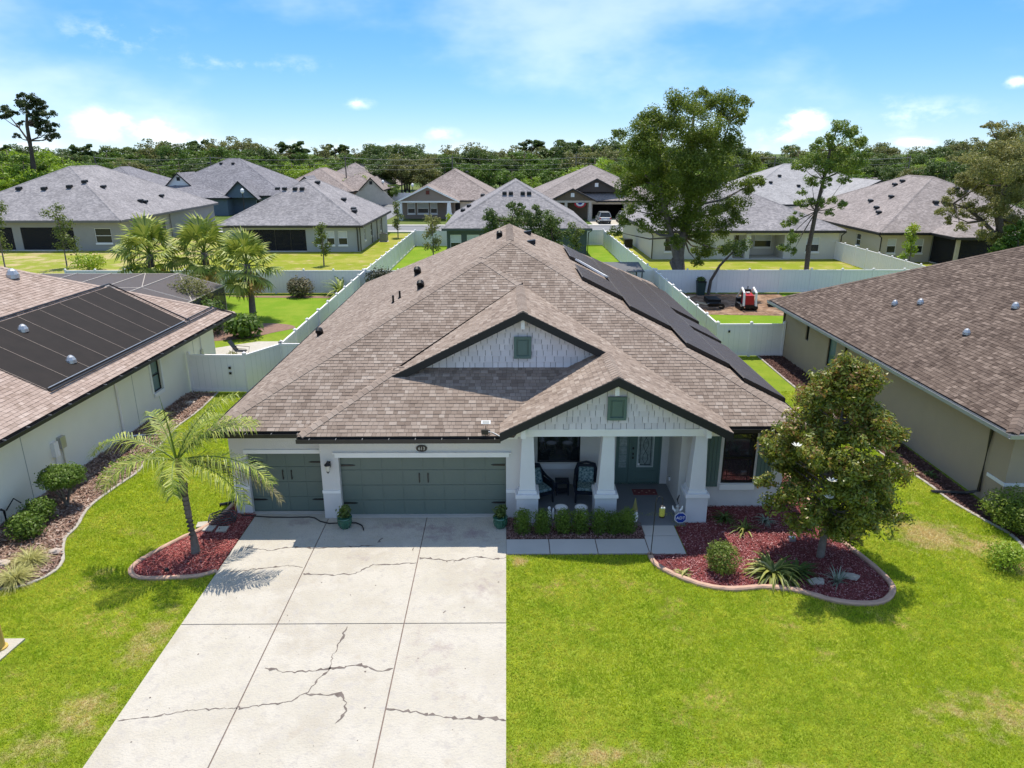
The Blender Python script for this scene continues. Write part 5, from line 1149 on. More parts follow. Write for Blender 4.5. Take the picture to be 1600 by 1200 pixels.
# ================================================================ FAR WOODS: tree by tree
random.seed(11)
GW='trees of the woods behind the houses'
protos=[]
for i,(nm,lb,m,kind,sh,r,tk,nc,n) in enumerate([
 ('oak_tree','dense dark green oak in the woods along the horizon',mLeafD,'round',(0,.8),.42,.12,20,7200),
 ('oak_tree','dense dark green oak in the woods along the horizon',mLeafD,'round',(.1,1),.36,.1,18,6800),
 ('broadleaf_tree','mid green broadleaf tree in the woods along the horizon',mLeaf,'round',(.1,1),.40,.08,20,7200),
 ('broadleaf_tree','bright yellow-green tree at the edge of the woods',mLeafY,'round',(0,.7),.44,.06,20,7200),
 ('oak_tree','grey-olive mossy oak in the woods along the horizon',mLeafO,'round',(0,.6),.42,.12,20,6400),
 ('pine_tree','tall thin pine rising out of the woods',mLeafD,'umbrella',(0,.8),.26,.5,12,4800),
 ('broadleaf_tree','mid green broadleaf tree in the woods along the horizon',mLeaf,'round',(0,.7),.40,.08,18,6800)]):
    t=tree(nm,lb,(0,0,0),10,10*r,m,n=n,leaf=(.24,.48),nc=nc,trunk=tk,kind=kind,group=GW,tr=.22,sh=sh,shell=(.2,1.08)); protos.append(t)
used=set()
PLANTED=[]
def plant(*a,**k):
    o=plant_(*a,**k); PLANTED.append((o,a[0],a[1],a[2])); return o
def plant_(i,x,y,h,wide=1.0,label=None):
    s=h/10*1.10; 
    if i not in used: used.add(i); o=protos[i]; o.location=(x,y,-.05); o.rotation_euler=(0,0,random.uniform(0,6.28)); o.scale=(s*wide,s*wide,s); LOC[o.name]=Vector((x,y,0)); return o
    return copy_thing(protos[i],(x,y,-.05),random.uniform(0,6.28),(s*wide,s*wide,s))
TOP=[(-40,240),(0,232),(60,232),(130,230),(200,227),(270,222),(330,220),(360,216),(420,229),(480,228),(540,226),(600,226),(625,226),(680,231),(705,227),(780,225),(850,228),(900,216),(940,222),(1000,224),(1100,226),(1190,229),(1230,226),(1290,225),(1340,228),(1400,228),(1460,226),(1500,219),(1560,214),(1640,205)]
def topy(px):
    for a,b_ in zip(TOP,TOP[1:]):
        if a[0]<=px<=b_[0]: return a[1]+(b_[1]-a[1])*(px-a[0])/(b_[0]-a[0])
    return 230
for row,(Y,sp,dz,pool,wide) in enumerate([(205,62,0,(0,1,4,0,5,6),1.15),(190,44,3,(0,1,2,4,0,5,1),1.05),(178,40,9,(0,2,6,4,1,2),1.1),(168,36,20,(2,3,6,2,4,0,3),1.2)]):
    px=-60+row*13
    while px<1665:
        yy=Y+random.uniform(-5,5); p=at(px,topy(px)+dz+random.uniform(-5,7),yy); h=p.z
        i=random.choice(pool)
        if 330<=px<=400 and row<2: i=4
        if h>3: plant(i,p.x,yy,h*(1.06 if i==5 else 1),wide*random.uniform(.9,1.15))
        px+=sp*random.uniform(.75,1.25)
for (px,py,Y,i,w_) in [(555,268,152,3,1.2),(610,286,158,2,1.3),(480,280,150,6,1.2),(745,290,158,3,1.1),(800,262,150,2,1.3),(830,272,146,3,1.4),(870,262,148,2,1.3),(930,240,140,3,1.25),(960,252,142,3,1.2),(1190,262,125,2,1.3),(1215,280,122,3,1.3),(1235,262,128,2,1.1),(1340,268,140,2,1.2),(1400,262,145,0,1.25),(1440,258,138,4,1.2),(1480,252,130,0,1.2),(1380,255,150,1,1.2),(8,226,124,3,1.3),(58,226,126,3,1.25),(95,236,122,3,1.2),(32,234,118,2,1.2),(0,250,110,3,1.25),(35,252,112,3,1.2),(75,252,112,3,1.2),(112,246,120,3,1.1),(118,262,128,0,1.1),(150,250,150,2,1.1),(200,250,155,4,1.2),(245,255,158,2,1.2),(300,250,160,0,1.2),(420,262,165,0,1.2),(1100,260,140,2,1.3),(1040,262,145,2,1.3)]:
    p=at(px,py,Y); plant(i,p.x,Y,p.z,w_)
REG=[(-1e9,110,'behind the far-left grey house'),(110,230,'above the far-left grey roof'),(230,330,'above the slate roofs at left'),(330,440,'above the blue house'),(440,560,'above the light grey house'),(560,650,'above the distant white fence'),(650,760,'above the tan house'),(760,860,'above the dark green house'),(860,960,'above the brown two-gable house'),(960,1180,'behind the tall green tree'),(1180,1330,'behind the slender pine'),(1330,1450,'above the cream house'),(1450,1e9,'behind the right edge oak')]
SHORT=['dense dark oak','dark oak','mid green tree','bright lime tree','olive mossy oak','tall thin pine','leafy green tree']; buck={}
for o,i,x,y in PLANTED:
    px=800+FPX*(x*math.cos(YAW)+y*math.sin(YAW)*1.0)/(y*math.cos(PITCH)) ; rg=next(r[2] for r in REG if r[0]<=px<r[1]); buck.setdefault((i,rg),[]).append((px,o))
ORD=['first','second','third','fourth','fifth','sixth','seventh','eighth','ninth','tenth','eleventh','twelfth','thirteenth','fourteenth','fifteenth']
for (i,rg),l_ in buck.items():
    l_.sort(key=lambda t:t[0])
    for k,(px,o) in enumerate(l_): o['label']='%s in the woods %s'%(SHORT[i],rg)+('' if len(l_)==1 else ', %s from left'%ORD[min(k,14)])
# ================================================================ PARTICULAR TREES
def clumptree(name,label,Y,base,trunks,cl,n,leaf,m,bark,lr=.07,depth=2.0,sh=(0,1),extra=None,every=1,shell=(.15,1.0),zf=.82,RS=1.02,sub=9,subr=.5):
    t=thing(name,label,'tree',base)
    C=[]
    for (px,py,rp) in cl:
        dy=random.uniform(-1,1)*depth; p=at(px,py,Y+dy); r=rp/FPX*Y*RS; C.append((p.x,p.y,p.z,r,r,r*zf))
    for i,(pts,rad) in enumerate(trunks):
        P=[base if k==0 and q is None else tuple(at(q[0],q[1],Y+(q[2] if len(q)>2 else 0))) for k,q in enumerate(pts)]
        b=MB(); b.tube(P,rad,8); b.part('trunk',bark,t,smooth=True)
        if i==0: T0=P
    b=MB(); allT=[[Vector(at(q[0],q[1],Y)) for q in pts if q] for pts,_ in trunks]
    for c in C[::every]:
        cv=Vector(c[:3]); best=min((v for tt in allT for v in tt[1:]),key=lambda v:(v-cv).length+ (3 if v.z>cv.z else 0))
        mid=best.lerp(cv,.5)+Vector((random.uniform(-.1,.1),random.uniform(-.1,.1),-.08))*(cv-best).length
        b.tube([best,mid,cv],[lr,lr*.6,lr*.15],5)
    b.part('limbs',bark,t,smooth=True)
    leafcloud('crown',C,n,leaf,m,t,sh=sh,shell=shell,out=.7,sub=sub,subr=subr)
    return t
clumptree('oak_tree','tall many-trunked green tree standing behind the solar roof',57,(14.3,56.9,0),
 [([None,(1052,380),(1040,330),(1032,290),(1030,240),(1035,200)],[.34,.26,.22,.17,.12,.06]),([None,(1062,400),(1072,340),(1078,280),(1080,220),(1085,170)],[.42,.34,.3,.24,.16,.07]),([None,(1050,410),(1068,370),(1090,320),(1120,260),(1140,190)],[.26,.22,.2,.16,.12,.05])],
 [(1060,172,30),(1092,160,26),(1120,168,26),(1148,156,20),(1150,182,18),(1025,188,28),(1000,215,28),(1000,245,30),(968,212,13),(1045,215,38),(1090,205,36),(1130,215,30),(985,270,30),(1020,260,38),(1065,265,42),(1105,255,38),(1140,262,26),(1172,255,16),(1185,282,14),(1165,292,18),(990,300,22),(1030,305,30),(1070,310,36),(1112,305,36),(1145,320,24),(1150,345,14),(1040,345,22),(1085,350,30),(1120,360,26),(975,345,12),(1005,352,13),(962,362,11),(985,328,12),(1100,388,20),(1132,388,14),(1055,378,14),(1020,330,15),(1090,410,10)],
 110000,(.12,.21),leafmat('tall_tree_leaf',SHR((.085,.125,.018),(.16,.215,.028),(.27,.32,.045)),trans=.5),mBarkG,lr=.10,depth=3.0,sh=(0,1),RS=1.08,sub=12,subr=.5)
t=thing('tree','thin leaning bare-stemmed tree beside the green bin',"tree",(16.2,56.4,0))
P=[(15.6,54.2,0),(15.7,54.2,1.1),(16.3,54.3,2.2),(17.4,54.4,3.4)]; 
b=MB(); b.tube(P,[.14,.12,.10,.06],7); b.part('trunk',mBark,t,smooth=True); leafcloud('crown',[(17.6,54.4,3.6,.7),(16.9,54.6,3.5,.5),(18.3,54.5,3.9,.5)],700,(.12,.26),mLeafD,t)
clumptree('pine_tree','slender leaning pine with open tufts in front of the white house',56,(23.75,56,0),
 [([None,(1264,385),(1275,330),(1287,280),(1297,235),(1308,200)],[.22,.19,.16,.13,.09,.04])],
 [(1312,205,16),(1332,206,13),(1345,222,13),(1330,228,16),(1350,240,9),(1292,218,14),(1300,236,18),(1276,230,11),(1270,248,15),(1250,258,13),(1290,262,17),(1318,255,16),(1340,256,12),(1268,282,11),(1292,285,9),(1320,280,9),(1250,318,9),(1265,315,9),(1242,340,10),(1228,350,9),(1236,368,11),(1225,388,9),(1240,392,7),(1280,316,9),(1300,312,8),(1316,318,8),(1296,332,7),(1255,300,7)],
 22000,(.09,.20),leafmat('pine_tuft',SHR(*[tuple(min(.5,v*1.5) for v in c) for c in ((0.063,0.100,0.021),(0.126,0.180,0.030),(0.231,0.280,0.045))])),mBark,lr=.045,depth=1.2,RS=1.12,shell=(.05,1.3))
clumptree('oak_tree','spreading olive-green live oak at right edge above the taupe house roof',60,(42.8,60.5,0),
 [([None,(1568,385),(1560,340),(1570,290),(1580,230)],[.4,.34,.3,.2,.1]),([None,(1560,372),(1535,345),(1510,325),(1490,318)],[.3,.22,.16,.1,.05])],
 [(1590,208,20),(1562,205,12),(1545,196,8),(1570,228,22),(1545,232,16),(1600,240,30),(1525,252,18),(1555,258,26),(1585,268,30),(1515,280,22),(1545,290,26),(1580,305,28),(1610,300,30),(1498,300,12),(1480,318,10),(1470,330,8),(1500,330,12),(1485,345,8),(1520,325,14),(1545,335,18),(1575,345,20),(1605,350,28),(1500,355,8),(1535,362,12),(1560,375,14),(1590,385,20)],
 60000,(.10,.22),mLeafO,mBark,lr=.09,depth=3.5,RS=1.25)
clumptree('shrub_tree','bright green bushy tree low at the right edge behind the taupe roof',56,(41,56,0),[([None,(1590,390),(1590,370)],[.12,.1,.05])],[(1590,360,16),(1575,375,15),(1600,380,18),(1560,390,13),(1590,395,18)],3000,(.2,.38),mLeaf,mBark,depth=1)
clumptree('pine_tree','tall old pine with flat-topped crown at far left',116,(-75.5,116,0),
 [([None,(52,260),(46,220),(42,195),(42,165)],[.45,.4,.32,.24,.1]),([(46,222),(30,200),(15,182)],[.16,.12,.06])],
 [(48,152,8),(36,150,7),(58,158,9),(66,166,9),(30,160,7),(45,164,9),(20,176,8),(5,170,7),(10,180,6),(48,178,10),(62,180,10),(74,178,8),(55,192,9),(70,194,10),(80,200,9),(66,206,7),(84,212,8),(76,216,6),(26,212,5),(34,192,5),(2,182,5)],
 10000,(.2,.42),leafmat('old_pine',SHR((0.025,0.044,0.015),(0.055,0.084,0.024),(0.105,0.140,0.036))),mBark,lr=.12,depth=2,zf=.62,RS=1.25,shell=(.1,1.25))
# tall dark hedge tree behind the ridge
clumptree('evergreen_tree','dark green upright evergreen clump showing over the roof ridge',52,(2.6,52,0),[([None,(830,380),(830,350)],[.12,.1,.05]),([None,(800,380),(800,345)],[.1,.08,.05]),([None,(865,390),(862,370)],[.1,.08,.05])],
 [(772,340,12),(785,350,16),(806,328,12),(812,345,18),(835,335,17),(850,350,18),(866,345,10),(875,362,13),(768,356,11),(800,362,18),(835,362,20),(868,378,12),(855,385,15),(800,385,20)],22000,(.10,.20),mLeafD,mBark,depth=1.3,sh=(0,.9),RS=1.25)
# young trees in the rear yards
def young(label,px,pb,top,Y,rp,m,n=1300,leaf=(.14,.3),squash=1):
    b0=at(px,pb,Y); h=at(px,top,Y).z; r=rp/FPX*Y
    t=thing('young_tree',label,'tree',(b0.x,Y,0)); cl=[]
    for k in range(11):
        f=k/10; cl.append((b0.x+random.uniform(-1,1)*r*(1-.5*f)*.6,Y+random.uniform(-1,1)*r*.5,h*(.3+.66*f),r*.42,r*.42,r*.34))
    limbs(t,[(b0.x,Y,0),(b0.x+.05,Y,h*.4),(b0.x,Y,h*.9)],[.07,.05,.02],cl,mBarkG,lr=.025); leafcloud('crown',cl,n,leaf,m,t,shell=(.1,1.05)); return t
mLeafL=leafmat('leaf_lime',SHR((.07,.10,.02),(.14,.18,.035),(.22,.26,.06)))
young('thin lime-green young tree in front of the grey lanai at far left',105,418,322,68,26,mLeafL)
young('yellow-green young tree cut by the left photo edge',8,418,318,68,26,mLeafL)
young('small lime young tree against the light grey house windows',506,412,350,69,17,mLeafL,900)
young('olive young tree left of the dark green house',677,402,338,72,20,mLeafO,1300)
young('pale feathery young tree right of the dark evergreen clump',899,392,350,60,20,mLeafL,1000)
young('golden-green young tree before the cream house windows',1420,408,350,66,20,mLeafY,1200)
young('thin young tree between the light grey house and the road',622,372,315,92,14,mLeafL,900)
young('small round lime tree before the tan house',700,345,335,108,9,mLeafY,500)
def shrub(name,label,x,y,r,h,m,n=600,leaf=(.05,.10),z0=0,sh=(0,1),cat='shrub',group=None,stem=True,shell=(.55,1.03),box=False):
    t=thing(name,label,cat,(x,y,0),group=group)
    b=MB(); 
    for k in range(4): a=k*1.6; b.tube([(x,y,0),(x+math.cos(a)*r*.3,y+math.sin(a)*r*.3,z0+h*.5)],[.02,.008],5)
    b.part('stems',mBark,t)
    if box: cl=[(x+dx*r*.35,y+dy*r*.35,z0+h*(.24+.26*k),r*.72,r*.72,h*.26) for k in range(3) for dx,dy in ((-1,0),(1,0),(0,1),(0,-1))]
    else: cl=[(x,y,z0+h*.52,r,r,h*.5)]+[(x+random.uniform(-.3,.3)*r,y+random.uniform(-.3,.3)*r,z0+h*random.uniform(.4,.7),r*.75,r*.75,h*.4) for _ in range(2)]
    leafcloud('foliage',cl,n,leaf,m,t,shell=shell,sh=sh,out=.8); return t
shrub('dark_shrub','dark reddish-green bushy shrub in the corner of the rear fences',-9.4,53.2,1.15,2.3,mat('dark_red_leaf',W1,W2,scale=.6,rough=.6,trans=.2,attr='shade',ramp=SHR((.03,.035,.02),(.06,.06,.03),(.10,.10,.05))),2200,(.12,.25))
shrub('bush','broad green bush leaning over the pool cage beside the fan palm',-19.6,43.5,1.5,3.3,mLeafO,3600,(.10,.2),sh=(0,.7))
shrub('bush','lower green bush between the pool cage and the palm trunk',-18.0,42.2,1.2,2.2,mLeaf,2400,(.10,.2))
shrub('large_leaf_plant','large-leaved green plant at the rear corner of the left house',-15.6,41.3,1.1,1.4,mLeaf,900,(.2,.45))
shrub('bush','yellow-green weeds at the foot of the first young tree',-38.6,66,1.6,1.6,mLeafY,1200,(.15,.3))
shrub('ornamental_bush','small round reed clump before the rear fence at left',-15.6,53.6,1.0,1.5,mat('reed_clump',W1,W2,scale=.6,rough=.7,trans=.2,attr='shade',ramp=SHR((.10,.09,.05),(.17,.15,.08),(.24,.22,.13))),1600,(.1,.28))
for k,(x,y) in enumerate(((-10.35,50.5),(-10.35,48.2),(-10.3,46.1),(-10.3,44.0))):
    shrub('small_cypress',['small dark cypress along the side fence, farthest of four','small dark cypress along the side fence, second farthest of four','small dark cypress along the side fence, second nearest of four','small dark cypress along the side fence, nearest of four'][k],x,y,.3,1.25,mLeafD,450,(.07,.14),group='small cypresses along the side fence')
# clipped plants close to the camera
random.seed(5)
def topiary():
    x,y=-13.75,20.0; t=thing('topiary_shrub','round flat-topped shrub on bare stems beside the left house wall','shrub',(x,y,0))
    b=MB()
    for a in range(5): b.tube([(x,y,0),(x+.1*math.cos(a*1.25),y+.1*math.sin(a*1.25),.35),(x+.35*math.cos(a*1.25),y+.35*math.sin(a*1.25),.85)],[.035,.03,.02],6)
    b.part('stems',mBarkG,t,smooth=True); leafcloud('foliage',[(x,y,1.05,.66,.62,.36),(x-.15,y,1.1,.48,.45,.28),(x+.2,y+.1,1.08,.42,.42,.28)],9000,(.04,.08),mLeaf,t,shell=(.6,1.02),sh=(.1,1),out=.8,aspect=.6)
topiary()
shrub('bush','upper of two small round green bushes by the left house downspout',-14.0,19.0,.5,.75,mLeaf,1400,(.06,.12)); shrub('bush','lower of two small round green bushes by the left house downspout',-13.75,18.1,.5,.75,mLeaf,1400,(.06,.12))
shrub('bush','dark green bush cut by the left photo edge',-14.5,17.2,.4,.6,mLeafD,800,(.06,.12))
shrub('boxwood_ball','round clipped boxwood ball in the red mulch bed',5.67,16.2,.45,.86,leafmat('boxwood',SHR((.08,.13,.02),(.17,.24,.035),(.34,.40,.08))),3800,(.035,.07),shell=(.75,1.02))
mHedge=leafmat('hedge_leaf',SHR((.06,.11,.015),(.13,.21,.025),(.24,.33,.045)))
for k,(x,l) in enumerate(((.46,'leftmost'),(1.02,'second from left'),(1.63,'third from left'),(2.13,'middle'),(2.68,'third from right'),(3.1,'second from right'),(3.5,'rightmost'))):
    shrub('hedge_shrub','small upright clipped hedge shrub before the porch, %s of seven'%l,x,18.28,.27,.78 if k!=5 else .68,mHedge,2600,(.035,.07),group='clipped hedge shrubs in front of the porch',box=True,shell=(.5,1.0))
shrub('bush','large clipped green shrub by the corner of the taupe house',15.0,18.5,.95,1.2,leafmat('right_shrub',SHR((0.084,0.140,0.018),(0.168,0.240,0.027),(0.315,0.380,0.045))),9000,(.05,.10),sh=(0,1))
shrub('bush','loose yellow-green bush on the grass at the right edge',13.2,16.35,.55,.75,mLeafY,2600,(.04,.09),sh=(0,.9),shell=(.15,1.1))
shrub('bush','pale sprawling plant at the right edge below the yellow-green bush',14.0,15.2,.5,.35,mLeafO,800,(.05,.1))
# strap-leaf plants
def strappy(name,label,x,y,n,L0,w,m,up=.9,var=.35,arch=1.0,z=0,cat='plant',shd=(0,1),segs=5):
    b=MB()
    for i in range(n):
        a=random.uniform(0,6.283); Ln=L0*random.uniform(1-var,1+var*.5); e=random.uniform(.25,1)*up; px_,py_,pz=x+random.uniform(-.06,.06),y+random.uniform(-.06,.06),z; b.shade=random.uniform(*shd)
        pts=[];ang=e*1.35
        for k in range(segs+1):
            pts.append((px_,py_,pz)); px_+=math.cos(a)*math.cos(ang)*Ln/segs; py_+=math.sin(a)*math.cos(ang)*Ln/segs; pz=max(.03,pz+math.sin(ang)*Ln/segs); ang-=arch*.42*random.uniform(.6,1.3)
        lat=(-math.sin(a),math.cos(a))
        vs=[]
        for k,p in enumerate(pts): ww=w*(1-(k/segs)**1.6)*.5+.001; vs+=[(p[0]-lat[0]*ww,p[1]-lat[1]*ww,p[2]+ww*.25),(p[0],p[1],p[2]),(p[0]+lat[0]*ww,p[1]+lat[1]*ww,p[2]+ww*.25)]
        fs=[]
        for k in range(segs): fs+=[(3*k,3*k+1,3*k+4,3*k+3),(3*k+1,3*k+2,3*k+5,3*k+4)]
        b.add(vs,fs)
    return b.top(name,m,label,cat,loc=(x,y,0))
mStrY=leafmat('variegated_leaf',SHR((.05,.09,.015),(.14,.18,.03),(.36,.36,.08),(.5,.46,.2)),trans=.2); mStrG=leafmat('strap_green',SHR((.03,.06,.012),(.07,.12,.02),(.14,.19,.04)),trans=.2); mStrS=leafmat('silver_leaf',SHR((.12,.16,.12),(.22,.27,.2),(.36,.40,.32)),trans=.15)
strappy('bromeliad_clump','large yellow-green bromeliad clump in the red mulch bed',6.95,16.05,120,.98,.10,mStrY,shd=(.15,1)); strappy('bromeliad_clump','darker right half of the bromeliad clump by the pale stone',7.5,16.0,70,.8,.09,mStrG)
strappy('small_bromeliad','small yellow-tipped bromeliad near the shepherd hook',4.6,16.1,42,.32,.06,mStrY,shd=(.2,1)); strappy('spiky_plant','silvery spiky plant beside the slanted pale stone',8.5,15.72,34,.55,.045,mStrS,arch=.5)
strappy('liriope_plant','dark green strap-leaf plant under the right window',6.55,19.0,60,.55,.05,mStrG); strappy('lily_plant','bronze-tipped lily under the window, in front of the strap-leaf plant',6.95,18.35,26,.62,.06,mStrY,shd=(.1,.7)); strappy('silver_plant','low silvery plant between the window and the magnolia',7.75,18.85,34,.5,.045,mStrS)
strappy('ornamental_grass','pale yellow ornamental grass mound by the left bed, upper one',-12.85,16.75,600,.62,.014,mGrassT,up=1.0,arch=.8); strappy('ornamental_grass','pale yellow ornamental grass mound at the left photo edge, lower one',-12.7,15.9,600,.66,.014,mGrassT,up=1.0,arch=.8); strappy('ornamental_grass','pale grass mound farther left behind the two mounds',-13.3,15.6,260,.6,.013,mGrassT)
strappy('spiky_plant','dark spiky plant in the mulch along the taupe wall',14.4,24.6,50,.7,.05,mStrG,up=1.0,arch=.4); strappy('weed_tuft','small weed tuft in mulch along the taupe wall near the downspout',14.5,22,40,.35,.05,mStrG)
strappy('garden_plant','small leafy plant by the bend of the left house drain pipe',-13.9,25.9,40,.4,.05,mStrG)
strappy('areca_palm','small arching palm clump in front of the left rear fence',-12.6,53.7,60,2.3,.16,mPalm,up=1.0,arch=.7,segs=6,shd=(.1,.8)); 
# ---------------------------------------------------------------- magnolia
mx,my=8.58,16.95; MG=thing('magnolia_tree','dense magnolia with rust-backed leaves and white blooms by the right window','tree',(mx,my,0))
cl=[]
random.seed(3)
for k in range(84):
    f=random.random(); z=1.15+f*4.3; rm=1.78*math.sin(math.pi*min(1,(f*.86+.16)))**.7*(1 if f<.7 else 1-.4*(f-.7)/.3); a=random.uniform(0,6.283); q=rm*random.uniform(.35,.92)
    cl.append((mx+.05+math.cos(a)*q,my+math.sin(a)*q,z,.46,.46,.36))
cl+=[(mx-1.7,my,2.35,.3,.3,.25),(mx-1.5,my-.1,1.75,.34,.34,.28),(mx+1.85,my,2.45,.3,.3,.25),(mx+1.6,my-.3,1.5,.4,.4,.3),(mx-.2,my-.1,5.45,.35,.35,.35),(mx+.5,my,5.1,.42,.42,.35),(mx-.6,my,5.05,.38,.38,.3)]
limbs(MG,[(mx,my,0),(mx+.02,my,.9),(mx-.03,my,2.4),(mx,my,4.6)],[.11,.095,.07,.02],cl,mBarkG,lr=.03,start=.2)
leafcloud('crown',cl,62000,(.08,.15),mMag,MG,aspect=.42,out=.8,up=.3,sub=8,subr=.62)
for (px,py) in ((1245,697),(1300,752),(1295,778)):
    p=at(px,py,15.55 if py>700 else 15.9); b=MB()
    for k in range(7):
        a=k*.9; b.add([(p.x,p.y,p.z),(p.x+.09*math.cos(a-.35),p.y+.09*math.sin(a-.35),p.z+.03),(p.x+.13*math.cos(a),p.y+.13*math.sin(a),p.z+.06),(p.x+.09*math.cos(a+.35),p.y+.09*math.sin(a+.35),p.z+.03)],[(0,1,2,3)])
    b.part('blossom',bpy.data.materials.get('blossom_white') or mat('blossom_white',(.75,.74,.68),trans=.2),MG)
# ---------------------------------------------------------------- palms
def frond_pinnate(parent,hub,az,elv,L_,droop,m,nl=64,ll=.62):
    b=MB(); P=[];p=Vector(hub);e=elv; seg=12
    for k in range(seg+1):
        P.append(p.copy()); d=Vector((math.cos(az)*math.cos(e),math.sin(az)*math.cos(e),math.sin(e))); p=p+d*(L_/seg); e-=droop/seg*(.5+1.2*k/seg)
    b.shade=.25; b.tube(P,[.028*(1-k/seg*.85) for k in range(seg+1)],5)
    for j in range(nl):
        f=.12+.87*j/nl; k=min(seg-1,int(f*seg)); t=f*seg-k; q=P[k].lerp(P[k+1],t); d=(P[k+1]-P[k]).normalized(); lat=d.cross(Vector((0,0,1))); lat=lat.normalized() if lat.length>.1 else Vector((math.sin(az),-math.cos(az),0)); upv=lat.cross(d).normalized()
        for sg in (-1,1):
            ln=ll*math.sin(math.pi*(.12+.82*f))**.6*random.uniform(.85,1.1); b.shade=random.uniform(.15,.95)
            d1=(lat*sg*random.uniform(.7,1)+d*random.uniform(.45,.8)+upv*random.uniform(-.15,.45)).normalized(); m1=q+d1*ln*.5; d2=(d1+Vector((0,0,-random.uniform(.6,1.5)))).normalized(); m2=m1+d2*ln*.55
            s=d1.cross(upv).normalized()*.014
            b.add([tuple(q-s*.5),tuple(q+s*.5),tuple(m1+s),tuple(m1-s),tuple(m2)],[(0,1,2,3),(3,2,4)])
    return b.part('frond',m,parent)
random.seed(21)
QX,QY=-8.62,17.27; QP=thing('queen_palm','slender feather-leaved palm in the red mulch bed beside the driveway','tree',(QX,QY,0))
b=MB(); tr=[(QX,QY,0),(QX+.01,QY,.5),(QX-.03,QY,1.2),(QX-.06,QY+.02,1.9),(QX-.08,QY+.03,2.1)]; b.tube(tr,[.125,.09,.085,.08,.10],10); b.part('trunk',mBarkG,QP,smooth=True)
b=MB()
for k in range(13): z=.2+k*.13; b.lathe((QX-.035*z,QY+.01,z),[(.093,0),(.098,.012),(.093,.024)],10)
b.part('trunk_rings',mBark,QP,kind='stuff')
b=MB(); b.tube([(QX-.08,QY+.03,2.0),(QX-.10,QY+.03,2.45),(QX-.14,QY+.04,2.85)],[.11,.10,.045],8); b.part('crownshaft',mat('palm_boot',(.30,.19,.09),(.20,.19,.07),scale=6),QP,smooth=True)
for k in range(6): a=k*1.1; b=MB(); b.tube([(QX-.08+.08*math.cos(a),QY+.08*math.sin(a),1.8),(QX-.08+.15*math.cos(a),QY+.15*math.sin(a),2.15)],[.04,.015],5); b.part('leaf_boot',mBark,QP)
hub=(QX-.14,QY+.04,2.78)
for (az,e,L_,dr) in ((174,38,2.75,1.75),(196,20,2.3,1.6),(4,48,2.5,1.2),(-12,18,3.0,1.25),(-25,8,2.6,1.3),(40,42,2.5,1.3),(75,40,2.4,1.3),(130,48,2.3,1.2),(20,66,2.5,1.0),(230,30,2.1,1.6),(-70,28,1.9,1.7)):
    frond_pinnate(QP,hub,R(az),R(e),L_,dr,mPalm)
b=MB(); b.shade=.3; b.tube([hub,(hub[0]-.06,hub[1],3.6),(hub[0]-.18,hub[1],4.6)],[.03,.022,.004],5); b.part('spear_leaf',mPalm,QP)
# shriveled frond over the garage door
frond_pinnate(QP,hub,R(-8),R(4),3.2,1.1,leafmat('fading_frond',SHR((.16,.15,.05),(.28,.25,.12),(.38,.34,.22))),nl=60,ll=.5)
def fan_mesh(cache={}):
    ms=[]
    for v in range(3):
        b=MB(); random.seed(40+v); L_=1.05; b.shade=.2; pet=[(0,0,0),(.45,0,.04),(.85,0,-.02),(1.1,0,-.12)]; b.tube(pet,[.025,.02,.016,.012],4)
        c=Vector((1.0,0,-.08)); nseg=22
        for j in range(nseg):
            a=(j/(nseg-1)-.5)*R(250); b.shade=random.uniform(.1,.9); ln=L_*(.65+.35*math.cos(a*.55))*random.uniform(.85,1.05)*.85
            d=Vector((math.cos(a),math.sin(a),.08*math.cos(a))); s=Vector((-math.sin(a),math.cos(a),0))*.045
            m1=c+d*ln*.6+Vector((0,0,-.05)); m2=m1+d*ln*.35+Vector((0,0,-.28*random.uniform(.6,1.4)))
            b.add([tuple(c),tuple(m1-s),tuple(m2),tuple(m1+s)],[(0,1,2,3)])
        ms.append(b.mesh('frond',mPalm)); 
    b2=ms[0].copy(); b2.materials.clear(); b2.materials.append(mPalmD); ms.append(b2)
    return ms
FM=fan_mesh()
def sabal(label,x,y,h,r,nf=34):
    t=thing('cabbage_palm',label,'tree',(x,y,0),group='fan palms behind the left house')
    b=MB(); b.tube([(x,y,0),(x+.05,y,h*.4),(x-.03,y,h*.8),(x,y,h)],[.24,.2,.2,.22],9); b.part('trunk',mBarkG,t,smooth=True)
    b=MB()
    for k in range(26): a=k*2.4; z=h*.55+h*.42*k/26; b.tube([(x+.17*math.cos(a),y+.17*math.sin(a),z),(x+.3*math.cos(a),y+.3*math.sin(a),z+.25)],[.04,.012],4)
    b.part('leaf_boots',mBark,t,kind='stuff')
    for k in range(nf):
        a=k*2.39996+random.uniform(-.2,.2); f=k/nf; e=R(84-150*f+random.uniform(-8,8)); me=FM[3] if f>.86 and random.random()<.7 else FM[k%3]
        o=bpy.data.objects.new('frond',me); COL.objects.link(o); o.parent=t; sc=r/1.42*random.uniform(.85,1.1)
        o.matrix_local=Matrix.Translation((0,0,h+.05-.25*f))@Matrix.Rotation(a,4,'Z')@Matrix.Rotation(-e,4,'Y')@Matrix.Rotation(random.uniform(-.4,.4),4,'X')@Matrix.Scale(sc,4)
random.seed(9)
p=at(232,388,50); sabal('leftmost cabbage palm, with brownish skirt behind the pool cage',p.x,50,p.z-.4,2.2)
p=at(318,385,51); sabal('middle cabbage palm merging with its two neighbours',p.x,51,p.z-.4,2.1)
p=at(385,408,46.2); sabal('rightmost cabbage palm with visible trunk on the green back lawn',p.x,46.2,p.z-.2,1.85,36)
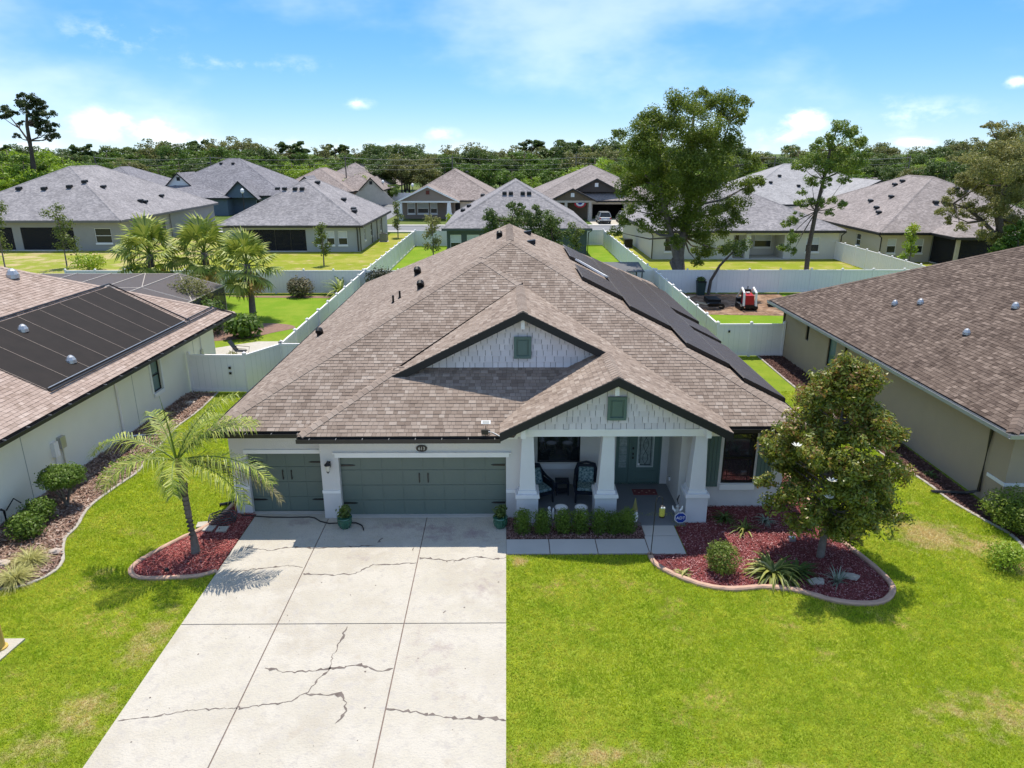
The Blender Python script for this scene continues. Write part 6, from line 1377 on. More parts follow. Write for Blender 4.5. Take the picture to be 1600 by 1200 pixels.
# ---------------------------------------------------------------- grass blades
def blades(name,region,excl,dens,h,w_,m,seed):
    g_=np.random.default_rng(seed); x0,x1,y0,y1=region; Y=[];X=[]
    n=int((x1-x0)*(y1-y0)*dens); x=g_.uniform(x0,x1,n); y=g_.uniform(y0,y1,n)
    d=np.clip((11.0/np.maximum(y,9))**1.6,.12,1); k=g_.random(n)<d; x=x[k];y=y[k]
    k=np.abs(x)<(y*.80+1.6); x=x[k];y=y[k]
    for e in excl: k=~pip(x,y,e); x=x[k];y=y[k]
    n=len(x); a=g_.uniform(0,6.283,n); sc=np.clip(y/11,1,2.0)**.8; hh=h*g_.uniform(.5,1.15,n)*np.minimum(sc,1.4); ww=w_*g_.uniform(.6,1.2,n)*sc; ln=g_.uniform(.1,1.1,n)*hh; la=g_.uniform(0,6.283,n)
    P=np.stack([x,y,np.full(n,.004)],1); s=np.stack([np.cos(a)*ww,np.sin(a)*ww,np.zeros(n)],1)*.5; tip=P+np.stack([np.cos(la)*ln,np.sin(la)*ln,hh],1)
    V=np.stack([P-s,P+s,tip],1).reshape(-1,3); F=np.arange(3*n).reshape(n,3)
    return npmesh(name,V,F,m,shade=g_.random(n),kind='stuff')
def grassmat():
    m=groundmat('grass_blade',[((.40,.46,.022),0,0,0),((.30,.385,.02),(1.1,.16,38),.47,.6),((.55,.53,.08),.35,.42,.60),((.29,.39,.02),1.3,.48,.62),((.72,.55,.24),.7,.57,.68),((.34,.42,.03),7,.45,.6),((.55,.58,.06),3.3,.52,.66)])
    t=m.node_tree; b=t.nodes['Principled BSDF']; lk=b.inputs['Base Color'].links[0]; src=lk.from_socket
    a=t.nodes.new('ShaderNodeAttribute'); a.attribute_name='shade'; mr=t.nodes.new('ShaderNodeMapRange'); mr.inputs['To Min'].default_value=.88; mr.inputs['To Max'].default_value=1.5; t.links.new(a.outputs['Fac'],mr.inputs['Value'])
    sc=t.nodes.new('ShaderNodeVectorMath'); sc.operation='SCALE'; t.links.new(src,sc.inputs[0]); t.links.new(mr.outputs[0],sc.inputs['Scale']); t.links.new(sc.outputs[0],b.inputs['Base Color'])
    for l in list(b.inputs['Normal'].links): t.links.remove(l)
    tr=t.nodes.new('ShaderNodeBsdfTranslucent'); ms=t.nodes.new('ShaderNodeMixShader'); ms.inputs[0].default_value=.5; o=t.nodes['Material Output']; t.links.new(sc.outputs[0],tr.inputs[0]); t.links.new(b.outputs[0],ms.inputs[1]); t.links.new(tr.outputs[0],ms.inputs[2]); t.links.new(ms.outputs[0],o.inputs[0]); return m
mGrassB=grassmat()
def wear(m,spots,col):
    t=m.node_tree; b=t.nodes['Principled BSDF']; g=t.nodes.new('ShaderNodeNewGeometry').outputs['Position']; sp=t.nodes.new('ShaderNodeSeparateXYZ'); t.links.new(g,sp.inputs[0]); acc=None
    for (x,y,rx,ry,w_) in spots:
        dx=M(t,'DIVIDE',M(t,'SUBTRACT',sp.outputs[0],x),rx); dy=M(t,'DIVIDE',M(t,'SUBTRACT',sp.outputs[1],y),ry); v=M(t,'MULTIPLY',M(t,'SUBTRACT',1.0,M(t,'SQRT',M(t,'ADD',M(t,'MULTIPLY',dx,dx),M(t,'MULTIPLY',dy,dy)))),w_); acc=v if acc is None else M(t,'MAXIMUM',acc,v)
    n=t.nodes.new('ShaderNodeTexNoise'); n.inputs['Scale'].default_value=2.6; n.inputs['Detail'].default_value=6; n.inputs['Roughness'].default_value=.7; t.links.new(g,n.inputs['Vector'])
    k=M(t,'ADD',acc,M(t,'MULTIPLY',M(t,'SUBTRACT',n.outputs[0],.5),2.2)); mr=t.nodes.new('ShaderNodeMapRange'); mr.inputs['From Min'].default_value=.12; mr.inputs['From Max'].default_value=.7; mr.inputs['To Max'].default_value=.8; t.links.new(k,mr.inputs['Value'])
    for tgt in [l.to_socket for l in list(t.links) if l.from_socket==b.inputs['Base Color'].links[0].from_socket]:
        pass
    src=b.inputs['Base Color'].links[0].from_socket; outs=[l.to_socket for l in t.links if l.from_socket==src]
    mx=t.nodes.new('ShaderNodeMix'); mx.data_type='RGBA'; mx.inputs['B'].default_value=(*col,1); t.links.new(mr.outputs[0],mx.inputs['Factor']); t.links.new(src,mx.inputs['A'])
    for o_ in outs: t.links.new(mx.outputs['Result'],o_)
SPOTS=[(12.3,18.0,1.5,1.3,.9),(13.4,17.4,1.2,.8,.8),(13.9,16.3,.8,.7,.9),(-8.2,13.6,.6,1.5,.6),(-8.4,11.4,.9,.9,.6),(-9.0,10.5,1.3,.6,.5),(.35,16.8,.5,.35,.7),(1.6,10.3,1.6,.35,.55),(4.5,9.7,2.5,.5,.6),(-12.2,11.9,1.6,.9,.5),(9.6,11.2,1.8,.9,.45),(14.0,13.5,2.0,1.6,.5)]
wear(mGrassB,SPOTS,(.74,.56,.30)); wear(mLawnA,SPOTS,(.42,.33,.18))
wear(mConc,[(-2.0,18.35,1.1,.6,.62),(-1.0,18.2,.8,.55,.6),(-3.2,18.7,.8,.4,.55),(-6.2,18.9,.7,.35,.4),(-.6,15.6,.5,.9,.35),(-3.9,16.9,.5,.35,.35),(-1.6,13.0,.5,1.4,.2)],(.27,.215,.215))
EX=[[(-7.68,-10),(-.02,-10),(-.02,19.5),(-7.68,19.5)],[(-.05,17.08),(4.98,17.08),(4.98,19.2),(-.05,19.2)],[(-8.3,19.4),(9,19.4),(9,44),(-8.3,44)],BEDL_P,BEDR_P,BEDN_P,BEDQ_P,[(-30,10),(-14.6,10),(-14.4,40),(-30,40)],[(14.9,16),(30,16),(30,40),(14.8,40)],[(-11.9,12.5),(-10.85,13.6),(-11.2,13.75),(-12.5,13.7)]]
blades('grass',(-16,17,8.6,31),EX,3300,.050,.017,mGrassB,1)
# ================================================================ YARD AND PORCH OBJECTS
random.seed(77)
# hydrant post at the left edge
t=thing('concrete_pad','white concrete pad under the yellow post at the left edge','pad',(-11.6,13.1,0)); b=MB(); b.ext([(-12.4,12.6),(-11.1,12.6),(-10.98,13.62),(-12.3,13.62)],0,.05); b.part('pad_slab',mConc,t)
b=MB(); b.lathe((-11.33,13.3,.05),[(.16,0),(.16,.03),(.115,.05),(.11,.75),(.12,.78),(.11,.9),(.05,1.0)],14); b.top('marker_post',mat('faded_yellow',(.55,.38,.10),(.48,.32,.08)),'faded yellow post on a white concrete pad at the left edge','post',smooth=False)
# planters
def planter(label,x,y):
    t=thing('flower_pot',label,'pot',(x,y,0),group='green ribbed pots beside the garage door')
    b=MB(); n=24; prof=[(.13,0),(.18,.08),(.205,.2),(.2,.3),(.19,.34)]; vs=[];fs=[]
    for r,z in prof:
        for k in range(n): a=6.2832*k/n; rr=r*(1+(.06 if k%2 else -.04)); vs.append((x+rr*math.cos(a),y+rr*math.sin(a),z+.03))
    for i in range(len(prof)-1):
        for k in range(n): fs.append((i*n+k,i*n+(k+1)%n,(i+1)*n+(k+1)%n,(i+1)*n+k))
    fs.append(tuple(range(n))); b.add(vs,fs); b.part('pot',bpy.data.materials.get('green_glaze') or mat('green_glaze',(.03,.12,.075),(.02,.08,.05),scale=6,rough=.2,spec=.6,coat=.4),t)
    b=MB(); b.lathe((x,y,.33),[(.215,0),(.225,.03),(.215,.055)],24); b.part('rim',bpy.data.materials['green_glaze'],t)
    b=MB(); b.lathe((x,y,.34),[(.185,0),(.185,.03)],16); b.part('soil',mMulB,t)
    leafcloud('plant',[(x,y,.52,.17,.17,.17),(x+.05,y,.62,.12,.12,.14)],420,(.05,.12),mLeafD,t,shell=(.1,1.2))
planter('green ribbed pot with plant left of the wide garage door',-4.78,18.62); planter('green ribbed pot with plant right of the wide garage door',-.2,18.6)
# cable along the garage
b=MB(); b.tube([(-8.1,19.35,.06),(-7.8,19.3,.05),(-7.2,19.22,.05),(-6.6,19.2,.05),(-6.0,19.22,.05),(-5.8,19.15,.05),(-5.6,18.95,.05),(-5.3,18.82,.05),(-5.0,18.85,.05),(-4.5,18.85,.05),(-4.3,18.7,.05),(-4.22,18.5,.05),(-4.2,18.42,.05)],.018,6); b.top('garden_hose',mBlack,'black hose lying across the slab before both garage doors','hose',smooth=True)
b=MB(); pts=[]
for k in range(130): a=k*.28; r=.30+.08*math.sin(k*.13); pts.append((-8.5+r*math.cos(a)*1.15,19.0+r*math.sin(a)*.8,.05+.0018*k+.02*math.sin(k*1.7)))
b.tube(pts,.014,5); b.top('hose_coil',mat('dark_grey_hose',(.07,.06,.06),rough=.5),'dark coiled hose in the shaded mulch left of the small garage door','hose',smooth=True)
for k,(x,y,r_,lb) in enumerate(((-9.05,18.78,.2,'pale square paver under the palm, leftmost of three'),(-8.75,18.55,-.1,'pale square paver partly under the hose coil, middle of three'),(-8.35,18.5,.05,'pale square paver nearest the driveway, rightmost of three'))):
    b=MB(); b.tf=lambda a,c,z,x=x,y=y,r_=r_:(x+a*math.cos(r_)-c*math.sin(r_),y+a*math.sin(r_)+c*math.cos(r_),z); b.box(-.15,.15,-.15,.15,.02,.07); b.top('paver',mConc,lb,'paver',group='pale pavers in the palm bed')
b=MB(); b.tube([(-9.0,20.0,.06),(-8.0,20.3,.1)],.05,6); b.top('edging_roll',mVent,'dark pipe lying at the corner behind the hose coil','pipe')
b=MB(); b.lathe((-9.0,16.35,.0),[(.07,0),(.07,.05),(.04,.12)],10); b.top('ground_spotlight',mVent,'small black spotlight at the tip of the palm bed','light')
for (x,y,r_,lb) in ((7.95,15.72,.1,'flat pale stone right of the bromeliads'),(8.95,15.95,-.5,'slanted pale stone beside the silvery plant')):
    b=MB(); b.tf=lambda a,c,z,x=x,y=y,r_=r_:(x+a*math.cos(r_)-c*math.sin(r_),y+a*math.sin(r_)+c*math.cos(r_),z+a*.12); b.ext([(-.2,-.1),(.15,-.14),(.22,.05),(.05,.13),(-.18,.1)],.02,.08); b.top('stepping_stone',mConc,lb,'stone')
b=MB(); b.box(8.02,8.2,17.7,17.8,.02,.16); b.top('junction_box',mAlu,'small grey box in the mulch beneath the magnolia','box')
for (x,y,s_,lb) in ((-13.55,16.7,.22,'pale flat boulder between bush and grass mounds at left'),(-14.0,15.9,.22,'pale boulder at the left edge above the grass mounds'),(-13.9,29.5,.22,'white rock at the foot of the left house wall'),(-12.5,17.3,.18,'pinkish flat rock right of the upper grass mound')):
    b=MB(); b.blob((x,y,.06),(s_,s_*.7,.09),6,jit=.15); b.top('rock',mat('pale_rock',(.5,.42,.36),(.38,.3,.25),scale=7) if 'pale_rock' not in bpy.data.materials else bpy.data.materials['pale_rock'],lb,'rock')
# shepherd hook and lantern
SX,SY=3.92,16.95
b=MB(); pts=[(SX,SY,0),(SX+.03,SY,.9),(SX+.05,SY,1.75)]+[(SX+.05+.09*(1-math.cos(a)),SY,1.75+.12*math.sin(a)) for a in (0.5,1,1.57,2.1,2.7,3.14)]; b.tube(pts,.012,6); b.tube([(SX-.1,SY,.12),(SX+.1,SY,.12)],.01,5); b.top('shepherd_hook',mBlack,'thin black shepherd hook pole at the walkway corner','garden hook')
t=thing('hanging_lantern','small yellow owl-eyed lantern hanging from the shepherd hook','lantern',(SX+.23,SY,1.3))
lx=SX+.23
b=MB(); b.lathe((lx,SY,1.28),[(.055,0),(.075,.03),(.08,.2),(.06,.26)],10); b.part('body',mat('lantern_yellow',(.42,.40,.08),(.30,.28,.06),scale=20),t)
b=MB(); b.lathe((lx,SY,1.26),[(.085,0),(.085,.02)],10); b.lathe((lx,SY,1.54),[(.08,0),(.05,.05),(.01,.07)],10); b.tube([(lx,SY,1.6),(lx,SY,1.75)],.006,4); b.part('lid',mBlack,t)
for sg in (-1,1): b=MB(); b.blob((lx+sg*.032,SY-.07,1.56),(.03,.02,.03),6); b.part('eye',mWhite,t)
# mat
b=MB(); b.box(4.08,4.86,20.58,20.98,.047,.06); DMt=b.top('doormat',mat('red_mat',(.20,.05,.05),(.13,.04,.045),scale=14),'small dark red patterned doormat before the teal front door','doormat')
for k in range(6):
    b=MB(); b.shade=1; b.lathe((4.16+k*.12,20.85-(k%2)*.12,.06),[(.035,0),(.03,.003)],8); b.part('flower_pattern',mat('mat_pattern',(.42,.26,.22)) if k==0 else bpy.data.materials['mat_pattern'],DMt)
# yard sign
t=thing('yard_sign','small blue and white octagonal security sign at the right column','sign',(5.12,18.62,0)); T=lambda a,c,z:(5.12+a,18.62+z,.30+c)
oc=[(.165*math.cos(R(22.5+45*k)),.165*math.sin(R(22.5+45*k))) for k in range(8)]
b=MB(); b.tf=T; b.ext([(x*1.12,y*1.12) for x,y in oc],-.0,.012); b.part('border',mWhite,t)
b=MB(); b.tf=T; b.ext(oc,-.006,-.001); b.part('face',mat('sign_blue',(.02,.05,.28)),t)
text('ADT',.13,(5.12,18.605,.30),(R(90),0,0),mWhite,t,'lettering',.003)
b=MB(); b.tube([(5.12,18.64,0),(5.12,18.64,.3)],.008,5); b.part('stake',mAlu,t)
# white ornament: garden cat/antler figure
t=thing('garden_figurine','grey-white winged figurine at the foot of the right column','figurine',(5.06,18.85,.045))
b=MB(); b.blob((5.06,18.85,.40),(.09,.08,.13),7); b.blob((5.06,18.83,.56),(.06,.055,.06),6); b.blob((5.06,18.85,.18),(.08,.07,.14),6); b.part('body',mat('figurine_grey',(.42,.42,.40),(.25,.25,.24),scale=14),t)
for sg in (-1,1): b=MB(); b.tube([(5.06+sg*.06,18.83,.42),(5.06+sg*.13,18.82,.5),(5.06+sg*.15,18.82,.6)],[.035,.03,.012],6); b.part('wing',mWhite,t)
b=MB(); b.tube([(5.09,18.9,.62),(5.06,18.92,.75),(5.11,18.92,.9)],[.02,.028,.012],6); b.part('hook',mBlack,t)
# striped urns, white statue, gnome
mStrW=mat('urn_white',(.62,.60,.57)); mStrK=mat('urn_dark',(.10,.10,.10))
for (x,l) in ((1.62,'white striped round planter on the porch edge, left one'),(2.22,'white striped round planter on the porch edge, right one')):
    t=thing('striped_planter',l,'planter',(x,19.02,.045),group='striped planters on the porch edge')
    for k in range(5):
        r0=.13+.05*math.sin(.5+k*.5); r1=.13+.05*math.sin(.5+(k+1)*.5); b=MB(); b.lathe((x,19.02,.05+k*.075),[(r0,0),(r1,.052)],16); b.part('band',mStrW,t); b=MB(); b.lathe((x,19.02,.05+k*.075+.052),[(r1-.006,0),(r1-.006,.022)],16); b.part('groove',mStrK,t)
    b=MB(); b.lathe((x,19.02,.43),[(.19,0),(.2,.02),(.19,.035)],16); b.part('rim',mStrW,t); b=MB(); b.lathe((x,19.02,.44),[(.15,0),(.15,.03)],16); b.part('filling',mWhite,t)
t=thing('garden_statue','small white statue behind the second hedge shrub','statue',(1.3,18.98,.045)); b=MB(); b.blob((1.26,18.98,.22),(.07,.06,.18),7); b.blob((1.26,18.98,.44),(.05,.05,.06),6); b.part('figure',mWhite,t); b=MB(); b.blob((1.38,18.98,.26),(.04,.05,.2),6); b.part('wing',mWhite,t)
t=thing('garden_gnome','garden gnome with pointed olive hat behind the rightmost hedge shrub','figurine',(3.78,18.75,.0)); b=MB(); b.blob((3.8,18.75,.28),(.09,.08,.22),7); b.part('body',mWhite,t); b=MB(); b.blob((3.8,18.74,.50),(.06,.06,.06),6); b.part('head',mat('gnome_skin',(.5,.33,.26)),t); b=MB(); b.lathe((3.78,18.75,.53),[(.085,0),(.05,.15),(.012,.36)],10); b.part('hat',mat('gnome_hat',(.22,.20,.07)),t)
# wicker chairs
mWick=mat('navy_wicker',(.012,.016,.028),(.02,.026,.04),scale=60,rough=.5,bump=.8,bscale=120); mCush=mat('floral_cushion',(.30,.40,.38),(.05,.10,.12),scale=16,rough=.9,contrast=1.6,detail=2)
def chair(label,x,y,rz):
    t=thing('wicker_chair',label,'chair',(x,y,.045),rz,group='wicker armchairs on the porch',local=True)
    for (a,c) in ((-.3,-.3),(.3,-.3),(-.28,.3),(.28,.3)): b=MB(); b.tube([(a*1.05,c*1.05,0),(a,c,.42)],[.028,.035],6); b.part('leg',mWick,t)
    b=MB(); b.box(-.32,.32,-.33,.3,.3,.40); b.part('seat_frame',mWick,t)
    b=MB(); b.add([(-.32,.26,.38),(.32,.26,.38),(.3,.46,.98),(-.3,.46,.98),(-.32,.34,.38),(.32,.34,.38),(.3,.52,.98),(-.3,.52,.98)],[(0,1,2,3),(7,6,5,4),(0,4,5,1),(1,5,6,2),(2,6,7,3),(3,7,4,0)]); b.tube([(-.34,.3,.4),(-.34,.42,.8),(-.27,.5,1.0),(0,.53,1.05),(.27,.5,1.0),(.34,.42,.8),(.34,.3,.4)],.04,7); b.part('backrest',mWick,t)
    for sg in (-1,1):
        b=MB(); b.tube([(sg*.32,-.32,.38),(sg*.36,-.34,.6),(sg*.37,-.2,.67),(sg*.36,.2,.7),(sg*.34,.4,.78)],.04,7); b.box(min(sg*.32,sg*.35),max(sg*.32,sg*.35),-.3,.3,.4,.64); b.part('armrest',mWick,t)
    b=MB(); b.box(-.28,.28,-.3,.27,.402,.50); o=b.part('seat_cushion',mCush,t); bv=o.modifiers.new('b','BEVEL'); bv.width=.035; bv.segments=3
    b=MB(); b.add([(-.25,.18,.50),(.25,.18,.50),(.24,.36,.94),(-.24,.36,.94),(-.25,.27,.48),(.25,.27,.48),(.24,.44,.93),(-.24,.44,.93)],[(0,1,2,3),(7,6,5,4),(0,4,5,1),(1,5,6,2),(2,6,7,3),(3,7,4,0)]); o=b.part('back_cushion',mCush,t); bv=o.modifiers.new('b','BEVEL'); bv.width=.03; bv.segments=3
chair('navy wicker armchair with floral cushions, turned beside the left column',1.02,20.25,R(28)); chair('navy wicker armchair with floral cushions facing out by the middle column',2.5,20.35,R(-6))
t=thing('side_table','small dark wicker side table between the two armchairs','table',(1.78,20.75,.045)); b=MB(); b.box(1.56,2.0,20.55,20.95,.46,.5); b.part('top',mWick,t)
for (a,c) in ((1.59,20.58),(1.97,20.58),(1.59,20.92),(1.97,20.92)): b=MB(); b.box(a-.02,a+.02,c-.02,c+.02,.045,.46); b.part('leg',mWick,t)
b=MB(); b.box(1.6,1.96,20.59,20.91,.12,.14); b.part('shelf',mWick,t)
# outlet on porch wall
bar('wall_outlet',mVinyl,H,(5.255,5.297,20.9,20.98,.4,.52))
# ---------------------------------------------------------------- pool cage and rear-yard things
PC=thing('pool_cage','dark screened pool enclosure behind the left house','pool enclosure',(-24,42,0)); mPS=mat('pool_screen',(.12,.105,.105),rough=.8,alpha=.72); mPF=mat('pool_frame',(.52,.46,.40),rough=.5)
xs_=[-33,-30.2,-28,-25.8,-23.6,-21.4]
zr_=lambda y:2.95 if y>46 else 2.95
for i in range(len(xs_)-1):
    for (y0,y1) in ((36.5,41.5),(41.5,46.5)):
        b=MB(); b.box(xs_[i]+.03,xs_[i+1]-.03,y0,y1-.04,2.95,2.955); b.part('screen',mPS,PC)
    b=MB(); b.box(xs_[i]+.03,xs_[i+1]-.03,46.5,46.505,.1,2.9); b.part('screen',mPS,PC)
for (y0,y1) in ((36.5,41.5),(41.5,46.5)):
    b=MB(); b.slab([(-21.4,y0,2.95),(-21.4,y1-.04,2.95),(-18.6,y1-.04,2.15),(-18.6,y0,2.15)],.005); b.part('screen',mPS,PC); b=MB(); b.box(-18.6,-18.595,y0,y1-.04,.1,2.1); b.part('screen',mPS,PC)
for x in xs_: b=MB(); b.box(x-.03,x+.03,36.5,46.5,2.93,3.0); b.part('roof_beam',mPF,PC); b=MB(); b.box(x-.03,x+.03,46.5,46.56,0,2.95); b.part('post',mPF,PC)
for y in (41.5,46.5): b=MB(); b.box(-33,-21.4,y-.03,y+.03,2.9,2.96); b.tube([(-21.4,y,2.95),(-18.6,y,2.15)],.035,5); b.part('roof_beam',mPF,PC)
b=MB(); b.tube([(-21.4,46.5,2.95),(-18.6,41.5,2.15)],.03,5); b.tube([(-23.6,46.5,2.97),(-21.4,41.5,2.97)],.025,5); b.tube([(-18.6,36.5,2.15),(-18.6,46.5,2.15)],.035,5); b.part('brace',mPF,PC)
for y in (38,41.5,46.5): b=MB(); b.box(-18.63,-18.57,y-.03,y+.03,0,2.15); b.part('post',mPF,PC)
b=MB(); b.box(-33,-18.6,36.5,46.5,-.02,.06); b.part('pool_deck',mConcW,PC); b=MB(); b.box(-30,-22,39,44.5,.062,.066); b.part('pool_water',mat('pool_water',(.02,.16,.18),rough=.05,spec=.7),PC)
# patio bits by the white gate
t=thing('patio_chair','dark sling chair on the pale patio behind the left house','chair',(-14.0,36.6,.02)); b=MB(); b.add([(-14.4,36.4,.45),(-13.9,36.4,.42),(-13.9,36.9,.42),(-14.4,36.9,.45),(-14.75,36.4,1.0),(-14.75,36.9,1.0)],[(0,1,2,3),(0,3,5,4)]); b.part('sling',mVent,t); b=MB(); b.tube([(-13.95,36.4,.02),(-13.8,36.4,.6),(-14.5,36.4,.66)],.018,5); b.tube([(-13.95,36.9,.02),(-13.8,36.9,.6),(-14.5,36.9,.66)],.018,5); b.tube([(-14.55,36.4,.02),(-14.5,36.4,.66)],.018,5); b.tube([(-14.55,36.9,.02),(-14.5,36.9,.66)],.018,5); b.part('frame',mBark,t)
shrub('bush','small yellow-green bush on the patio beside the white gate panel',-12.7,33.9,.45,.8,mLeafY,500,(.06,.14)); shrub('bush','grey-green bush at the rear corner of the left house',-14.0,34.8,.45,.9,mLeafO,500,(.06,.14))
for (x,l) in ((-13.9,'left white lidded tub behind the white gate'),(-13.3,'right white lidded tub behind the white gate')): b=MB(); b.lathe((x,33.0,0),[(.2,0),(.24,.35),(.26,.37),(.2,.45)],12); b.top('storage_tub',mConcW,l,'tub')
# AC units
def ac(label,x,y,m):
    t=thing('air_conditioner',label,'air conditioner',(x,y,0)); b=MB(); b.box(x-.45,x+.45,y-.45,y+.45,.05,1.0); b.part('cabinet',m,t)
    for k in range(9):
        z=.14+k*.09; b=MB(); b.box(x-.46,x+.46,y-.465,y-.452,z,z+.03); b.part('grille_slat',mAlu if m is not mVent else mGut,t)
    b=MB(); b.lathe((x,y,1.0),[(.38,0),(.38,.03),(.1,.05)],16); b.part('fan_guard',mVent,t); b=MB(); b.box(x-.55,x+.55,y-.55,y+.55,0,.05); b.part('pad',mConcW,t)
mAC=mat('ac_grey',(.16,.165,.16),rough=.5)
ac('grey air conditioner beside the light grey house wall',-15.0,88.2,mAC); ac('dark air conditioner by the white house wall corner',13.9,82,mVent); ac('black air conditioner between the side fence and the brown roof',-10.25,40.2,mVent)
# shed with dark roof
t=thing('garden_shed','small white-framed shelter with dark glossy roof behind the solar panels','shed',(8.6,53.4,0))
for (x,y) in ((7.1,52.2),(10.0,52.2),(7.1,54.5),(10.0,54.5)): b=MB(); b.box(x-.04,x+.04,y-.04,y+.04,0,2.2); b.part('post',mGut,t)
b=MB(); b.slab([(6.9,52.0,2.15),(10.15,52.0,2.15),(10.15,54.7,2.45),(6.9,54.7,2.45)],.05); b.part('roof',mat('dark_roof_sheet',(.10,.10,.105),rough=.6,spec=.3),t)
b=MB(); b.box(7.14,9.3,54.4,54.45,.02,2.1); b.part('back_panel',mVinyl,t); b=MB(); b.box(7.6,9.2,53.2,54.0,.02,1.3); b.part('storage_box',mVinyl,t)
# skid steer
SXx,SYy=16.85,48.9; t=thing('mini_skid_steer','small red and white tracked digger on bare dirt behind the side fence','digger',(SXx,SYy,0)); mRed=mat('machine_red',(.42,.015,.02),rough=.35,coat=.3)
for sg in (-1,1):
    b=MB(); P=[];x=SXx+sg*.48
    T=lambda a,c,z,x=x:(x+z,a,c); b.tf=T; b.ext([(SYy-.55,.12),(SYy-.35,.02),(SYy+.6,.02),(SYy+.75,.15),(SYy+.6,.42),(SYy-.35,.42),(SYy-.55,.3)],-.13,.13); b.part('track',mVent,t)
    b=MB(); b.tube([(SXx+sg*.42,SYy-.6,.35),(SXx+sg*.42,SYy-.5,1.25),(SXx+sg*.40,SYy+.1,1.5),(SXx+sg*.40,SYy+1.0,.7)],[.08,.08,.07,.06],6); b.part('lift_arm',mWhite,t)
b=MB(); b.add([(SXx-.32,SYy-.6,.25),(SXx+.32,SYy-.6,.25),(SXx+.32,SYy+.3,.3),(SXx-.32,SYy+.3,.3),(SXx-.28,SYy-.5,1.05),(SXx+.28,SYy-.5,1.05),(SXx+.3,SYy+.3,1.15),(SXx-.3,SYy+.3,1.15)],[(4,5,6,7),(0,1,5,4),(1,2,6,5),(2,3,7,6),(3,0,4,7),(3,2,1,0)]); b.part('engine_hood',mRed,t)
b=MB(); b.box(SXx-.32,SXx+.32,SYy-.66,SYy-.605,.2,.42); b.part('bumper',mVent,t); b=MB(); b.box(SXx-.3,SXx+.3,SYy+.31,SYy+.5,.5,1.35); b.part('control_tower',mVent,t); b=MB(); b.box(SXx-.4,SXx+.4,SYy+1.0,SYy+1.3,.1,.6); b.part('bucket',mVent,t)
b=MB(); b.box(SXx-.12,SXx+.12,SYy-.1,SYy+.1,1.152,1.22); b.part('cap',mWhite,t); b=MB(); b.tube([(SXx+.02,SYy+.2,1.15),(SXx+.02,SYy+.2,1.6)],.03,6); b.part('exhaust',mVent,t)
t=thing('waste_bin','dark green bin with clippings against the white rear fence','bin',(14.95,54.1,0)); b=MB(); b.frus((14.95,54.1,0),(14.95,54.1,1.1),.5,.66); b.part('bin_body',mat('bin_green',(.03,.055,.05),rough=.5),t); b=MB(); b.box(14.6,15.3,53.75,53.78,1.02,1.1); b.part('rim',mVent,t); leafcloud('clippings',[(14.95,54.1,1.2,.35,.3,.2)],160,(.1,.3),mLeafD,t)
t=thing('wheelbarrow','black wheelbarrow lying on the dirt left of the digger','wheelbarrow',(14.6,48.9,0)); b=MB(); b.add([(14.0,48.6,.45),(15.0,48.6,.45),(15.0,49.2,.45),(14.0,49.2,.45),(14.15,48.75,.2),(14.8,48.75,.2),(14.8,49.05,.2),(14.15,49.05,.2)],[(4,5,6,7),(0,1,5,4),(1,2,6,5),(2,3,7,6),(3,0,4,7)]); b.part('tray',mVent,t); b=MB(); b.tube([(15.1,48.85,.2),(15.1,48.95,.2)],.2,14); b.part('wheel',mVent,t); b=MB(); b.tube([(15.1,48.8,.2),(13.3,48.65,.5)],.02,5); b.tube([(15.1,49.0,.2),(13.3,49.15,.5)],.02,5); b.part('handles',mAlu,t)
b=MB(); b.ext([(14.6,50.6),(15.5,50.5),(15.55,51.9),(14.65,52)],.011,.35); b.top('black_crate',mVent,'black box on the dirt between the bin and the digger','box')
b=MB(); b.ext([(12.4,49.0),(13.0,49.0),(13.0,49.9),(12.4,49.9)],.011,.55); b.top('black_crate',mVent,'black box close to the side fence left of the wheelbarrow','box')
for k in range(3): b=MB(); y=52.6+k*.25; b.tube([(12.6+k*.1,y,.06),(14.0+k*.2,y+.3,.08)],.05,6); b.top('timber_log',mat('pale_timber',(.45,.33,.22)) if k==0 else bpy.data.materials['pale_timber'],['pale timber offcut near the leaning trunk, nearest of three','pale timber offcut near the leaning trunk, middle of three','pale timber offcut near the leaning trunk, farthest of three'][k],'timber')
b=MB(); b.slab([(18.6,49.6,.3),(20.2,49.2,.05),(20.5,50.3,.05),(18.9,50.7,.3)],.05); b.top('black_tray',mVent,'black slatted panel on the grass right of the digger','panel')
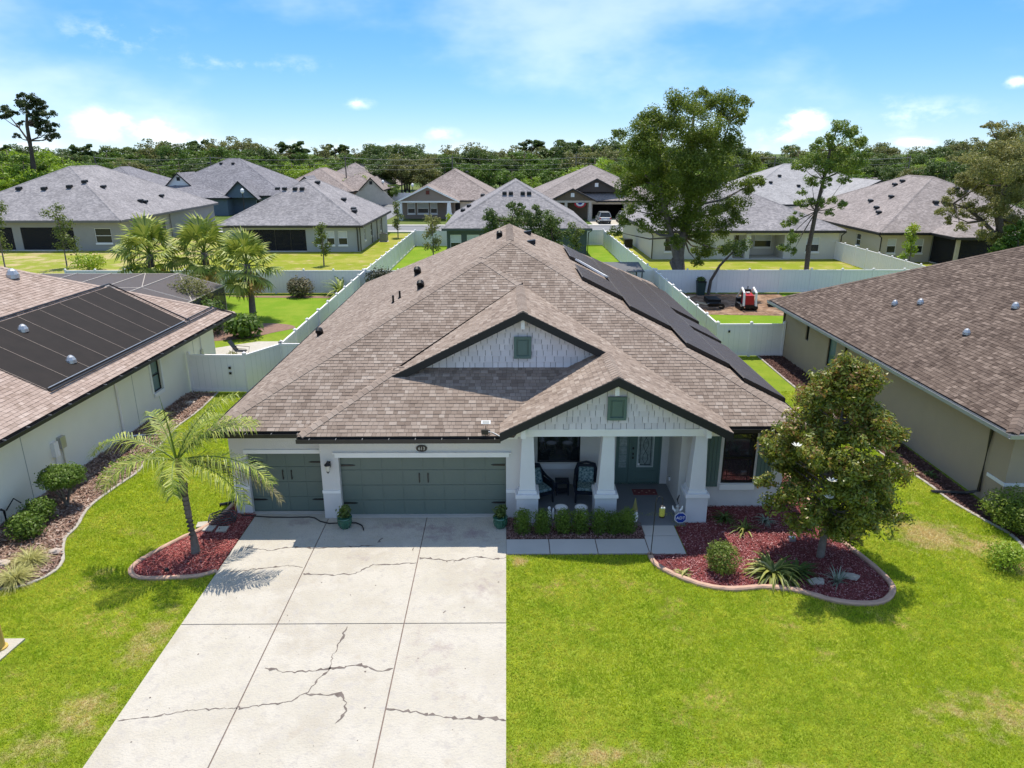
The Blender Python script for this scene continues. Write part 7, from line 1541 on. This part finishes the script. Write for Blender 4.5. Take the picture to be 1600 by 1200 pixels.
# ---------------------------------------------------------------- cars
def car(label,x,y,body,suv=True):
    t=thing('parked_car',label,'car',(x,y,0)); W_=.93; T=lambda a,c,z:(x+z,y+a,c)
    b=MB(); b.tf=T; b.ext([(-2.3,.35),(-2.33,.75),(-2.25,1.02),(1.0,1.05),(2.2,.9),(2.35,.6),(2.3,.35)],-W_,W_); o=b.part('body',body,t); m_=o.modifiers.new('b','BEVEL'); m_.width=.08; m_.segments=3
    b=MB(); zt=1.68
    v=[(x-.88,y-2.2,1.02),(x+.88,y-2.2,1.02),(x+.88,y+1.0,1.04),(x-.88,y+1.0,1.04),(x-.66,y-1.8,zt),(x+.66,y-1.8,zt),(x+.66,y+.25,zt),(x-.66,y+.25,zt)]
    b.add(v,[(4,5,6,7),(0,1,5,4),(1,2,6,5),(2,3,7,6),(3,0,4,7)]); b.part('cabin_glass',mGlass,t)
    b=MB(); b.box(x-.68,x+.68,y-1.9,y+.3,zt,zt+.05); 
    for sx in (-1,1):
        for (y0,y1) in ((-2.22,-1.84),(1.0,.25)): b.tube([(x+sx*.885,y+y0,1.03),(x+sx*.67,y+y1,zt+.01)],.045,5)
    b.part('roof_panel',body,t)
    for sx in (-1,1):
        for yy in (-1.4,1.4):
            b=MB(); b.tube([(x+sx*.72,y+yy,.34),(x+sx*.94,y+yy,.34)],.34,16); w_=b.part('wheel',mVent,t); b=MB(); b.tube([(x+sx*.942,y+yy,.34),(x+sx*.955,y+yy,.34)],.2,10); b.part('rim',mAlu,w_)
        b=MB(); b.box(x+sx*.78-.12,x+sx*.78+.12,y-2.37,y-2.3,.8,.98); b.part('tail_light',bpy.data.materials.get('tail_red') or mat('tail_red',(.35,.02,.02),rough=.3),t)
    b=MB(); b.box(x-.28,x+.28,y-2.37,y-2.34,.6,.73); b.part('number_plate',mWhite,t); b=MB(); b.box(x-.85,x+.85,y-2.39,y-2.31,.33,.5); b.part('bumper',mVent,t)
car('silver sport utility car parked at the left of the open garage',14.9,111.5,mat('car_silver',(.42,.43,.43),rough=.3,metal=.3,coat=.5)); car('pale grey car parked at the right of the open garage, partly behind leaves',18.2,112.5,mat('car_grey',(.30,.31,.32),rough=.3,metal=.3,coat=.5))
# ---------------------------------------------------------------- lamps, poles and wires
def lamp(label,x,y,h):
    t=thing('street_lamp',label,'street lamp',(x,y,0)); b=MB(); b.tube([(x,y,0),(x,y,h)],[.09,.06],7); b.part('pole',mBlack,t); b=MB(); b.lathe((x,y,h),[(.1,0),(.28,.2),(.28,.5),(.05,.75)],10); b.part('lamp_globe',mWhite,t)
p=at(599,300,150); lamp('street lamp beside the distant white fence, left one',p.x,150,at(599,287,150).z)
p=at(645,300,150); lamp('street lamp just left of the tan house gable',p.x,150,at(645,292,150).z)
p=at(381,320,112); lamp('street lamp in front of the blue house',p.x,112,at(381,302,112).z)
poles=[]
for k,px_ in enumerate((150,330,540,707,900,1210,1420)):
    p=at(px_,260,157); zt_=at(px_,246,157).z; t=thing('utility_pole','wooden utility pole before the woods, number %s from the left'%['one','two','three','four','five','six','seven'][k],'utility pole',(p.x,157,0),group='utility poles before the woods')
    t['label']='thin wooden utility pole before the woods, '+['leftmost','second from left','third from left','middle one','third from right','second from right','rightmost'][k]+' of seven'
    b=MB(); b.tube([(p.x,157,0),(p.x,157,zt_+.4)],[.16,.11],7); b.part('pole',mBarkG,t); b=MB(); b.box(p.x-.05,p.x+.05,156.6,157.4,zt_-.1,zt_+.02); b.part('crossarm',mBarkG,t); poles.append((p.x,zt_))
for j,(dy,dz) in enumerate(((-.35,0),(.35,0),(0,-1.1),(0,-2.0))):
    b=MB()
    for (xa,za),(xb,zb) in zip(poles,poles[1:]):
        P=[(xa+(xb-xa)*f,157+dy,za+(zb-za)*f+dz-.5*4*f*(1-f)) for f in [k/8 for k in range(9)]]; b.tube(P,.022,4,cap=False)
    b.top('power_line',bpy.data.materials.get('wire_grey') or mat('wire_grey',(.25,.25,.25)),['upper front power line strung before the woods','upper rear power line strung before the woods','middle power line strung before the woods','lowest power line strung before the woods'][j],'power line')
# damp and rust marks near the garage, tyre rubber
def blot(x,y,rx,ry,m,z,seed,n=26):
    rr=random.Random(seed); b=MB(); b.poly([(x+rx*math.cos(t*6.283/n)*rr.uniform(.6,1.1),y+ry*math.sin(t*6.283/n)*rr.uniform(.6,1.1),z) for t in range(n)]); return b
# small marks on the driveway
for k in range(60):
    pass
b=MB(); rr=random.Random(4)
for k in range(46):
    x=rr.uniform(-7.4,-.2); y=rr.uniform(9,18.6); s_=rr.uniform(.008,.026); a=rr.uniform(0,6.28); b.poly([(x+s_*math.cos(a+q)*rr.uniform(.5,1.2),y+s_*math.sin(a+q)*rr.uniform(.5,1.2),.0335) for q in (0,1,2.1,3,4.2,5.2)])
b.part('leaf_litter',mCrack,D,kind='stuff')
